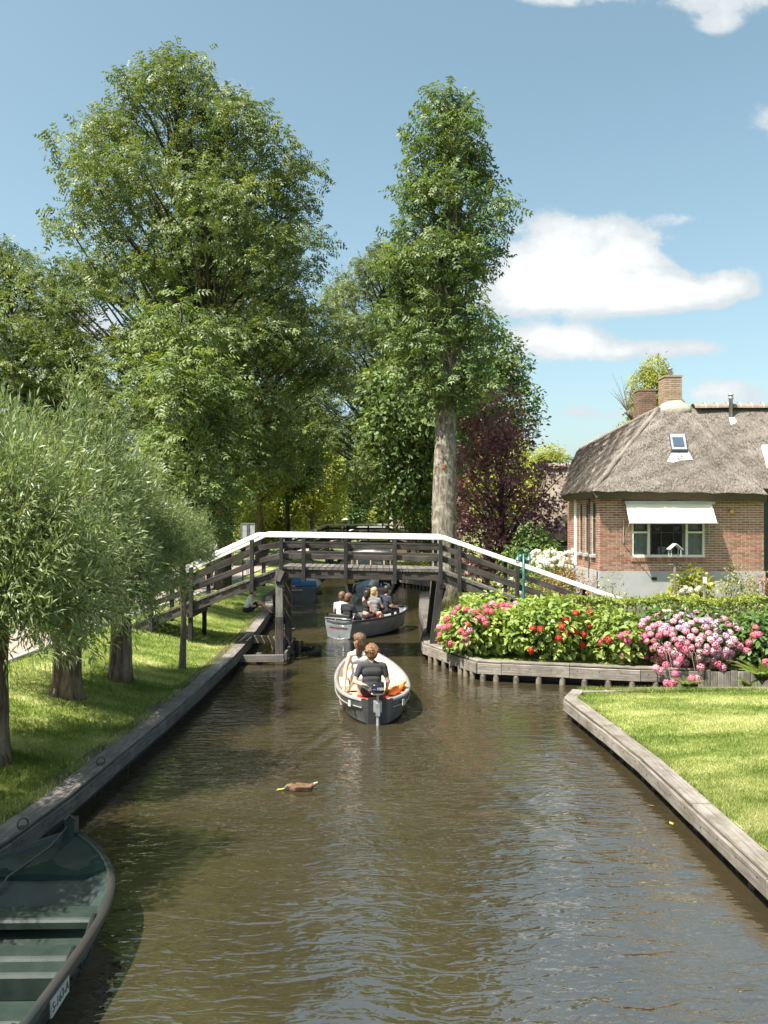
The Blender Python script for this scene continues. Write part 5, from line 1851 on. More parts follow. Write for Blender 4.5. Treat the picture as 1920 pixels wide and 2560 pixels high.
curtain(WX0 + .06, xm1 + .09, WZ0 + .07, ztr + .3)
curtain(xm2 - .09, WX1 - .06, WZ0 + .07, ztr + .3)
for px_ in (1642, 1691):
    P_ = at(px_, 1321, 21.95)
    MB().lathe([(.03, -.07), (.065, -.05), (.08, .03), (.075, .06), (.06, .055)], 12).build('hanging_pot', M['pot'], house, T3(*P_), True)
for px_ in (1648, 1657, 1672):
    P_ = at(px_, 1377, 21.9)
    MB().box((0, 0, 0), (.1, .1, .22)).build('window_planter', M['curtain'], house, T3(*P_))
rgw = np.random.default_rng(9)
for (px_, py_, s) in ((1642, 1312, .1), (1640, 1366, .13), (1665, 1366, .1), (1686, 1384, .07)):
    P_ = at(px_, py_, 21.93)
    n = 160
    V, F = place_leaves(np.array(P_) + rgw.normal(size=(n, 3)) * s * .5, rgw.normal(size=(n, 3)), rgw.normal(size=(n, 3)), rgw.uniform(.04, .09, n), *leaf_tpl(.4))
    link('house_plant', np_mesh('house_plant', V, F, M['l_dark']), None, house)
# narrow side windows and the white board
for (a, b, c, d) in LH:
    w_ = MB()
    for (y0, y1, z0, z1) in ((a, a + .05, c, d), (b - .05, b, c, d), (a + .05, b - .05, c, c + .05), (a + .05, b - .05, d - .06, d), (a + .05, b - .05, (c + d) / 2 + .25, (c + d) / 2 + .29)):
        w_.box((HX0 + .06, (y0 + y1) / 2, (z0 + z1) / 2), (.07, y1 - y0 - .001, z1 - z0 - .001))
    wo = w_.build('window', M['frame_green'], house)
    MB().box((HX0 + .09, (a + b) / 2, (c + d) / 2), (.006, b - a - .06, d - c - .06)).build('pane', M['glass'], wo)
    MB().box((HX0 + .2, (a + b) / 2, (c + d) / 2), (.01, b - a, d - c)).build('blind', M['room'], wo)
    MB().box((HX0 - .01, (a + b) / 2, c - .04), (.12, b - a + .06, .07)).build('sill', M['plinth'], wo)
MB().box((HX0 - .012, 24.2, 3.0), (.03, .22, 2.0)).build('white_board', M['white'], house)
MB().box((HX0 - .02, 22.55, 2.9), (.04, .05, 2.3)).build('downpipe', M['frame_green'], house)
P_ = at(1635.5, 1446.5, HY0 - .03)
MB().box((0, 0, 0), (.135, .02, .075)).build('air_vent', M['frame_dark'], house, T3(*P_))
# wall lamp
P_ = at(1827, 1276, HY0 - .06)
wl = MB().box((0, 0, 0), (.07, .07, .06)).build('wall_lamp', M['frame_dark'], house, T3(*P_))
MB().lathe([(.05, -.07), (.062, -.035), (.05, 0), (.02, .02)], 12).build('lamp_shade', M['yellow'], wl, T3(P_.x, P_.y - .05, P_.z), True)
# awning
aw = MB().box((7.41, 21.42, 3.775), (2.33, .12, .085)).build('awning', M['alu'], house)
P_ = []
xa0, xa1, xb0, xb1 = 6.27, 8.50, 6.24, 8.47
for t in np.linspace(0, 1, 8):
    P_.append([(xa0 + (xb0 - xa0) * t + (xa1 - xa0) * s, 21.37 - .42 * t, 3.735 - .495 * t - .012 * math.sin(t * 3.14)) for s in np.linspace(0, 1, 20)])
MB().grid(P_).build('awning_cloth', M['awning'], aw, None, True)
MB().tube([(xb0 - .02, 20.945, 3.236), (xb1 + .02, 20.945, 3.236)], .017, 8).build('front_bar', M['alu'], aw)
for xx in (xb0, xb1):
    MB().tube([(xx, 20.95, 3.23), (xx, 21.47, 2.72)], .012, 6).build('arm', M['alu'], aw)
    MB().tube([(xx, 21.48, 3.35), (xx, 21.48, 2.7)], .014, 6).build('arm_rail', M['alu'], aw)

# ---- thatched roof
RA, RB = Vector((7.98, 24.0, 6.58)), Vector((9.02, 24.0, 6.56))
C1, C3 = Vector((5.34, 21.17, 4.06)), Vector((9.86, 21.17, 3.99))
VB, C2 = Vector((5.85, 25.1, 5.45)), Vector((5.33, 24.9, 4.08))


def thatch_patch(mb, strands, bl, br_, tl, tr_, nu, nv, th=0.26, amp=0.02, seed=0, dens=900, bulge=0.06, wide=.011):
    """a thick reed slope from its eave (bl-br) to its top (tl-tr), with loose reed ends on it"""
    rg = np.random.default_rng(seed)
    bl, br_, tl, tr_ = [np.array(p, float) for p in (bl, br_, tl, tr_)]
    nrm_ = np.cross(br_ - bl, (tl + tr_) / 2 - (bl + br_) / 2)
    nrm_ /= np.linalg.norm(nrm_)
    if nrm_[2] < 0:
        nrm_ = -nrm_
    ph = rg.uniform(0, 6.28, 6)

    def pt(u, v):
        p = (bl * (1 - u) + br_ * u) * (1 - v) + (tl * (1 - u) + tr_ * u) * v
        k = amp * (math.sin(u * 17 + ph[0]) * math.sin(v * 9 + ph[1]) + .6 * math.sin(u * 41 + v * 13 + ph[2]) + .5 * math.sin(v * 33 - u * 21 + ph[3]))
        edge = bulge * (math.sin(math.pi * min(1, max(0, v))) ** .5) * (min(1, 6 * u, 6 * (1 - u)))
        return p + nrm_ * (k + edge)
    top = [[tuple(pt(u, v)) for u in np.linspace(0, 1, nu)] for v in np.linspace(0, 1, nv)]
    mb.cur = 0
    mb.grid(top)
    bot = [[tuple(np.array(p) - nrm_ * th * (0.55 if i == 0 else 1) - np.array([0, 0, th * .35 if i == 0 else 0])) for p in r_] for i, r_ in enumerate(top)]
    b0 = len(mb.v)
    mb.grid([r_[::-1] for r_ in bot])
    mb.cur = 1
    mb.grid([bot[0], top[0]])
    mb.cur = 0
    mb.grid([[r_[0] for r_ in top], [r_[0] for r_ in bot]])
    mb.grid([[r_[-1] for r_ in bot], [r_[-1] for r_ in top]])
    mb.grid([top[-1], bot[-1]])
    area = np.linalg.norm(br_ - bl) * np.linalg.norm((tl + tr_) / 2 - (bl + br_) / 2)
    n = int(area * dens)
    down = ((bl + br_) / 2 - (tl + tr_) / 2); down /= np.linalg.norm(down)
    side = np.cross(down, nrm_)
    for i in range(n):
        u, v = rg.random(), rg.random() ** 1.05
        p = pt(u, v)
        L = min(rg.uniform(.08, .22), v * np.linalg.norm((tl + tr_) / 2 - (bl + br_) / 2) + .025)
        s = side * wide * rg.uniform(.5, 1.3)
        q = p + down * L + nrm_ * rg.uniform(.004, .028) + side * rg.normal() * .02
        strands.append((p - s, p + s, q + s * .6, q - s * .6))


tm_, st_ = MB(), []
thatch_patch(tm_, st_, C1, C3, RA, RB, 40, 24, .26, .018, 1, 1050)
thatch_patch(tm_, st_, C2, C1, VB, RA, 26, 20, .26, .018, 2, 900)
thatch_patch(tm_, st_, (9.55, 22.0, 4.15), (17, 22.0, 4.1), RB, (17, 24.0, 6.6), 44, 22, .26, .018, 3, 700)
thatch_patch(tm_, st_, (17, 27.5, 4.1), (6.0, 27.5, 4.1), (17, 24.05, 6.6), RA + Vector((0, .05, 0)), 30, 14, .26, .018, 4, 50)
roof = tm_.build('thatch', [M['thatch'], M['thatch_cut']], house, None, False)
sv = np.array(st_).reshape(-1, 3)
tag(link('reed_ends', np_mesh('reed_ends', sv, np.arange(len(sv)).reshape(-1, 4), M['thatch']), None, roof), kind='stuff')
# hips rolled in reed
for (a, b, r_) in ((C1, RA, .075), (VB, RA, .07)):
    pts2 = [Vector(a).lerp(Vector(b), t) + Vector((random.uniform(-.015, .015), 0, random.uniform(-.015, .015) - .02)) for t in np.linspace(0.04, 1, 14)]
    MB().tube(pts2, r_, 8, True).build('hip_roll', M['thatch'], roof, None, True)
# ridge tiles, mortar heap under the chimney
tile_me = MB()
for k in range(9):
    a = math.pi * k / 8
    for x in (-.16, .16):
        tile_me.vert((x, math.cos(a) * .19, math.sin(a) * .15 - .02))
for k in range(8):
    tile_me.face((k * 2, k * 2 + 2, k * 2 + 3, k * 2 + 1))
for k in range(9):
    a = math.pi * k / 8
    for x in (.135, .185):
        tile_me.vert((x, math.cos(a) * .21, math.sin(a) * .17 - .02))
for k in range(8):
    b_ = 18 + k * 2
    tile_me.face((b_, b_ + 2, b_ + 3, b_ + 1), 1)
tile_me = tile_me.mesh('ridge_tile', [M['ridge'], M['cap_mortar']])
x = RB.x + .12
while x < 16.5:
    link('ridge_tile', tile_me, T3(x, 24.0, 6.585 + (x - 9) * .004 + random.uniform(-.006, .006)), roof)
    x += .335
hm = MB().ball((8.5, 24.15, 6.47), (.56, .42, .33), 20, 10)
rgc = np.random.default_rng(4)
hm.v = [tuple(np.array(v) + rgc.normal(size=3) * .018) for v in hm.v]
hm.build('mortar_heap', M['cap_mortar'], roof, None, True)


def chimney(x0, x1, y0, y1, z0, z1, mt, pot=None):
    c = MB().box(((x0 + x1) / 2, (y0 + y1) / 2, (z0 + z1) / 2), (x1 - x0 - .02, y1 - y0 - .02, z1 - z0)).build('chimney', M['mortar_dark'], roof)
    mb = MB()
    z = z0 + .03
    r_ = 0
    while z < z1 - .02:
        for (yy) in (y0 + .05, y1 - .05):
            a = x0 - (r_ % 2) * .11
            while a < x1 - .02:
                lo, hi = max(a, x0), min(a + .205, x1)
                if hi - lo > .03:
                    mb.box(((lo + hi) / 2, yy, z), (hi - lo, .1, .05))
                a += .216
        for (xx) in (x0 + .05, x1 - .05):
            a = y0 + .102 - ((r_ + 1) % 2) * .1
            while a < y1 - .11:
                lo, hi = max(a, y0 + .102), min(a + .205, y1 - .102)
                if hi - lo > .03:
                    mb.box((xx, (lo + hi) / 2, z), (.1, hi - lo, .05))
                a += .216
        z += .0615
        r_ += 1
    tag(mb.build('brickwork', mt, c), kind='stuff')
    MB().box(((x0 + x1) / 2, (y0 + y1) / 2, z1 + .02), (x1 - x0 + .03, y1 - y0 + .03, .05)).build('chimney_cap', mt, c)
    if pot:
        MB().lathe([(.055, 0), (.055, .2), (.075, .21), (.075, .24), (.05, .25)], 12).build('flue_pipe', M['zinc'], c, T3((x0 + x1) / 2 - .03, y0 + .2, z1 + .04), True)


chimney(8.24, 8.75, 24.2, 24.75, 6.5, 7.53, M['brick_tan'], True)
chimney(7.88, 8.41, 25.5, 26.05, 6.0, 7.33, M['brick_brown'])
# vent pipe with lead skirt
P_ = at(1827, 1035, 23.75)
vp = MB().lathe([(.055, 0), (.055, .5), (.075, .51), (.075, .55), (.055, .56), (.055, .6), (.08, .61), (.08, .64), (.03, .66)], 12).build('vent_pipe', M['zinc'], roof, T3(P_.x, P_.y, P_.z - .08), True)
nF = (RB - Vector((9.55, 22.0, 4.15))).cross(Vector((1, 0, 0)))
def slope_quad(name, pts_px, mt, par, a, b, c, off=.05, th=.015):
    """sheet lying on the roof slope through a, b, c; corners given by photo points"""
    n_ = (Vector(b) - Vector(a)).cross(Vector(c) - Vector(a)).normalized()
    if n_.z < 0:
        n_ = -n_
    o = Vector((0, 0, CAM_H))
    res = []
    for (px_, py_) in pts_px:
        d = Vector(((px_ - 960) / FPX, 1, -(py_ - 1302) / FPX))
        t = (Vector(a) + n_ * off - o).dot(n_) / d.dot(n_)
        res.append(o + d * t)
    mb = MB()
    ids = [mb.vert(p) for p in res] + [mb.vert(p - n_ * (th + .05)) for p in res]
    k = len(res)
    mb.face(ids[:k])
    for i in range(k):
        j = (i + 1) % k
        mb.face((ids[i], ids[i + k], ids[j + k], ids[j]))
    return mb.build(name, mt, par), res, n_


FA = (C1, C3, RA)
FB = (Vector((9.55, 22.0, 4.15)), Vector((17, 22.0, 4.1)), RB)
slope_quad('pipe_flashing', [(1822, 1043), (1836, 1043), (1845, 1060), (1828, 1062)], M['lead'], vp, *FB, off=.06)
# skylight
sk, q_, n_ = slope_quad('skylight', [(1673, 1083), (1713, 1083), (1720, 1128), (1680, 1128)], M['frame_dark'], roof, *FA, off=.13, th=.08)
slope_quad('frame', [(1674, 1084), (1712, 1084), (1718.5, 1123), (1680.5, 1123)], M['alu'], sk, *FA, off=.145)
slope_quad('pane', [(1681, 1093), (1707, 1093), (1711.5, 1116), (1685, 1116)], M['frame_dark'], sk, *FA, off=.155)
slope_quad('glass', [(1682, 1094), (1706, 1094), (1710.5, 1115), (1686, 1115)], M['glass'], sk, *FA, off=.16, th=.002)
slope_quad('apron', [(1680, 1129), (1721, 1128), (1732, 1149), (1700, 1151), (1684, 1156), (1668, 1154)], M['lead'], sk, *FA, off=.085)
slope_quad('skylight', [(1905, 1112), (1960, 1112), (1975, 1168), (1920, 1168)], M['lead'], roof, *FB, off=.13, th=.08)

# ---- second thatched house behind
h2 = thing('thatched_house', 'second thatched house with tan roof behind the purple tree', 'house', (8.2, 33, QG))
MB().box((8.4, 32.2, 1.6), (4.2, .25, 2.4)).build('wall', M['brick_brown'], h2)
MB().box((6.42, 33.6, 1.6), (.25, 2.6, 2.4)).build('wall', M['brick_brown'], h2)
t2, s2 = MB(), []
thatch_patch(t2, s2, (6.15, 31.9, 2.55), (12, 31.9, 2.5), (6.75, 33.7, 5.45), (12, 33.7, 5.5), 24, 14, .26, .02, 7, 250)
thatch_patch(t2, s2, (6.1, 35.4, 2.55), (6.15, 31.9, 2.55), (6.7, 33.75, 5.45), (6.75, 33.7, 5.45), 14, 14, .26, .02, 8, 250)
r2 = t2.build('thatch', [M['thatch_pale'], M['thatch_cut']], h2)
sv = np.array(s2).reshape(-1, 3)
tag(link('reed_ends', np_mesh('reed_ends', sv, np.arange(len(sv)).reshape(-1, 4), M['thatch_pale']), None, r2), kind='stuff')
x = 6.75
while x < 9.5:
    link('ridge_tile', tile_me, T3(x, 33.7, 5.52), r2)
    x += .335
w2 = MB().box((7.05, 32.04, 1.78), (.95, .06, .9)).build('window', M['frame_white'], h2)
for xx in (6.8, 7.13, 7.42):
    MB().box((xx, 32.0, 1.78), (.24, .04, .78)).build('pane', M['frame_dark'], w2)
MB().box((6.55, 32.0, 2.3), (1.1, .5, .04)).build('porch_roof', M['plinth'], h2)
MB().box((6.62, 31.8, 1.4), (.08, .08, 1.8)).build('porch_post', M['frame_white'], h2)

# ---- far house on the right bank seen under the trees
h3 = thing('far_house', 'distant steep-roofed house glimpsed under the trees left of the ash trunk', 'house', (3.0, 74, QG))
mb = MB()
mb.face([mb.vert(p) for p in ((.8, 74, .4), (5.3, 74, .4), (5.3, 74, 3.0), (.8, 74, 3.0))])
mb.face([mb.vert(p) for p in ((.8, 74, .4), (.8, 82, .4), (.8, 82, 3.0), (.8, 78, 7.4), (.8, 74, 3.0))])
mb.build('wall', M['brick_brown'], h3)
mb = MB()
mb.face([mb.vert(p) for p in ((.5, 73.6, 2.7), (5.6, 73.6, 2.7), (5.6, 78, 7.6), (.5, 78, 7.6))])
mb.face([mb.vert(p) for p in ((.5, 82.4, 2.7), (5.6, 82.4, 2.7), (5.6, 78, 7.6), (.5, 78, 7.6))])
mb.build('roof', M['ridge'], h3)

# ------------------------------------------------------------------ garden and street furniture
LPY = 18.55
lp = at(1309, 1395, LPY)
lamp = thing('garden_lamp', 'dark green garden lamp post with two bell-shaped lamps behind the hydrangeas', 'lamp', (lp.x, LPY, QG))
MB().lathe([(.05, 0), (.05, .5), (.034, .52), (.03, 1.6), (.036, 1.62), (.028, 1.64), (.026, 2.18)], 12).build('post', M['lamp_green'], lamp, T3(lp.x, LPY, QG), True)
for s in (-1, 1):
    xh = lp.x + s * .125
    zt = lp.z + .12
    MB().tube([(lp.x + s * .02, LPY, zt - .28), (lp.x + s * .035, LPY, zt + .02), (lp.x + s * .07, LPY, zt + .09), (xh, LPY, zt + .07), (xh, LPY, zt)], .009, 6).build('arm', M['lamp_green'], lamp, None, True)
    hd = MB().lathe([(.015, .0), (.02, -.06), (.04, -.11), (.075, -.15), (.08, -.165)], 16, cap=False).build('lamp_shade', M['lamp_green'], lamp, T3(xh, LPY, zt), True)
    MB().ball((0, 0, -.19), (.05, .05, .055), 14, 8).build('globe', M['lamp_glass'], hd, T3(xh, LPY, zt), True)
# picket fence
pf = thing('picket_fence', 'low grey picket fence behind the hydrangeas at the foot of the bridge ramp', 'fence', (5.4, 18.2, QG))
for i, px_ in enumerate(np.arange(1541, 1618, 11)):
    P_ = at(px_, 1513 + (px_ - 1541) * .12, 18.2)
    beam('picket', (P_.x, 18.2, QG), (P_.x, 18.2, P_.z), .045, .022, M['quay'], pf, (0, 1, 0), .004)
for zz in (QG + .35, QG + .75):
    beam('fence_rail', (5.05, 18.235, zz), (5.95, 18.235, zz), .03, .06, M['quay'], pf)
# bird house
BY = 20.0
P_ = at(1687, 1376, BY)
bh = thing('bird_house', 'open bird feeder house on a wooden post in front of the window', 'bird house', (P_.x, BY, QG))
beam('post', (P_.x, BY, QG), (P_.x, BY, P_.z - .16), .05, .05, M['quay'], bh, (0, 1, 0))
beam('perch', (P_.x - .16, BY - .02, P_.z - .34), (P_.x + .15, BY - .02, P_.z - .34), .02, .025, M['quay'], bh)
MB().box((0, 0, -.15), (.27, .22, .02)).build('floor', M['quay'], bh, T3(*P_))
for (dx, dy) in ((-.115, -.09), (.115, -.09), (-.115, .09), (.115, .09)):
    MB().box((dx, dy, -.05), (.018, .018, .18)).build('corner_post', M['plate'], bh, T3(*P_))
for s in (-1, 1):
    beam('roof_board', P_ + Vector((0, 0, .16)), P_ + Vector((s * .165, 0, .02)), .26, .018, M['plate'], bh)
# small notice post in the garden
P_ = at(1761, 1450, 19.6)
np_ = thing('notice_post', 'short wooden post with small white notice beside the yellow-green shrub', 'sign', (P_.x, 19.6, QG))
beam('post', (P_.x, 19.6, QG), (P_.x, 19.6, P_.z + .02), .05, .05, M['quay'], np_, (0, 1, 0))
MB().box((0, -.035, 0), (.09, .015, .15)).build('notice', M['white'], np_, T3(*P_))
# information board on the left bank, its back to us
P_ = at(620, 1330, 40.0)
ib = thing('information_board', 'grey back of an information board beside the path behind the bridge', 'sign', (P_.x, 40, .6))
MB().box((0, 0, 0), (.64, .03, .84)).build('panel', M['sign'], ib, T3(*P_))
for (c, s) in (((0, -.02, .42), (.68, .05, .03)), ((0, -.02, -.42), (.68, .05, .03)), ((-.325, -.02, 0), (.03, .05, .81)), ((.325, -.02, 0), (.03, .05, .81))):
    MB().box(c, s).build('frame', M['alu'], ib, T3(*P_))
for dx in (-.05, .02):
    MB().tube([(P_.x + dx, 39.95, .6), (P_.x + dx, 39.95, P_.z + .4)], .022, 8).build('post', M['zinc'], ib)
# round no-entry disc by the far bridge
P_ = at(856, 1317, 57.0)
ns = thing('round_sign', 'small round red and white sign on the far footbridge', 'sign', tuple(P_))
MB().lathe([(.16, -.012), (.16, .012)], 20).build('disc', M['red_paint'], ns, T3(*P_) @ Matrix.Rotation(R(90), 4, 'X'))
MB().lathe([(.11, -.014), (.11, .014)], 20).build('disc_centre', M['white'], ns, T3(P_.x, P_.y - .003, P_.z) @ Matrix.Rotation(R(90), 4, 'X'))
MB().tube([(P_.x, P_.y + .03, P_.z + .15), (P_.x, P_.y + .03, P_.z - .9)], .025, 8).build('post', M['zinc'], ns)
P_ = at(864, 1299, 62.0)
sl = thing('street_lamp', 'white-shaded street lamp beyond the far footbridge', 'lamp', (P_.x, 62, .5))
MB().tube([(P_.x, 62, .5), (P_.x, 62, P_.z)], .04, 8).build('post', M['lamp_green'], sl)
MB().lathe([(.05, .12), (.12, .08), (.26, 0), (.24, -.03)], 14).build('lamp_shade', M['white'], sl, T3(*P_), True)

# ------------------------------------------------------------------ bodies: one continuous skin grown over tapered limbs
QUEUE = []


def capsule(mb, a, b, ra, rb, sq=(1, 1, 1), n=12):
    a, b = Vector(a), Vector(b)
    d = b - a
    L = d.length
    ax = d.normalized() if L > 1e-6 else Vector((0, 0, 1))
    pts, rr = [], []
    for t in (-1.0, -.92, -.7, -.38, 0):
        pts.append(a + ax * ra * t); rr.append(max(1e-4, ra * math.sqrt(max(0, 1 - t * t))))
    if L > 1e-6:
        for t in (.33, .67):
            pts.append(a.lerp(b, t)); rr.append(ra + (rb - ra) * t)
    for t in (0.001, .38, .7, .92, 1.0):
        pts.append(b + ax * rb * t); rr.append(max(1e-4, rb * math.sqrt(max(0, 1 - t * t))))
    b0 = len(mb.v)
    # frame without twist
    s = ax.cross(Vector((0.31, 0.17, 0.93)))
    if s.length < .1:
        s = ax.cross(Vector((1, 0, 0)))
    s.normalize()
    t_ = s.cross(ax)
    for p, r in zip(pts, rr):
        for k in range(n):
            an = 2 * math.pi * k / n
            mb.v.append(tuple(p + (s * math.cos(an) + t_ * math.sin(an)) * r))
    for i in range(len(pts) - 1):
        for k in range(n):
            k2 = (k + 1) % n
            mb.face((b0 + i * n + k, b0 + i * n + k2, b0 + (i + 1) * n + k2, b0 + (i + 1) * n + k))
    mb.face([b0 + k for k in range(n)][::-1])
    e = b0 + (len(pts) - 1) * n
    mb.face([e + k for k in range(n)])
    if sq != (1, 1, 1):
        c = (a + b) / 2
        for i in range(b0, len(mb.v)):
            v = Vector(mb.v[i]) - c
            mb.v[i] = tuple(c + Vector((v.x * sq[0], v.y * sq[1], v.z * sq[2])))


def grow(name, prims, mats, parent, Mw, voxel=.012, wob=0.0, sm=3):
    """prims: (a, b, ra, rb, key[, squash]); mats: {key: material}"""
    mb = MB()
    for p in prims:
        capsule(mb, p[0], p[1], p[2], p[3], p[5] if len(p) > 5 else (1, 1, 1))
    o = link(name, mb.mesh(name, list(mats.values())[0]), Mw, parent)
    m1 = o.modifiers.new('r', 'REMESH'); m1.mode = 'VOXEL'; m1.voxel_size = voxel; m1.use_smooth_shade = True
    m2 = o.modifiers.new('s', 'SMOOTH'); m2.factor = .5; m2.iterations = sm
    QUEUE.append((o, prims, mats, wob))
    return o


def grow_all():
    dg = bpy.context.evaluated_depsgraph_get()
    for (o, prims, mats, wob) in QUEUE:
        me = bpy.data.meshes.new_from_object(o.evaluated_get(dg))
        old = o.data
        o.modifiers.clear()
        me.materials.clear()
        keys = list(mats.keys())
        for k in keys:
            me.materials.append(mats[k])
        n = len(me.polygons)
        c = np.empty(n * 3, np.float32)
        me.polygons.foreach_get('center', c)
        c = c.reshape(-1, 3)
        best = np.full(n, 1e9); idx = np.zeros(n, np.int32)
        for p in prims:
            a, b = np.array(p[0], float), np.array(p[1], float)
            ab = b - a
            L2 = max(1e-9, ab @ ab)
            t = np.clip((c - a) @ ab / L2, 0, 1)
            d = np.linalg.norm(c - (a + t[:, None] * ab), axis=1) - (p[2] + (p[3] - p[2]) * t)
            w = d < best
            best[w] = d[w]; idx[w] = keys.index(p[4])
        me.polygons.foreach_set('material_index', idx)
        if wob:
            v = np.empty(len(me.vertices) * 3, np.float32); nn = np.empty_like(v)
            me.vertices.foreach_get('co', v); me.vertices.foreach_get('normal', nn)
            v = v.reshape(-1, 3); nn = nn.reshape(-1, 3)
            k = np.sin(v[:, 0] * 130 + 2 * np.sin(v[:, 2] * 60)) * np.sin(v[:, 1] * 110 + v[:, 2] * 45) + .6 * np.sin(v[:, 0] * 230 - v[:, 2] * 80)
            v = v + nn * (wob * k)[:, None]
            me.vertices.foreach_set('co', v.ravel().astype(np.float32))
        smooth(me)
        me.update()
        o.data = me
        bpy.data.meshes.remove(old)


def rotx(p, c, a):
    """lean forward by angle a about the x axis through c"""
    x, y, z = p[0] - c[0], p[1] - c[1], p[2] - c[2]
    return (p[0], c[1] + y * math.cos(a) + z * math.sin(a), c[2] - y * math.sin(a) + z * math.cos(a))


def hand(prims, w, d, key='skin', fold=0.3, side=1, s=1.0):
    """palm and five fingers at wrist w pointing along d"""
    w, d = Vector(w), Vector(d).normalized()
    up = Vector((0, 0, 1)) if abs(d.z) < .9 else Vector((0, 1, 0))
    r = d.cross(up).normalized()
    u = r.cross(d)
    prims.append((tuple(w), tuple(w + d * .07 * s), .028 * s, .032 * s, key))
    for i, (o, L) in enumerate(((-.028, .065), (-.0095, .078), (.0095, .072), (.028, .055))):
        b = w + d * .085 * s + r * o * s * 1.15
        m = b + d * L * .5 * s - u * fold * .012
        prims.append((tuple(b), tuple(m), .0095 * s, .009 * s, key))
        prims.append((tuple(m), tuple(m + d * L * .5 * s - u * fold * .05 * s), .009 * s, .0075 * s, key))
    b = w + d * .03 * s + r * (-.03 * side) * s
    prims.append((tuple(b), tuple(b + d * .05 * s + r * (-.028 * side) * s), .0115 * s, .009 * s, key))


def seated(lean=.12, hands=None, knees=None, feet=None, sleeve=.55, shorts=True, head=(0, 0), fem=False, bare_arms=False, detail=False, bulk=1.0, crop=False):
    """prims of a seated figure facing +y, seat at z=0. hands: {'L': (elbow, wrist), 'R': ...}"""
    P_ = []
    c = (0, 0, .1)
    rt = lambda p: rotx(p, c, lean)
    sw = .168 if fem else .192
    B = bulk * (.9 if fem else 1.0)
    P_.append(((-.085, 0, .105), (.085, 0, .105), .108 * B, .108 * B, 'pants'))
    P_.append((rt((-.05, 0, .2)), rt((.05, 0, .2)), .1 * B, .1 * B, 'skin' if crop else 'shirt', (1, .85, 1)))
    P_.append((rt((-.06, .005, .3)), rt((.06, .005, .3)), .1 * B, .1 * B, 'shirt', (1, .85, 1)))
    P_.append((rt((-.085, .0, .42)), rt((.085, .0, .42)), .105 * B, .105 * B, 'shirt', (1, .85, 1)))
    P_.append((rt((-sw + .03, -.01, .515)), rt((sw - .03, -.01, .515)), .062 * B, .062 * B, 'shirt'))
    P_.append((rt((-.05, -.01, .55)), rt((.05, -.01, .55)), .055, .055, 'shirt'))
    P_.append((rt((0, -.01, .56)), rt((0, .01, .645)), .052, .05, 'skin'))
    hc = Vector(rt((0, .02, .735)))
    yaw, pit = head
    fd = Vector((-math.sin(yaw), math.cos(yaw), -pit)).normalized()
    rd = Vector((math.cos(yaw), math.sin(yaw), 0))
    P_.append((tuple(hc - fd * .02 + Vector((0, 0, .03))), tuple(hc + fd * .012 - Vector((0, 0, .045))), .092, .072, 'skin'))
    P_.append((tuple(hc + fd * .05 - Vector((0, 0, .075))), tuple(hc + fd * .055 - Vector((0, 0, .085))), .036, .032, 'skin'))
    P_.append((tuple(hc + fd * .085 + Vector((0, 0, .0))), tuple(hc + fd * .1 - Vector((0, 0, .03))), .012, .015, 'skin'))
    for s in (-1, 1):
        P_.append((tuple(hc + rd * s * .084 - Vector((0, 0, .0))), tuple(hc + rd * s * .084 - Vector((0, 0, .03))), .018, .012, 'skin'))
    for s, k in ((-1, 'L'), (1, 'R')):
        sh = Vector(rt((s * sw, -.01, .51)))
        el, wr = (hands or {}).get(k, ((s * .26, .1, .28), (s * .16, .34, .22)))
        el, wr = Vector(el), Vector(wr)
        m = sh.lerp(el, sleeve)
        ks = 'skin' if bare_arms else 'shirt'
        P_.append((tuple(sh), tuple(m), .06 * (.82 if bare_arms else B), .05 * (.8 if bare_arms else B), ks))
        P_.append((tuple(m), tuple(el), .043, .038, 'skin' if sleeve < .9 else 'shirt'))
        P_.append((tuple(el), tuple(wr), .04, .027, 'skin' if sleeve < 1.5 else 'shirt'))
        d = (wr - el).normalized()
        if detail:
            hand(P_, wr, d + Vector((0, 0, -.25)), side=-s)
        else:
            P_.append((tuple(wr), tuple(wr + d * .11), .034, .028, 'skin', ))
            P_.append((tuple(wr + d * .1), tuple(wr + d * .16), .024, .016, 'skin'))
        kn = Vector((knees or {}).get(k, (s * .13, .44, .13)))
        ft = Vector((feet or {}).get(k, (s * .13, .47, -.3)))
        hp = Vector((s * .09, .04, .095))
        P_.append((tuple(hp), tuple(hp.lerp(kn, .75)), .092 * B, .068 * B, 'pants'))
        P_.append((tuple(hp.lerp(kn, .7)), tuple(kn), .066, .055, 'skin' if shorts else 'pants'))
        P_.append((tuple(kn), tuple(kn.lerp(ft, .45)), .054, .052, 'skin' if shorts else 'pants'))
        P_.append((tuple(kn.lerp(ft, .45)), tuple(ft), .05, .034, 'skin' if shorts else 'pants'))
        fdv = Vector((s * .15, 1, 0)).normalized()
        P_.append((tuple(ft + Vector((0, -.01, -.03))), tuple(ft + fdv * .14 + Vector((0, 0, -.045))), .04, .03, 'shoe'))
    return P_, hc, fd, rd


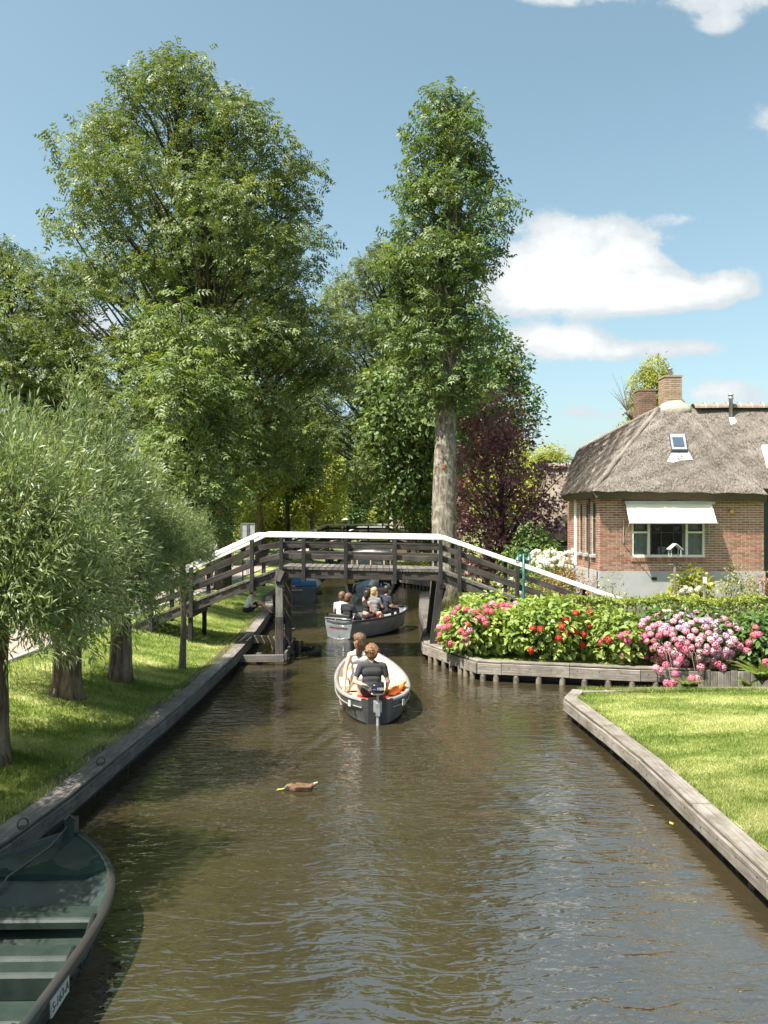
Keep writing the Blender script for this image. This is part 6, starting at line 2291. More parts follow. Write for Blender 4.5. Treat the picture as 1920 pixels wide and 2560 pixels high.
def standing(sh_w=.19, arms=None, stride=.1):
    P_ = []
    P_.append(((-.08, 0, .92), (.08, 0, .92), .105, .105, 'pants'))
    P_.append(((-.06, 0, 1.1), (.06, 0, 1.1), .105, .105, 'shirt', (1, .85, 1)))
    P_.append(((-.085, 0, 1.28), (.085, 0, 1.28), .11, .11, 'shirt', (1, .85, 1)))
    P_.append(((-sh_w + .03, 0, 1.4), (sh_w - .03, 0, 1.4), .06, .06, 'shirt'))
    P_.append(((0, 0, 1.45), (0, .01, 1.54), .05, .05, 'skin'))
    hc = Vector((0, .02, 1.63))
    P_.append((tuple(hc + Vector((0, -.02, .03))), tuple(hc + Vector((0, .01, -.045))), .092, .072, 'skin'))
    P_.append((tuple(hc + Vector((0, .055, -.08))), tuple(hc + Vector((0, .06, -.085))), .034, .03, 'skin'))
    P_.append((tuple(hc + Vector((0, .09, 0))), tuple(hc + Vector((0, .1, -.03))), .012, .014, 'skin'))
    for s, k in ((-1, 'L'), (1, 'R')):
        el, wr = (arms or {}).get(k, ((s * .26, .0, 1.12), (s * .27, .12, .88)))
        P_.append(((s * sh_w, 0, 1.4), tuple(Vector((s * sh_w, 0, 1.4)).lerp(Vector(el), .6)), .058, .05, 'shirt'))
        P_.append((tuple(Vector((s * sh_w, 0, 1.4)).lerp(Vector(el), .6)), el, .042, .038, 'skin'))
        P_.append((el, wr, .038, .027, 'skin'))
        P_.append((wr, tuple(Vector(wr) + Vector((0, .03, -.13))), .032, .02, 'skin'))
        P_.append(((s * .09, 0, .9), (s * .1, s * stride * .6 + .03, .5), .088, .065, 'pants'))
        P_.append(((s * .1, s * stride * .6 + .03, .5), (s * .1, s * stride - .02, .1), .055, .036, 'skin'))
        P_.append(((s * .1, s * stride - .03, .05), (s * .11, s * stride + .13, .035), .042, .033, 'shoe'))
    return P_, hc


def short_hair(hc, fd, n=1, big=1.0):
    P_ = [(tuple(hc - fd * .03 + Vector((0, 0, .05))), tuple(hc - fd * .045 - Vector((0, 0, .02))), .108 * big, .094 * big, 'hair')]
    P_.append((tuple(hc + fd * .03 + Vector((0, 0, .075))), tuple(hc - fd * .01 + Vector((0, 0, .08))), .074 * big, .084 * big, 'hair'))
    return P_


def curly_hair(hc, fd, rd):
    P_ = short_hair(hc, fd)
    rg = np.random.default_rng(3)
    for i in range(60):
        d = rg.normal(size=3); d /= np.linalg.norm(d)
        v = Vector(d)
        if v.dot(fd) > .45 or v.z < -.62:
            continue
        p = hc - fd * .03 + Vector((0, 0, .03)) + v * .108
        P_.append((tuple(p), tuple(p + Vector(rg.normal(size=3) * .012)), .021, .016, 'hair'))
    return P_


def long_hair(hc, fd, rd, L=.3):
    P_ = short_hair(hc, fd)
    for s in (-1.5, -1.1, -.7, -.35, 0, .35, .7, 1.1, 1.5):
        a = hc - fd * (.075 - .03 * abs(s)) + rd * s * .064 - Vector((0, 0, .01))
        P_.append((tuple(a), tuple(a - fd * .015 + rd * s * .012 - Vector((0, 0, L * (1 - .12 * abs(s))))), .037, .017, 'hair'))
    return P_


def person(name, label, Mw, fig, mats, hair=None, hmat=None, voxel=.013, group=None):
    prims, hc, fd, rd = fig
    root = thing(name, label, 'person', Mw.translation, group)
    grow('body', prims, mats, root, Mw, voxel)
    if hair:
        grow('hair', hair, {'hair': hmat}, root, Mw, voxel, .004, 2)
    return root


def pm_(skin, shirt, pants, shoe=None):
    return {'skin': skin, 'shirt': shirt, 'pants': pants, 'shoe': shoe or M['c_black']}


# ------------------------------------------------------------------ boats
def cr(ts, pts):
    """smooth interpolation through (t, value...) rows"""
    pts = np.array(pts, float)
    out = []
    for t in ts:
        i = int(np.clip(np.searchsorted(pts[:, 0], t) - 1, 0, len(pts) - 2))
        p0, p1, p2, p3 = pts[max(i - 1, 0)], pts[i], pts[i + 1], pts[min(i + 2, len(pts) - 1)]
        u = (t - p1[0]) / (p2[0] - p1[0])
        m1 = (p2[1:] - p0[1:]) / max(1e-6, p2[0] - p0[0]) * (p2[0] - p1[0])
        m2 = (p3[1:] - p1[1:]) / max(1e-6, p3[0] - p1[0]) * (p2[0] - p1[0])
        h = ((2 * u ** 3 - 3 * u ** 2 + 1), (u ** 3 - 2 * u ** 2 + u), (-2 * u ** 3 + 3 * u ** 2), (u ** 3 - u ** 2))
        out.append(h[0] * p1[1:] + h[1] * m1 + h[2] * p2[1:] + h[3] * m2)
    return np.array(out)


def hull(root, Bm, rows, m_out, m_band, m_in, m_rim, rim_r=.028, floor_z=.1, band=.14, n=26, rim_flat=None, wall=.05, in_bottom=True):
    """rows: (y, half beam at gunwale, gunwale z, half beam at chine, chine z, keel z)"""
    ts = np.linspace(rows[0][0], rows[-1][0], n)
    S = cr(ts, rows)
    S[:, 0] = np.maximum(S[:, 0], .012); S[:, 2] = np.maximum(S[:, 2], .008)
    mb = MB()
    ring = []
    for t, (bg, zg, bc, zc, zk) in zip(ts, S):
        fb = (zg - band - zc) / max(.01, zg - zc)
        bb = bc + (bg - bc) * max(.2, fb)
        zb = zg - band
        bb2 = bb + .012
        L_ = [(-bg, t, zg), (-bb2, t, zb), (-bb, t, zb - .015), (-bc, t, zc), (0, t, zk)]
        ring.append(L_ + [(-p[0], p[1], p[2]) for p in L_[::-1][1:]])
    nc = len(ring[0])
    b0 = len(mb.v)
    for r_ in ring:
        for p in r_:
            mb.v.append(p)
    for i in range(len(ring) - 1):
        for j in range(nc - 1):
            a = b0 + i * nc + j
            mb.face((a, a + nc, a + nc + 1, a + 1), 1 if j in (0, nc - 2) else 0)
    mb.face([b0 + j for j in range(nc)], 0)
    hl = mb.build('hull', [m_out, m_band], root, Bm, False)
    # lining
    mi_ = MB()
    rows_in = []
    for t, (bg, zg, bc, zc, zk) in zip(ts, S):
        w = max(.004, bg - wall)
        wf = max(.003, min(w, bc + (bg - bc) * (floor_z - zc) / max(.02, zg - zc)) - wall)
        zf = min(floor_z + (.0 if t < ts[-1] * .7 else (t - ts[-1] * .7) * .35), zg - .02)
        rows_in.append([(-w, t, zg - .005), (-wf, t, zf), (0, t, zf - .01), (wf, t, zf), (w, t, zg - .005)])
    mi_.grid(rows_in)
    mi_.face([mi_.vert((p[0], p[1] + wall, p[2])) for p in rows_in[0]])
    mi_.build('lining', m_in, root, Bm, True)
    # gunwale
    path = [(-s[0] + wall * .3, t, s[1]) for t, s in zip(ts, S)] + [(s[0] - wall * .3, t, s[1]) for t, s in list(zip(ts, S))[::-1]]
    mb = MB()
    if rim_flat:
        prof = []
        for sgn in (-1, 1):
            pr = []
            for t, s in zip(ts, S):
                x1 = max(.004, s[0] + .012); x0 = max(.0, s[0] - rim_flat)
                pr.append([(sgn * x1, t, s[1] - .03), (sgn * x1, t, s[1] + .012), (sgn * x0, t, s[1] + .012), (sgn * x0, t, s[1] - .03)])
            mb.grid(pr)
        mb.build('gunwale', m_rim, root, Bm, True)
    else:
        mb.tube(path, rim_r, 8)
        mb.build('gunwale', m_rim, root, Bm, True)
    return hl, ts, S


def bxl(root, name, c, s, mt, Bm, ch=0.01, rx=0.0):
    return MB().chbox((0, 0, 0), s, ch).build(name, mt, root, Bm @ T3(*c) @ Matrix.Rotation(rx, 4, 'X'))


TEXTS = []


def text(name, s, size, mt, parent, Mw, ext=.001):
    cu = bpy.data.curves.new(name, 'FONT')
    cu.body = s
    cu.size = size
    cu.extrude = ext
    cu.align_x = 'CENTER'
    cu.align_y = 'CENTER'
    cu.materials.append(mt)
    o = link(name, cu, Mw, parent)
    TEXTS.append(o)
    return o


RX90 = Matrix.Rotation(R(90), 4, 'X')      # text standing up, facing -y

# ---- front boat with the couple
B1 = T3(-0.11, 13.4, 0) @ RZ(4.5)
b1 = thing('motor_boat', 'small charcoal boat with cream inside carrying the couple in mid canal', 'boat', B1.translation)
hl, ts, S = hull(b1, B1, [(0, .25, .40, .2, .02, -.06), (.28, .47, .41, .36, .03, -.12), (.7, .60, .42, .47, .03, -.14), (1.3, .655, .44, .5, .04, -.14), (2.0, .63, .47, .46, .06, -.13), (2.8, .50, .52, .32, .1, -.1), (3.4, .31, .57, .15, .16, -.04), (3.85, .10, .62, .03, .25, .08), (3.98, .012, .63, .01, .3, .12)],
          M['hull_dark'], M['hull_dark'], M['cream'], M['hull_grey'], .022, .1, .13, 30, rim_flat=.055, wall=.06)
MB().tube([(-s[0] * .985 - .004, t, s[1] - .135) for t, s in zip(ts, S)], .013, 6, False).build('rub_strake', M['hull_grey'], b1, B1, True)
MB().tube([(s[0] * .985 + .004, t, s[1] - .135) for t, s in zip(ts, S)], .013, 6, False).build('rub_strake', M['hull_grey'], b1, B1, True)
mb = MB()      # stern bench follows the hull
rows_ = [[(-(s[0] - .07), t, .325), (0, t, .335), (s[0] - .07, t, .325)] for t, s in zip(ts, S) if .06 < t < .95]
mb.grid(rows_)
mb.face([mb.vert(p) for p in (rows_[-1][0], rows_[-1][1], rows_[-1][2], (rows_[-1][2][0] * .9, rows_[-1][0][1] + .02, .1), (-rows_[-1][2][0] * .9, rows_[-1][0][1] + .02, .1))][::-1])
mb.build('stern_bench', M['cream'], b1, B1)
mb = MB()
rows_ = [[(-(s[0] - .06), t, .44), (0, t, .45), (s[0] - .06, t, .44)] for t, s in zip(ts, S) if 2.7 < t < 3.75]
mb.grid(rows_)
mb.face([mb.vert(p) for p in (rows_[0][0], rows_[0][1], rows_[0][2], (rows_[0][2][0] * .9, rows_[0][0][1], .12), (rows_[0][0][0] * .9, rows_[0][0][1], .12))])
mb.build('bow_deck', M['cream'], b1, B1)
bxl(b1, 'side_box', (-.5, 1.35, .27), (.16, .8, .34), M['cream'], B1)
bxl(b1, 'side_box', (.5, 1.35, .27), (.16, .8, .34), M['cream'], B1)
bxl(b1, 'seat_cushion', (-.05, .38, .345), (.5, .42, .04), M['red_cloth'], B1)
MB().box((0, -.012, .2), (.3, .03, .46)).build('motor_board', M['rubber'], b1, B1)
for s, px_ in ((-1, 0), (1, 0)):
    t_ = .28
    MB().box((0, 0, 0), (.055, .012, .1)).build('registration_sticker', M['plate'], b1, B1 @ T3(s * .445, .155, .31) @ RZ(s * 45))
beam('oar', B1 @ Vector((-.52, .9, .345)), B1 @ Vector((-.28, .92, .345)), .06, .02, M['bridge'], b1)
# outboard
mt_ = thing('outboard_motor', 'black electric outboard motor with white 1000 marking on the boat stern', 'motor', B1 @ Vector((0, -.1, .4)))
ck = MB()
for i, (sx, z_) in enumerate(((.7, 0), (1, .018), (1.02, .09), (.97, .13), (.8, .148), (.45, .155))):
    for k in range(20):
        a = 2 * math.pi * k / 20
        ca, sa = math.cos(a), math.sin(a)
        r_ = 1 / (abs(ca) ** 4 + abs(sa) ** 4) ** .25
        ck.vert((ca * r_ * .105 * sx, sa * r_ * .075 * sx, z_))
for i in range(5):
    for k in range(20):
        k2 = (k + 1) % 20
        ck.face((i * 20 + k, i * 20 + k2, (i + 1) * 20 + k2, (i + 1) * 20 + k))
ck.face(list(range(20))[::-1]); ck.face([100 + k for k in range(20)])
MB_ = B1 @ T3(0, -.13, .53)
cow = ck.build('cowl', M['motor'], mt_, MB_, True)
MB().lathe([(.09, -.012), (.1, .0), (.09, .012)], 18).build('cowl_trim', M['pot'], mt_, B1 @ T3(0, -.12, .515) @ Matrix.Diagonal((1.1, .75, 1, 1)), True)
text('lettering', '1000', .062, M['print_white'], cow, B1 @ T3(.035, -.2085, .605) @ RX90)
MB().box((0, 0, 0), (.06, .004, .018)).build('badge', M['print_blue'], cow, B1 @ T3(-.06, -.2085, .60))
MB().tube([(0, -.12, .52), (0, -.12, .1), (0, -.13, -.35)], [.022, .024, .022], 10).build('shaft', M['motor_grey'], mt_, B1)
MB().box((0, -.07, .3), (.13, .11, .17)).build('clamp', M['motor_grey'], mt_, B1)
MB().box((0, -.13, .26), (.07, .05, .2)).build('tilt_bracket', M['steel'], mt_, B1)
MB().tube([(-.02, -.08, .57), (-.16, .06, .6), (-.24, .12, .605)], .016, 8).build('tiller', M['rubber'], mt_, B1)
# orange life vests on the starboard side
for (dx, dy, rz_, lab) in ((.36, .62, 20, 'orange life vest on the stern bench right of the man, on top'), (.42, .8, -35, 'orange life vest crumpled beside the other at the gunwale')):
    lv = thing('life_vest', lab, 'life vest', B1 @ Vector((dx, dy, .35)), 'orange life vests')
    grow('vest', [((-.09, 0, .05), (.09, .05, .07), .055, .05, 'v'), ((-.08, -.06, .05), (.1, -.03, .14), .045, .035, 'v'), ((.05, .02, .1), (.15, -.02, .2), .035, .025, 'v'), ((-.05, .03, .04), (-.12, -.04, .05), .045, .04, 'v')], {'v': M['orange']}, lv, B1 @ T3(dx, dy, .335) @ RZ(rz_), .012, .004)
# the man at the tiller
Mm = B1 @ T3(-.06, .36, .36) @ RZ(2)
fig = seated(.1, {'L': ((-.3, -.04, .27), (-.14, -.2, .235)), 'R': ((.27, .03, .25), (.27, .2, .1))}, {'L': (-.17, .42, .14), 'R': (.2, .42, .14)}, {'L': (-.16, .5, -.2), 'R': (.2, .5, -.2)}, .58, True, (.05, 0), False, False, True, 1.04)
man = person('person', 'man with curly sandy hair in charcoal t-shirt steering the front boat', Mm, fig, pm_(SKIN, M['c_charcoal'], M['c_charcoal']), curly_hair(*fig[1:]), M['h_ginger'], .0095)
# the woman in white
Mw_ = B1 @ T3(-.24, 1.05, .45) @ RZ(8)
fig = seated(.05, {'L': ((-.27, -.12, .27), (-.33, -.36, .02)), 'R': ((.24, .08, .28), (.12, .3, .16))}, {'L': (-.12, .42, .12), 'R': (.13, .42, .12)}, {'L': (-.12, .5, -.28), 'R': (.14, .5, -.28)}, .4, True, (.75, 0), True, True, True, .95)
wom = person('person', 'long-haired woman in sleeveless white top looking left in the front boat', Mw_, fig, pm_(SKIN, M['c_white'], M['c_white']), long_hair(*fig[1:], .27), M['h_brown'], .0095)
hc, fd, rd = fig[1:]
sg = MB()
for s in (-1, 1):
    sg.box((0, 0, 0), (.05, .012, .035), Matrix.Translation(hc + fd * .088 + rd * s * .034 + Vector((0, 0, .012))) @ RZ(math.degrees(.75)))
    sg.tube([hc + fd * .085 + rd * s * .062 + Vector((0, 0, .018)), hc + fd * -.0 + rd * s * .096 + Vector((0, 0, .015))], .004, 5)
sg.build('sunglasses', M['rubber'], wom, Mw_)

# ---- aluminium boat under the bridge
B2 = T3(-1.28, 23.15, 0) @ RZ(-37)
b2 = thing('motor_boat', 'grey aluminium boat with black rub rail and five people under the bridge', 'boat', B2.translation)
hl, ts, S = hull(b2, B2, [(0, .50, .50, .40, .02, -.06), (.5, .64, .50, .50, .02, -.1), (1.2, .72, .52, .54, .03, -.1), (2.0, .68, .55, .46, .06, -.1), (2.6, .5, .59, .28, .12, -.06), (3.0, .24, .63, .1, .22, .04), (3.18, .02, .65, .01, .3, .1)],
          M['hull_alu'], M['hull_alu'], M['alu_in'], M['rubber'], .034, .1, .17, 26)
bxl(b2, 'stern_seat', (0, .3, .33), (.8, .3, .3), M['rubber'], B2)
bxl(b2, 'seat_back', (-.05, .12, .56), (.75, .1, .2), M['rubber'], B2, .03)
bxl(b2, 'seat_cushion', (.1, 1.15, .36), (.9, .4, .08), M['red_cloth'], B2, .03)
bxl(b2, 'seat_cushion', (.25, 1.75, .36), (.5, .5, .08), M['red_cloth'], B2, .03)
bxl(b2, 'centre_seat', (.1, 1.2, .22), (.85, .5, .22), M['alu_in'], B2)
MB().tube([(-.45, -.06, .56), (-.2, -.09, .57), (.2, -.09, .57), (.5, -.05, .56)], .018, 8).build('stern_bar', M['steel'], b2, B2, True)
MB().tube([(-.02, -.09, .56), (-.02, -.05, .36), (-.35, -.045, .36)], .014, 8).build('stern_bar', M['steel'], b2, B2, True)
MB().tube([(-.02, -.05, .36), (.32, -.045, .36)], .014, 8).build('stern_bar', M['steel'], b2, B2, True)
MB().tube([(-.22, -.06, .02), (-.1, -.075, .0), (.2, -.075, .0), (.3, -.055, .03)], .014, 8).build('propeller_guard', M['steel'], b2, B2, True)
MB().tube([(.0, -.07, .2), (.0, -.08, -.05)], .016, 8).build('rudder_shaft', M['steel'], b2, B2)
MB().tube([(.35, .2, .5), (.3, .35, .68), (.42, .55, .55)], .016, 8).build('grab_rail', M['steel'], b2, B2, True)
text('lettering', 'www.botenverhuur.nl', .064, M['print_red'], b2, B2 @ T3(0, -.012, .27) @ RX90)
text('lettering', 'YB 0084', .075, M['plate'], b2, B2 @ T3(.665, .4, .43) @ RZ(77) @ RX90)


def at_boat(Bm, X, Y, z, face):
    """matrix of a seat at world (X, Y, z) facing the heading face (degrees from +y, left positive)"""
    return T3(X, Y, z) @ RZ(face)


f1 = seated(.12, None, None, None, .62, False, (.1, .1))
person('person', 'man in white t-shirt at the stern of the aluminium boat, seen from behind', at_boat(B2, -1.24, 23.72, .38, -25), f1, pm_(SKIN, M['c_white'], M['c_navy']), short_hair(f1[1], f1[2]), M['h_brown'], .015)
f2 = seated(.1, None, None, None, 1.6, False, (-.2, .1))
capman = person('person', 'person in black hoodie and olive cap steering the aluminium boat', at_boat(B2, -1.05, 23.45, .36, -37), f2, pm_(SKIN, M['c_black'], M['c_black']), short_hair(f2[1], f2[2]), M['h_brown'], .015)
hc = f2[1]
cp_ = MB().ball(tuple(hc + Vector((0, -.01, .055))), (.102, .108, .075), 16, 8)
cp_.box((hc.x + .01, hc.y + .13, hc.z + .05), (.13, .1, .012))
cp_.build('cap', M['cap'], capman, at_boat(B2, -1.05, 23.45, .36, -37), True)
f3 = seated(.06, {'R': ((.22, .14, .24), (.1, .4, .17)), 'L': ((-.3, .08, .6), (-.16, .08, .74))}, {'L': (-.1, .38, .2), 'R': (.2, .36, .2)}, {'L': (.05, .26, -.05), 'R': (.0, .3, -.02)}, .4, True, (.5, .0), True, True, False, .95, True)
person('person', 'dark-haired woman in black top and shorts sitting sideways in the aluminium boat', at_boat(B2, -.53, 24.15, .40, -62), f3, pm_(SKIN, M['c_black'], M['c_black']), short_hair(f3[1], f3[2]) + [(tuple(f3[1] - f3[2] * .1), tuple(f3[1] - f3[2] * .11 - Vector((0, 0, .14))), .04, .02, 'hair')], M['h_dark'], .014)
f4 = seated(.15, None, None, None, .6, True, (-.2, .1), True)
person('person', 'long-haired blonde woman seen from behind near the bow of the aluminium boat', at_boat(B2, -.32, 24.85, .42, -20), f4, pm_(SKIN, M['c_grey'], M['c_navy']), long_hair(*f4[1:], .26), M['h_blond'], .015)
f5 = seated(.2, None, None, None, .7, False, (-.3, 0))
person('person', 'man in dark navy shirt seated at the bow of the aluminium boat', at_boat(B2, .0, 25.0, .47, -50), f5, pm_(SKIN_T, M['c_navy'], M['c_black']), short_hair(f5[1], f5[2]), M['h_dark'], .015)

# ---- boats further up
B3 = T3(-.52, 34.6, 0) @ RZ(-6)
b3 = thing('motor_boat', 'aluminium boat seen from the stern with chrome frame, ahead of the bridge boat', 'boat', B3.translation)
hull(b3, B3, [(0, .70, .52, .55, .02, -.06), (1.0, .82, .52, .62, .02, -.1), (2.4, .78, .55, .55, .05, -.1), (3.4, .5, .6, .25, .12, -.04), (4.0, .02, .66, .01, .3, .1)], M['hull_alu'], M['hull_alu'], M['alu_in'], M['rubber'], .03, .1, .15, 20)
MB().tube([(-.8, -.02, .32), (-.74, -.02, .62), (-.6, .05, .68), (-.5, .25, .66)], .03, 8).build('stern_bar', M['steel'], b3, B3, True)
MB().tube([(.8, -.02, .32), (.74, -.02, .62), (.6, .05, .68), (.5, .25, .66)], .03, 8).build('stern_bar', M['steel'], b3, B3, True)
for z_ in (.18, .44):
    MB().tube([(-.62, -.05, z_ + .04), (.62, -.05, z_)], .016, 8).build('stern_bar', M['steel'], b3, B3)
for x_ in (-.3, .1, .45):
    MB().tube([(x_, -.05, .05), (x_, -.05, .5)], .015, 8).build('stern_bar', M['steel'], b3, B3)
for x_ in (-.1, .32):
    MB().box((x_, -.03, .36), (.3, .01, .1)).build('name_plate', M['print_red'], b3, B3)
bxl(b3, 'stern_seat', (0, .45, .36), (1.1, .35, .26), M['rubber'], B3, .05)
g1 = seated(.75, {'L': ((-.2, .3, .2), (-.1, .5, .1)), 'R': ((.2, .3, .2), (.1, .5, .1))}, None, None, .62, False, (0, .6))
person('person', 'person in grey trousers and pale shirt bending forward in the boat ahead', T3(-.62, 35.3, .34) @ RZ(-50), g1, pm_(SKIN, M['c_offwhite'], M['c_grey']), short_hair(g1[1], g1[2]), M['h_blond'], .018)
g2 = seated(.1, None, None, None, 1.6, False, (0, .1))
person('person', 'person dressed in black beside the one bending in the boat ahead', T3(.05, 35.4, .28) @ RZ(10), g2, pm_(SKIN, M['c_black'], M['c_black']), short_hair(g2[1], g2[2]), M['h_dark'], .018)
B4 = T3(-.72, 39.0, 0) @ RZ(-3)
b4 = thing('work_boat', 'wide dark work boat carrying a yellow crate beyond the aluminium boats', 'boat', B4.translation)
hull(b4, B4, [(0, 1.05, .34, .95, .0, -.1), (1.5, 1.2, .34, 1.05, .0, -.1), (4.0, 1.15, .38, .95, .05, -.1), (5.2, .4, .48, .2, .2, .0), (5.5, .02, .52, .01, .3, .1)], M['rubber'], M['bridge'], M['rubber'], M['bridge'], .05, .15, .12, 18)
bxl(b4, 'deck_bench', (.1, .5, .36), (1.7, .3, .12), M['rubber'], B4)
cr_ = thing('yellow_crate', 'open yellow crate on the left stern of the dark work boat', 'crate', B4 @ Vector((-.85, .1, .34)))
for (c, s) in (((-.85, -.05, .47), (.36, .03, .3)), ((-.85, .35, .47), (.36, .03, .3)), ((-1.02, .15, .47), (.03, .37, .3)), ((-.68, .15, .47), (.03, .37, .3)), ((-.85, .15, .35), (.33, .37, .03))):
    MB().box(c, s).build('crate_board', M['yellow'], cr_, B4)
bxl(b4, 'stern_post', (1.0, .1, .44), (.2, .2, .3), M['new_wood'], B4)
g3 = seated(.2, None, None, None, .7, False, (0, .1))
person('person', 'person with a pale yellow hat aboard the dark work boat', T3(-1.05, 39.8, .22) @ RZ(0), g3, pm_(SKIN, M['c_black'], M['c_black']), short_hair(g3[1], g3[2], 1, 1.1), M['h_straw'], .02)
# covered tour boat
B5 = T3(-.75, 46.0, 0) @ RZ(0)
b5 = thing('tour_boat', 'covered tour boat with pale rounded roof and glazed front beyond the bridge', 'boat', B5.translation)
hull(b5, B5, [(0, .95, .6, .8, .0, -.1), (2, 1.1, .6, .95, .0, -.1), (6, 1.1, .6, .95, .0, -.1), (8.5, .6, .7, .3, .1, 0), (9.2, .02, .75, .01, .3, .1)], M['hull_grey'], M['white_hull'], M['cream'], M['white_hull'], .04, .15, .15, 18)
P_ = []
for y_ in (-.1, 1.5, 3.5, 5.5, 7.0):
    P_.append([(x_, y_, 1.42 + .2 * (1 - (x_ / 1.22) ** 2)) for x_ in np.linspace(-1.22, 1.22, 13)])
mb = MB().grid(P_)
mb.grid([[(p[0], p[1], p[2] - .07) for p in r_][::-1] for r_ in P_])
mb.grid([P_[0], [(p[0], p[1], p[2] - .07) for p in P_[0]]])
mb.build('roof', M['white_hull'], b5, B5, True)
for x_ in (-1.1, -.75, .0, .75, 1.1):
    MB().box((x_, .0, 1.0), (.06, .05, .88)).build('window_post', M['cream'], b5, B5)
for x_ in (-.92, -.37, .37, .92):
    MB().box((x_, .01, 1.05), (.3 if abs(x_) > .5 else .66, .01, .7)).build('pane', M['glass'], b5, B5)
for s in (-1, 1):
    for y_ in (1.7, 3.5, 5.3):
        MB().box((s * 1.1, y_, 1.0), (.05, .06, .88)).build('window_post', M['cream'], b5, B5)
MB().box((0, .03, .66), (2.1, .04, .16)).build('front_sill', M['white_hull'], b5, B5)
# moored boat with blue covers
B6 = T3(-3.42, 33.3, 0) @ RZ(3)
b6 = thing('moored_boat', 'dark moored boat with blue cushions at the left bank beyond the bridge', 'boat', B6.translation)
hull(b6, B6, [(0, .72, .62, .60, .0, -.06), (1.0, .8, .62, .66, .0, -.1), (2.6, .78, .64, .6, .03, -.1), (3.8, .5, .7, .25, .12, 0), (4.4, .02, .76, .01, .3, .1)], M['hull_dark'], M['hull_dark'], M['alu_in'], M['hull_grey'], .035, .15, .12, 18)
bxl(b6, 'blue_cushion', (-.3, .5, .78), (.75, .4, .2), M['blue'], B6, .07)
bxl(b6, 'blue_cushion', (.25, .2, .74), (.85, .3, .24), M['blue'], B6, .08)
bxl(b6, 'blue_cushion', (-.35, 1.4, .8), (.7, .5, .24), M['blue'], B6, .08)
bxl(b6, 'stern_ledge', (-.3, .0, .5), (.9, .14, .06), M['hull_grey'], B6)
MB().lathe([(.08, -.12), (.1, 0), (.08, .12)], 12).build('fender', M['rubber'], b6, B6 @ T3(.8, .0, .4) @ Matrix.Rotation(R(90), 4, 'Y'), True)
# a dark flat punt beyond it
B7 = T3(-2.75, 49.5, 0) @ RZ(8)
b7 = thing('punt', 'low dark punt lying at the left bank far up the canal', 'boat', B7.translation)
hull(b7, B7, [(0, .35, .55, .3, .2, .1), (.8, .6, .42, .5, .0, -.1), (3.5, .65, .4, .55, .0, -.1), (5.0, .5, .45, .4, .05, 0), (5.6, .3, .6, .2, .25, .15)], M['rubber'], M['rubber'], M['rubber'], M['rubber'], .03, .1, .1, 16)

# ---- green punt in the foreground
B8 = T3(-2.80, 2.8, 0) @ RZ(1.2)
b8 = thing('green_boat', 'dark green steel rental boat moored at lower left with empty benches', 'boat', B8.translation)
hl, ts, S = hull(b8, B8, [(0, .5, .37, .4, .03, -.06), (.9, .68, .36, .56, .0, -.1), (2.0, .76, .36, .62, .0, -.1), (3.0, .79, .36, .64, .0, -.1), (3.5, .765, .362, .62, .01, -.09), (3.95, .665, .37, .5, .03, -.07), (4.35, .48, .38, .32, .06, -.03), (4.65, .27, .39, .15, .12, .03), (4.84, .085, .40, .05, .18, .08)],
          M['green_hull'], M['green_hull'], M['green_boat'], M['green_hull'], .02, .04, .16, 34, rim_flat=.045, wall=.045)


def half_beam(y_):
    return float(np.interp(y_, ts, S[:, 0]))


mb = MB()      # foredeck, with a shallow hollow down its middle
rows_ = []
for t, s in zip(ts, S):
    if t > 3.98:
        w = s[0] - .04
        rows_.append([(-w, t, s[1] + .004), (-w * .55, t, s[1] - .05 * min(1, w * 3)), (0, t, s[1] - .03 * min(1, w * 3)), (w * .55, t, s[1] - .05 * min(1, w * 3)), (w, t, s[1] + .004)])
mb.grid(rows_)
r0 = rows_[0]
mb.grid([r0, [(p[0], p[1], p[2] - .05) for p in r0]])
mb.grid([[(p[0], p[1], p[2] - .05) for p in r0], [(p[0] * .98, p[1] + .05, p[2] - .055) for p in r0]])
mb.build('foredeck', M['green_deck'], b8, B8)
MB().box((0, 0, 0), (.09, .12, .2)).build('stem_post', M['green_deck'], b8, B8 @ T3(0, 4.86, .44))
MB().tube([(-.05, 4.83, .53), (0, 4.82, .58), (.05, 4.83, .53)], .012, 6).build('mooring_eye', M['rust'], b8, B8)


def bench(y0, y1, z_, lip=.045):
    w = min(half_beam(y0), half_beam(y1)) - .05
    P2 = []
    prof = [(y1, z_ - lip), (y1 - .004, z_ - .012), (y1 - .02, z_), (y0 + .03, z_), (y0 + .012, z_ - .008), (y0, z_ - .025), (y0 + .003, z_ - lip - .03)]
    for (yy_, zz_) in prof:
        P2.append([(-half_beam(yy_) + .05, yy_, zz_), (0, yy_, zz_ + .0), (half_beam(yy_) - .05, yy_, zz_)])
    MB().grid(P2[::-1]).build('bench', M['green_boat'], b8, B8, False)


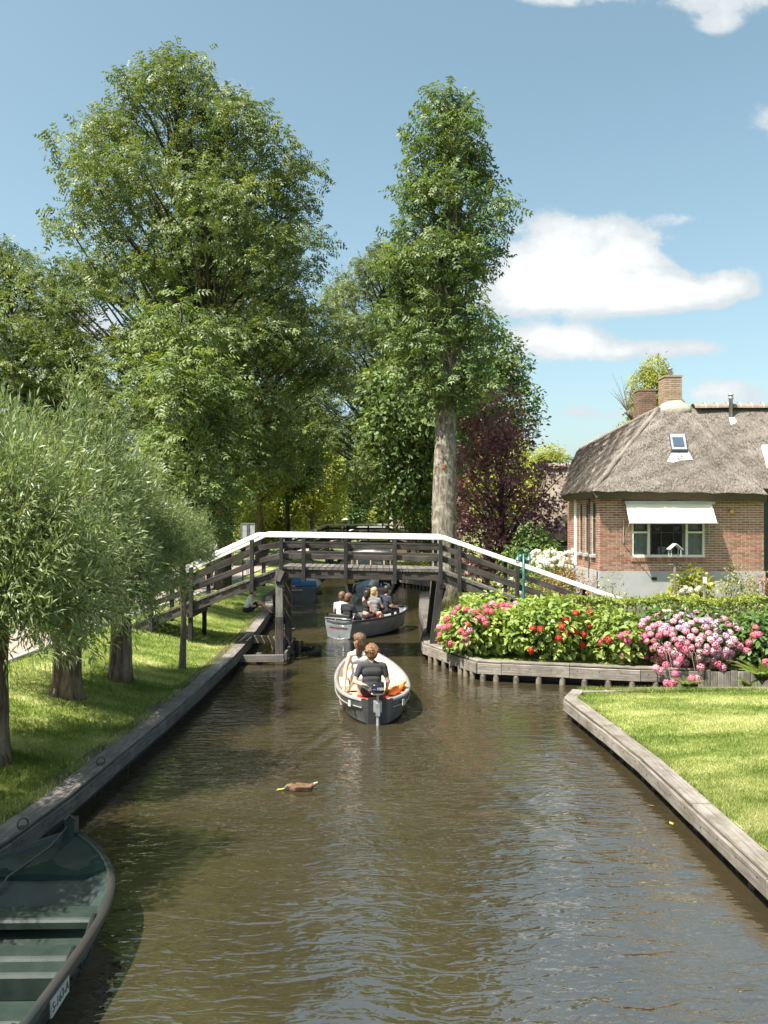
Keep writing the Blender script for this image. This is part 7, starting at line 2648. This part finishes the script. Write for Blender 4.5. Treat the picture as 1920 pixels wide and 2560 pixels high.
bench(3.50, 3.74, .25)
bench(2.96, 3.16, .24)
bench(2.62, 2.80, .31, .14)
bench(2.2, 2.46, .24)
bench(1.65, 1.9, .24)
bxl(b8, 'floor_board', (0, 3.33, .06), (1.15, .3, .015), M['green_boat'], B8)
for y_ in (3.38, 2.9, 2.0):
    MB().tube([(-half_beam(y_) + .15, y_, .14), (-half_beam(y_) + .1, y_ + .05, .33)], .02, 6).build('side_frame', M['green_boat'], b8, B8)
    MB().tube([(half_beam(y_) - .15, y_, .14), (half_beam(y_) - .1, y_ + .05, .33)], .02, 6).build('side_frame', M['green_boat'], b8, B8)
yp = 2.42
hb = half_beam(yp)
slope = (half_beam(yp + .2) - half_beam(yp - .2)) / .4
Mp = B8 @ T3(hb + .013, yp, .28) @ RZ(90 - math.degrees(math.atan(slope)) * -0 ) @ RX90
pl = MB().box((0, 0, 0), (.30, .105, .012)).build('number_plate', M['plate'], b8, Mp)
text('lettering', 'S-163-A', .085, M['print_black'], pl, Mp @ T3(0, 0, .008), .001)
rp = thing('mooring_rope', 'dark rope running across the green boat foredeck into the hull', 'rope', B8 @ Vector((-.1, 4.6, .38)))
MB().tube([(-.02, 4.82, .48), (-.1, 4.6, .375), (-.17, 4.35, .355), (-.24, 4.05, .345), (-.27, 3.97, .28), (-.3, 3.92, .1)], .009, 6).build('rope', M['rope'], rp, B8, True)

# ------------------------------------------------------------------ people on the banks
s1 = seated(.35, {'L': ((-.24, .2, .25), (-.05, .42, .28)), 'R': ((.25, .18, .24), (.08, .42, .26))}, {'L': (-.1, .42, .36), 'R': (.14, .44, .34)}, {'L': (-.1, .75, .02), 'R': (.14, .8, .02)}, .58, True, (-.1, .4), False, False, False, 1.12)
xs_, ys_ = -4.45, 26.6
person('person', 'man in pale t-shirt and dark shorts sitting on the grass under the bridge', T3(xs_, ys_, float(zleft(xs_, ys_)) - .02) @ RZ(-78), s1, pm_(SKIN, M['c_offwhite'], M['c_black']), short_hair(s1[1], s1[2]), M['h_dark'], .015)
# backpack-like cushion behind him is left out of sight; walkers on the path
st, hc = standing(.19, None, .08)
X_, Y_ = (523 - 960) / FPX * 33.0, 33.0
zg = float(zleft(-6.62, 33)) + .04
wk = thing('person', 'walker with straw hat and red top on the path behind the bridge ramp', 'person', (X_, Y_, zg))
grow('body', st, pm_(SKIN_T, M['c_red'], M['c_khaki']), wk, T3(X_, Y_, zg) @ RZ(15), .018)
MB().lathe([(.2, 0), (.2, .012), (.1, .02), (.095, .1), (.06, .12)], 18).build('hat', M['h_straw'], wk, T3(X_, Y_ + .0, zg + 1.69), True)
bp = MB().chbox((0, 0, 0), (.3, .18, .42), .05).build('backpack', M['c_khaki'], wk, T3(X_ - .02, Y_ - .2, zg + 1.2) @ RZ(15))
st, hc = standing(.2, None, -.1)
X_, Y_ = (536 - 960) / FPX * 41.0, 41.0
wk = thing('person', 'walker in white t-shirt partly hidden by the dark trunk on the path', 'person', (X_, Y_, zg))
grow('body', st, pm_(SKIN, M['c_white'], M['c_navy']), wk, T3(X_, Y_, zg) @ RZ(170), .02)
grow('hair', short_hair(hc, Vector((0, 1, 0))), {'hair': M['h_brown']}, wk, T3(X_, Y_, zg) @ RZ(170), .02)
st, hc = standing(.17, None, .12)
X_, Y_ = (577 - 960) / FPX * 46.0, 46.0
wk = thing('person', 'walker in pink and yellow seen between the two dark trunks', 'person', (X_, Y_, zg))
grow('body', st, pm_(SKIN, M['c_pink'], M['c_yellow']), wk, T3(X_, Y_, zg) @ RZ(10), .02)
grow('hair', short_hair(hc, Vector((0, 1, 0))), {'hair': M['h_dark']}, wk, T3(X_, Y_, zg) @ RZ(10), .02)
X_, Y_ = (845 - 960) / FPX * 50.0, 50.0
st, hc = standing(.18, None, .1)
wk = thing('person', 'bare-legged person in dark top standing at the far left bank by the punt', 'person', (X_ - .4, Y_, .0))
grow('body', st, pm_(SKIN, M['c_navy'], M['c_navy']), wk, T3(X_ - .4, Y_ + .3, .12) @ RZ(120), .02)
grow('hair', short_hair(hc, Vector((0, 1, 0))), {'hair': M['h_blond']}, wk, T3(X_ - .4, Y_ + .3, .12) @ RZ(120), .02)
# pink flower basket between the trunks
P_ = at(607, 1368, 36.0)
fb = thing('flower_basket', 'hanging basket of pink flowers beside the trunks left of the board', 'flower basket', (P_.x, 36, .6))
MB().tube([(P_.x, 36.0, .6), (P_.x, 36.0, P_.z - .15)], .03, 8).build('stand', M['rust'], fb)
MB().lathe([(.05, -.2), (.14, -.1), (.16, 0)], 12).build('basket', M['bridge'], fb, T3(*P_), True)
for i in range(12):
    flower(fb, 'rose', P_ + Vector((random.uniform(-.2, .2), random.uniform(-.15, .05), random.uniform(-.03, .16))), (0, -1, .5), .07)


# ------------------------------------------------------------------ ducks
def duck(label, px_, py_, rz_, s, kind, dabble=False, group='ducks on the canal'):
    X_, Y_ = gp(px_, py_, 0)
    root = thing('duck', label, 'duck', (X_, Y_, 0), group)
    P2 = [((0, -.12, .03), (0, .1, .035), .075, .085, 'body', (1, 1, .78)), ((0, -.17, .07), (0, -.26, .105), .045, .012, 'body'),
          ((0, .12, .05), (0, .16, .07), .06, .05, 'breast')]
    if dabble:
        P2 += [((0, .15, .07), (0, .2, .075), .036, .033, 'head'), ((0, .2, .075), (0, .235, .055), .036, .032, 'head'), ((0, .255, .045), (0, .31, .02), .016, .014, 'bill', (1.3, 1, .6))]
    else:
        P2 += [((0, .14, .08), (0, .155, .17), .034, .028, 'head'), ((0, .16, .19), (0, .175, .19), .036, .034, 'head'), ((0, .205, .182), (0, .25, .175), .014, .012, 'bill', (1.4, 1, .6))]
    P2 += [((.055, -.16, .065), (.07, .06, .075), .02, .035, 'wing'), ((-.055, -.16, .065), (-.07, .06, .075), .02, .035, 'wing')]
    ms = dict(body=M['d_brown'], breast=M['d_tan'], head=M['d_grey'], bill=M['d_bill'], wing=M['d_tan']) if kind == 'b' else dict(body=M['d_dark'], breast=M['d_dark'] if kind == 'd' else M['d_tan'], head=M['d_dark'], bill=M['d_bill'], wing=M['d_dark'])
    Mq = T3(X_, Y_, 0) @ RZ(rz_) @ Matrix.Scale(s, 4)
    grow('body', P2, ms, root, Mq, .009, 0, 2)
    for sx in (-1, 1):
        MB().ball((sx * .033, .185 if not dabble else .215, .2 if not dabble else .085), .0065, 6, 4).build('eye', M['rubber'], root, Mq)
    if kind == 'b':
        MB().tube([(.03, -.17, .085), (.035, -.27, .12)], [.014, .006], 6).build('tail_feather', M['white'], root, Mq)


duck('brown mallard swimming left with its bill at the water in the foreground', 752, 1976, 93, .76, 'b', True)
duck('tan-breasted duck swimming beside the bridge leg, left of its dark companion', 768, 1624, 60, 1.0, 't')
duck('dark duck swimming right of the tan-breasted one beside the bridge leg', 788, 1636, -50, .95, 'd')
duck('small dark duck alone on the water behind the bridge leg', 722, 1577, 80, .8, 'd')
# fallen leaves afloat
for i, (px_, py_, lab) in enumerate([(1682, 2063, 'yellow-green leaf floating beside the right quay'), (1638, 2016, 'brown leaf floating near the right quay'), (705, 1972, 'yellow leaf floating in front of the mallard')]):
    X_, Y_ = gp(px_, py_, 0)
    lf = MB()
    tv, tf = leaf_tpl(.5, .01, .0)
    ids = [lf.vert((p[0] * .1, p[1] * .1, .006 + p[2] * .1)) for p in tv]
    lf.face(ids)
    tag(lf.build('floating_leaf', M['d_bill'] if i != 1 else M['d_brown'], None, T3(X_, Y_, 0) @ RZ(i * 70)), lab, 'leaf', 'leaves afloat')

# lettering becomes mesh
dg = bpy.context.evaluated_depsgraph_get()
for o in TEXTS:
    me = bpy.data.meshes.new_from_object(o.evaluated_get(dg))
    nm, par, Mx, kids = o.name, o.parent, o.matrix_basis.copy(), None
    bpy.data.objects.remove(o)
    link('lettering', me, Mx, par)
grow_all()
bpy.context.view_layer.update()
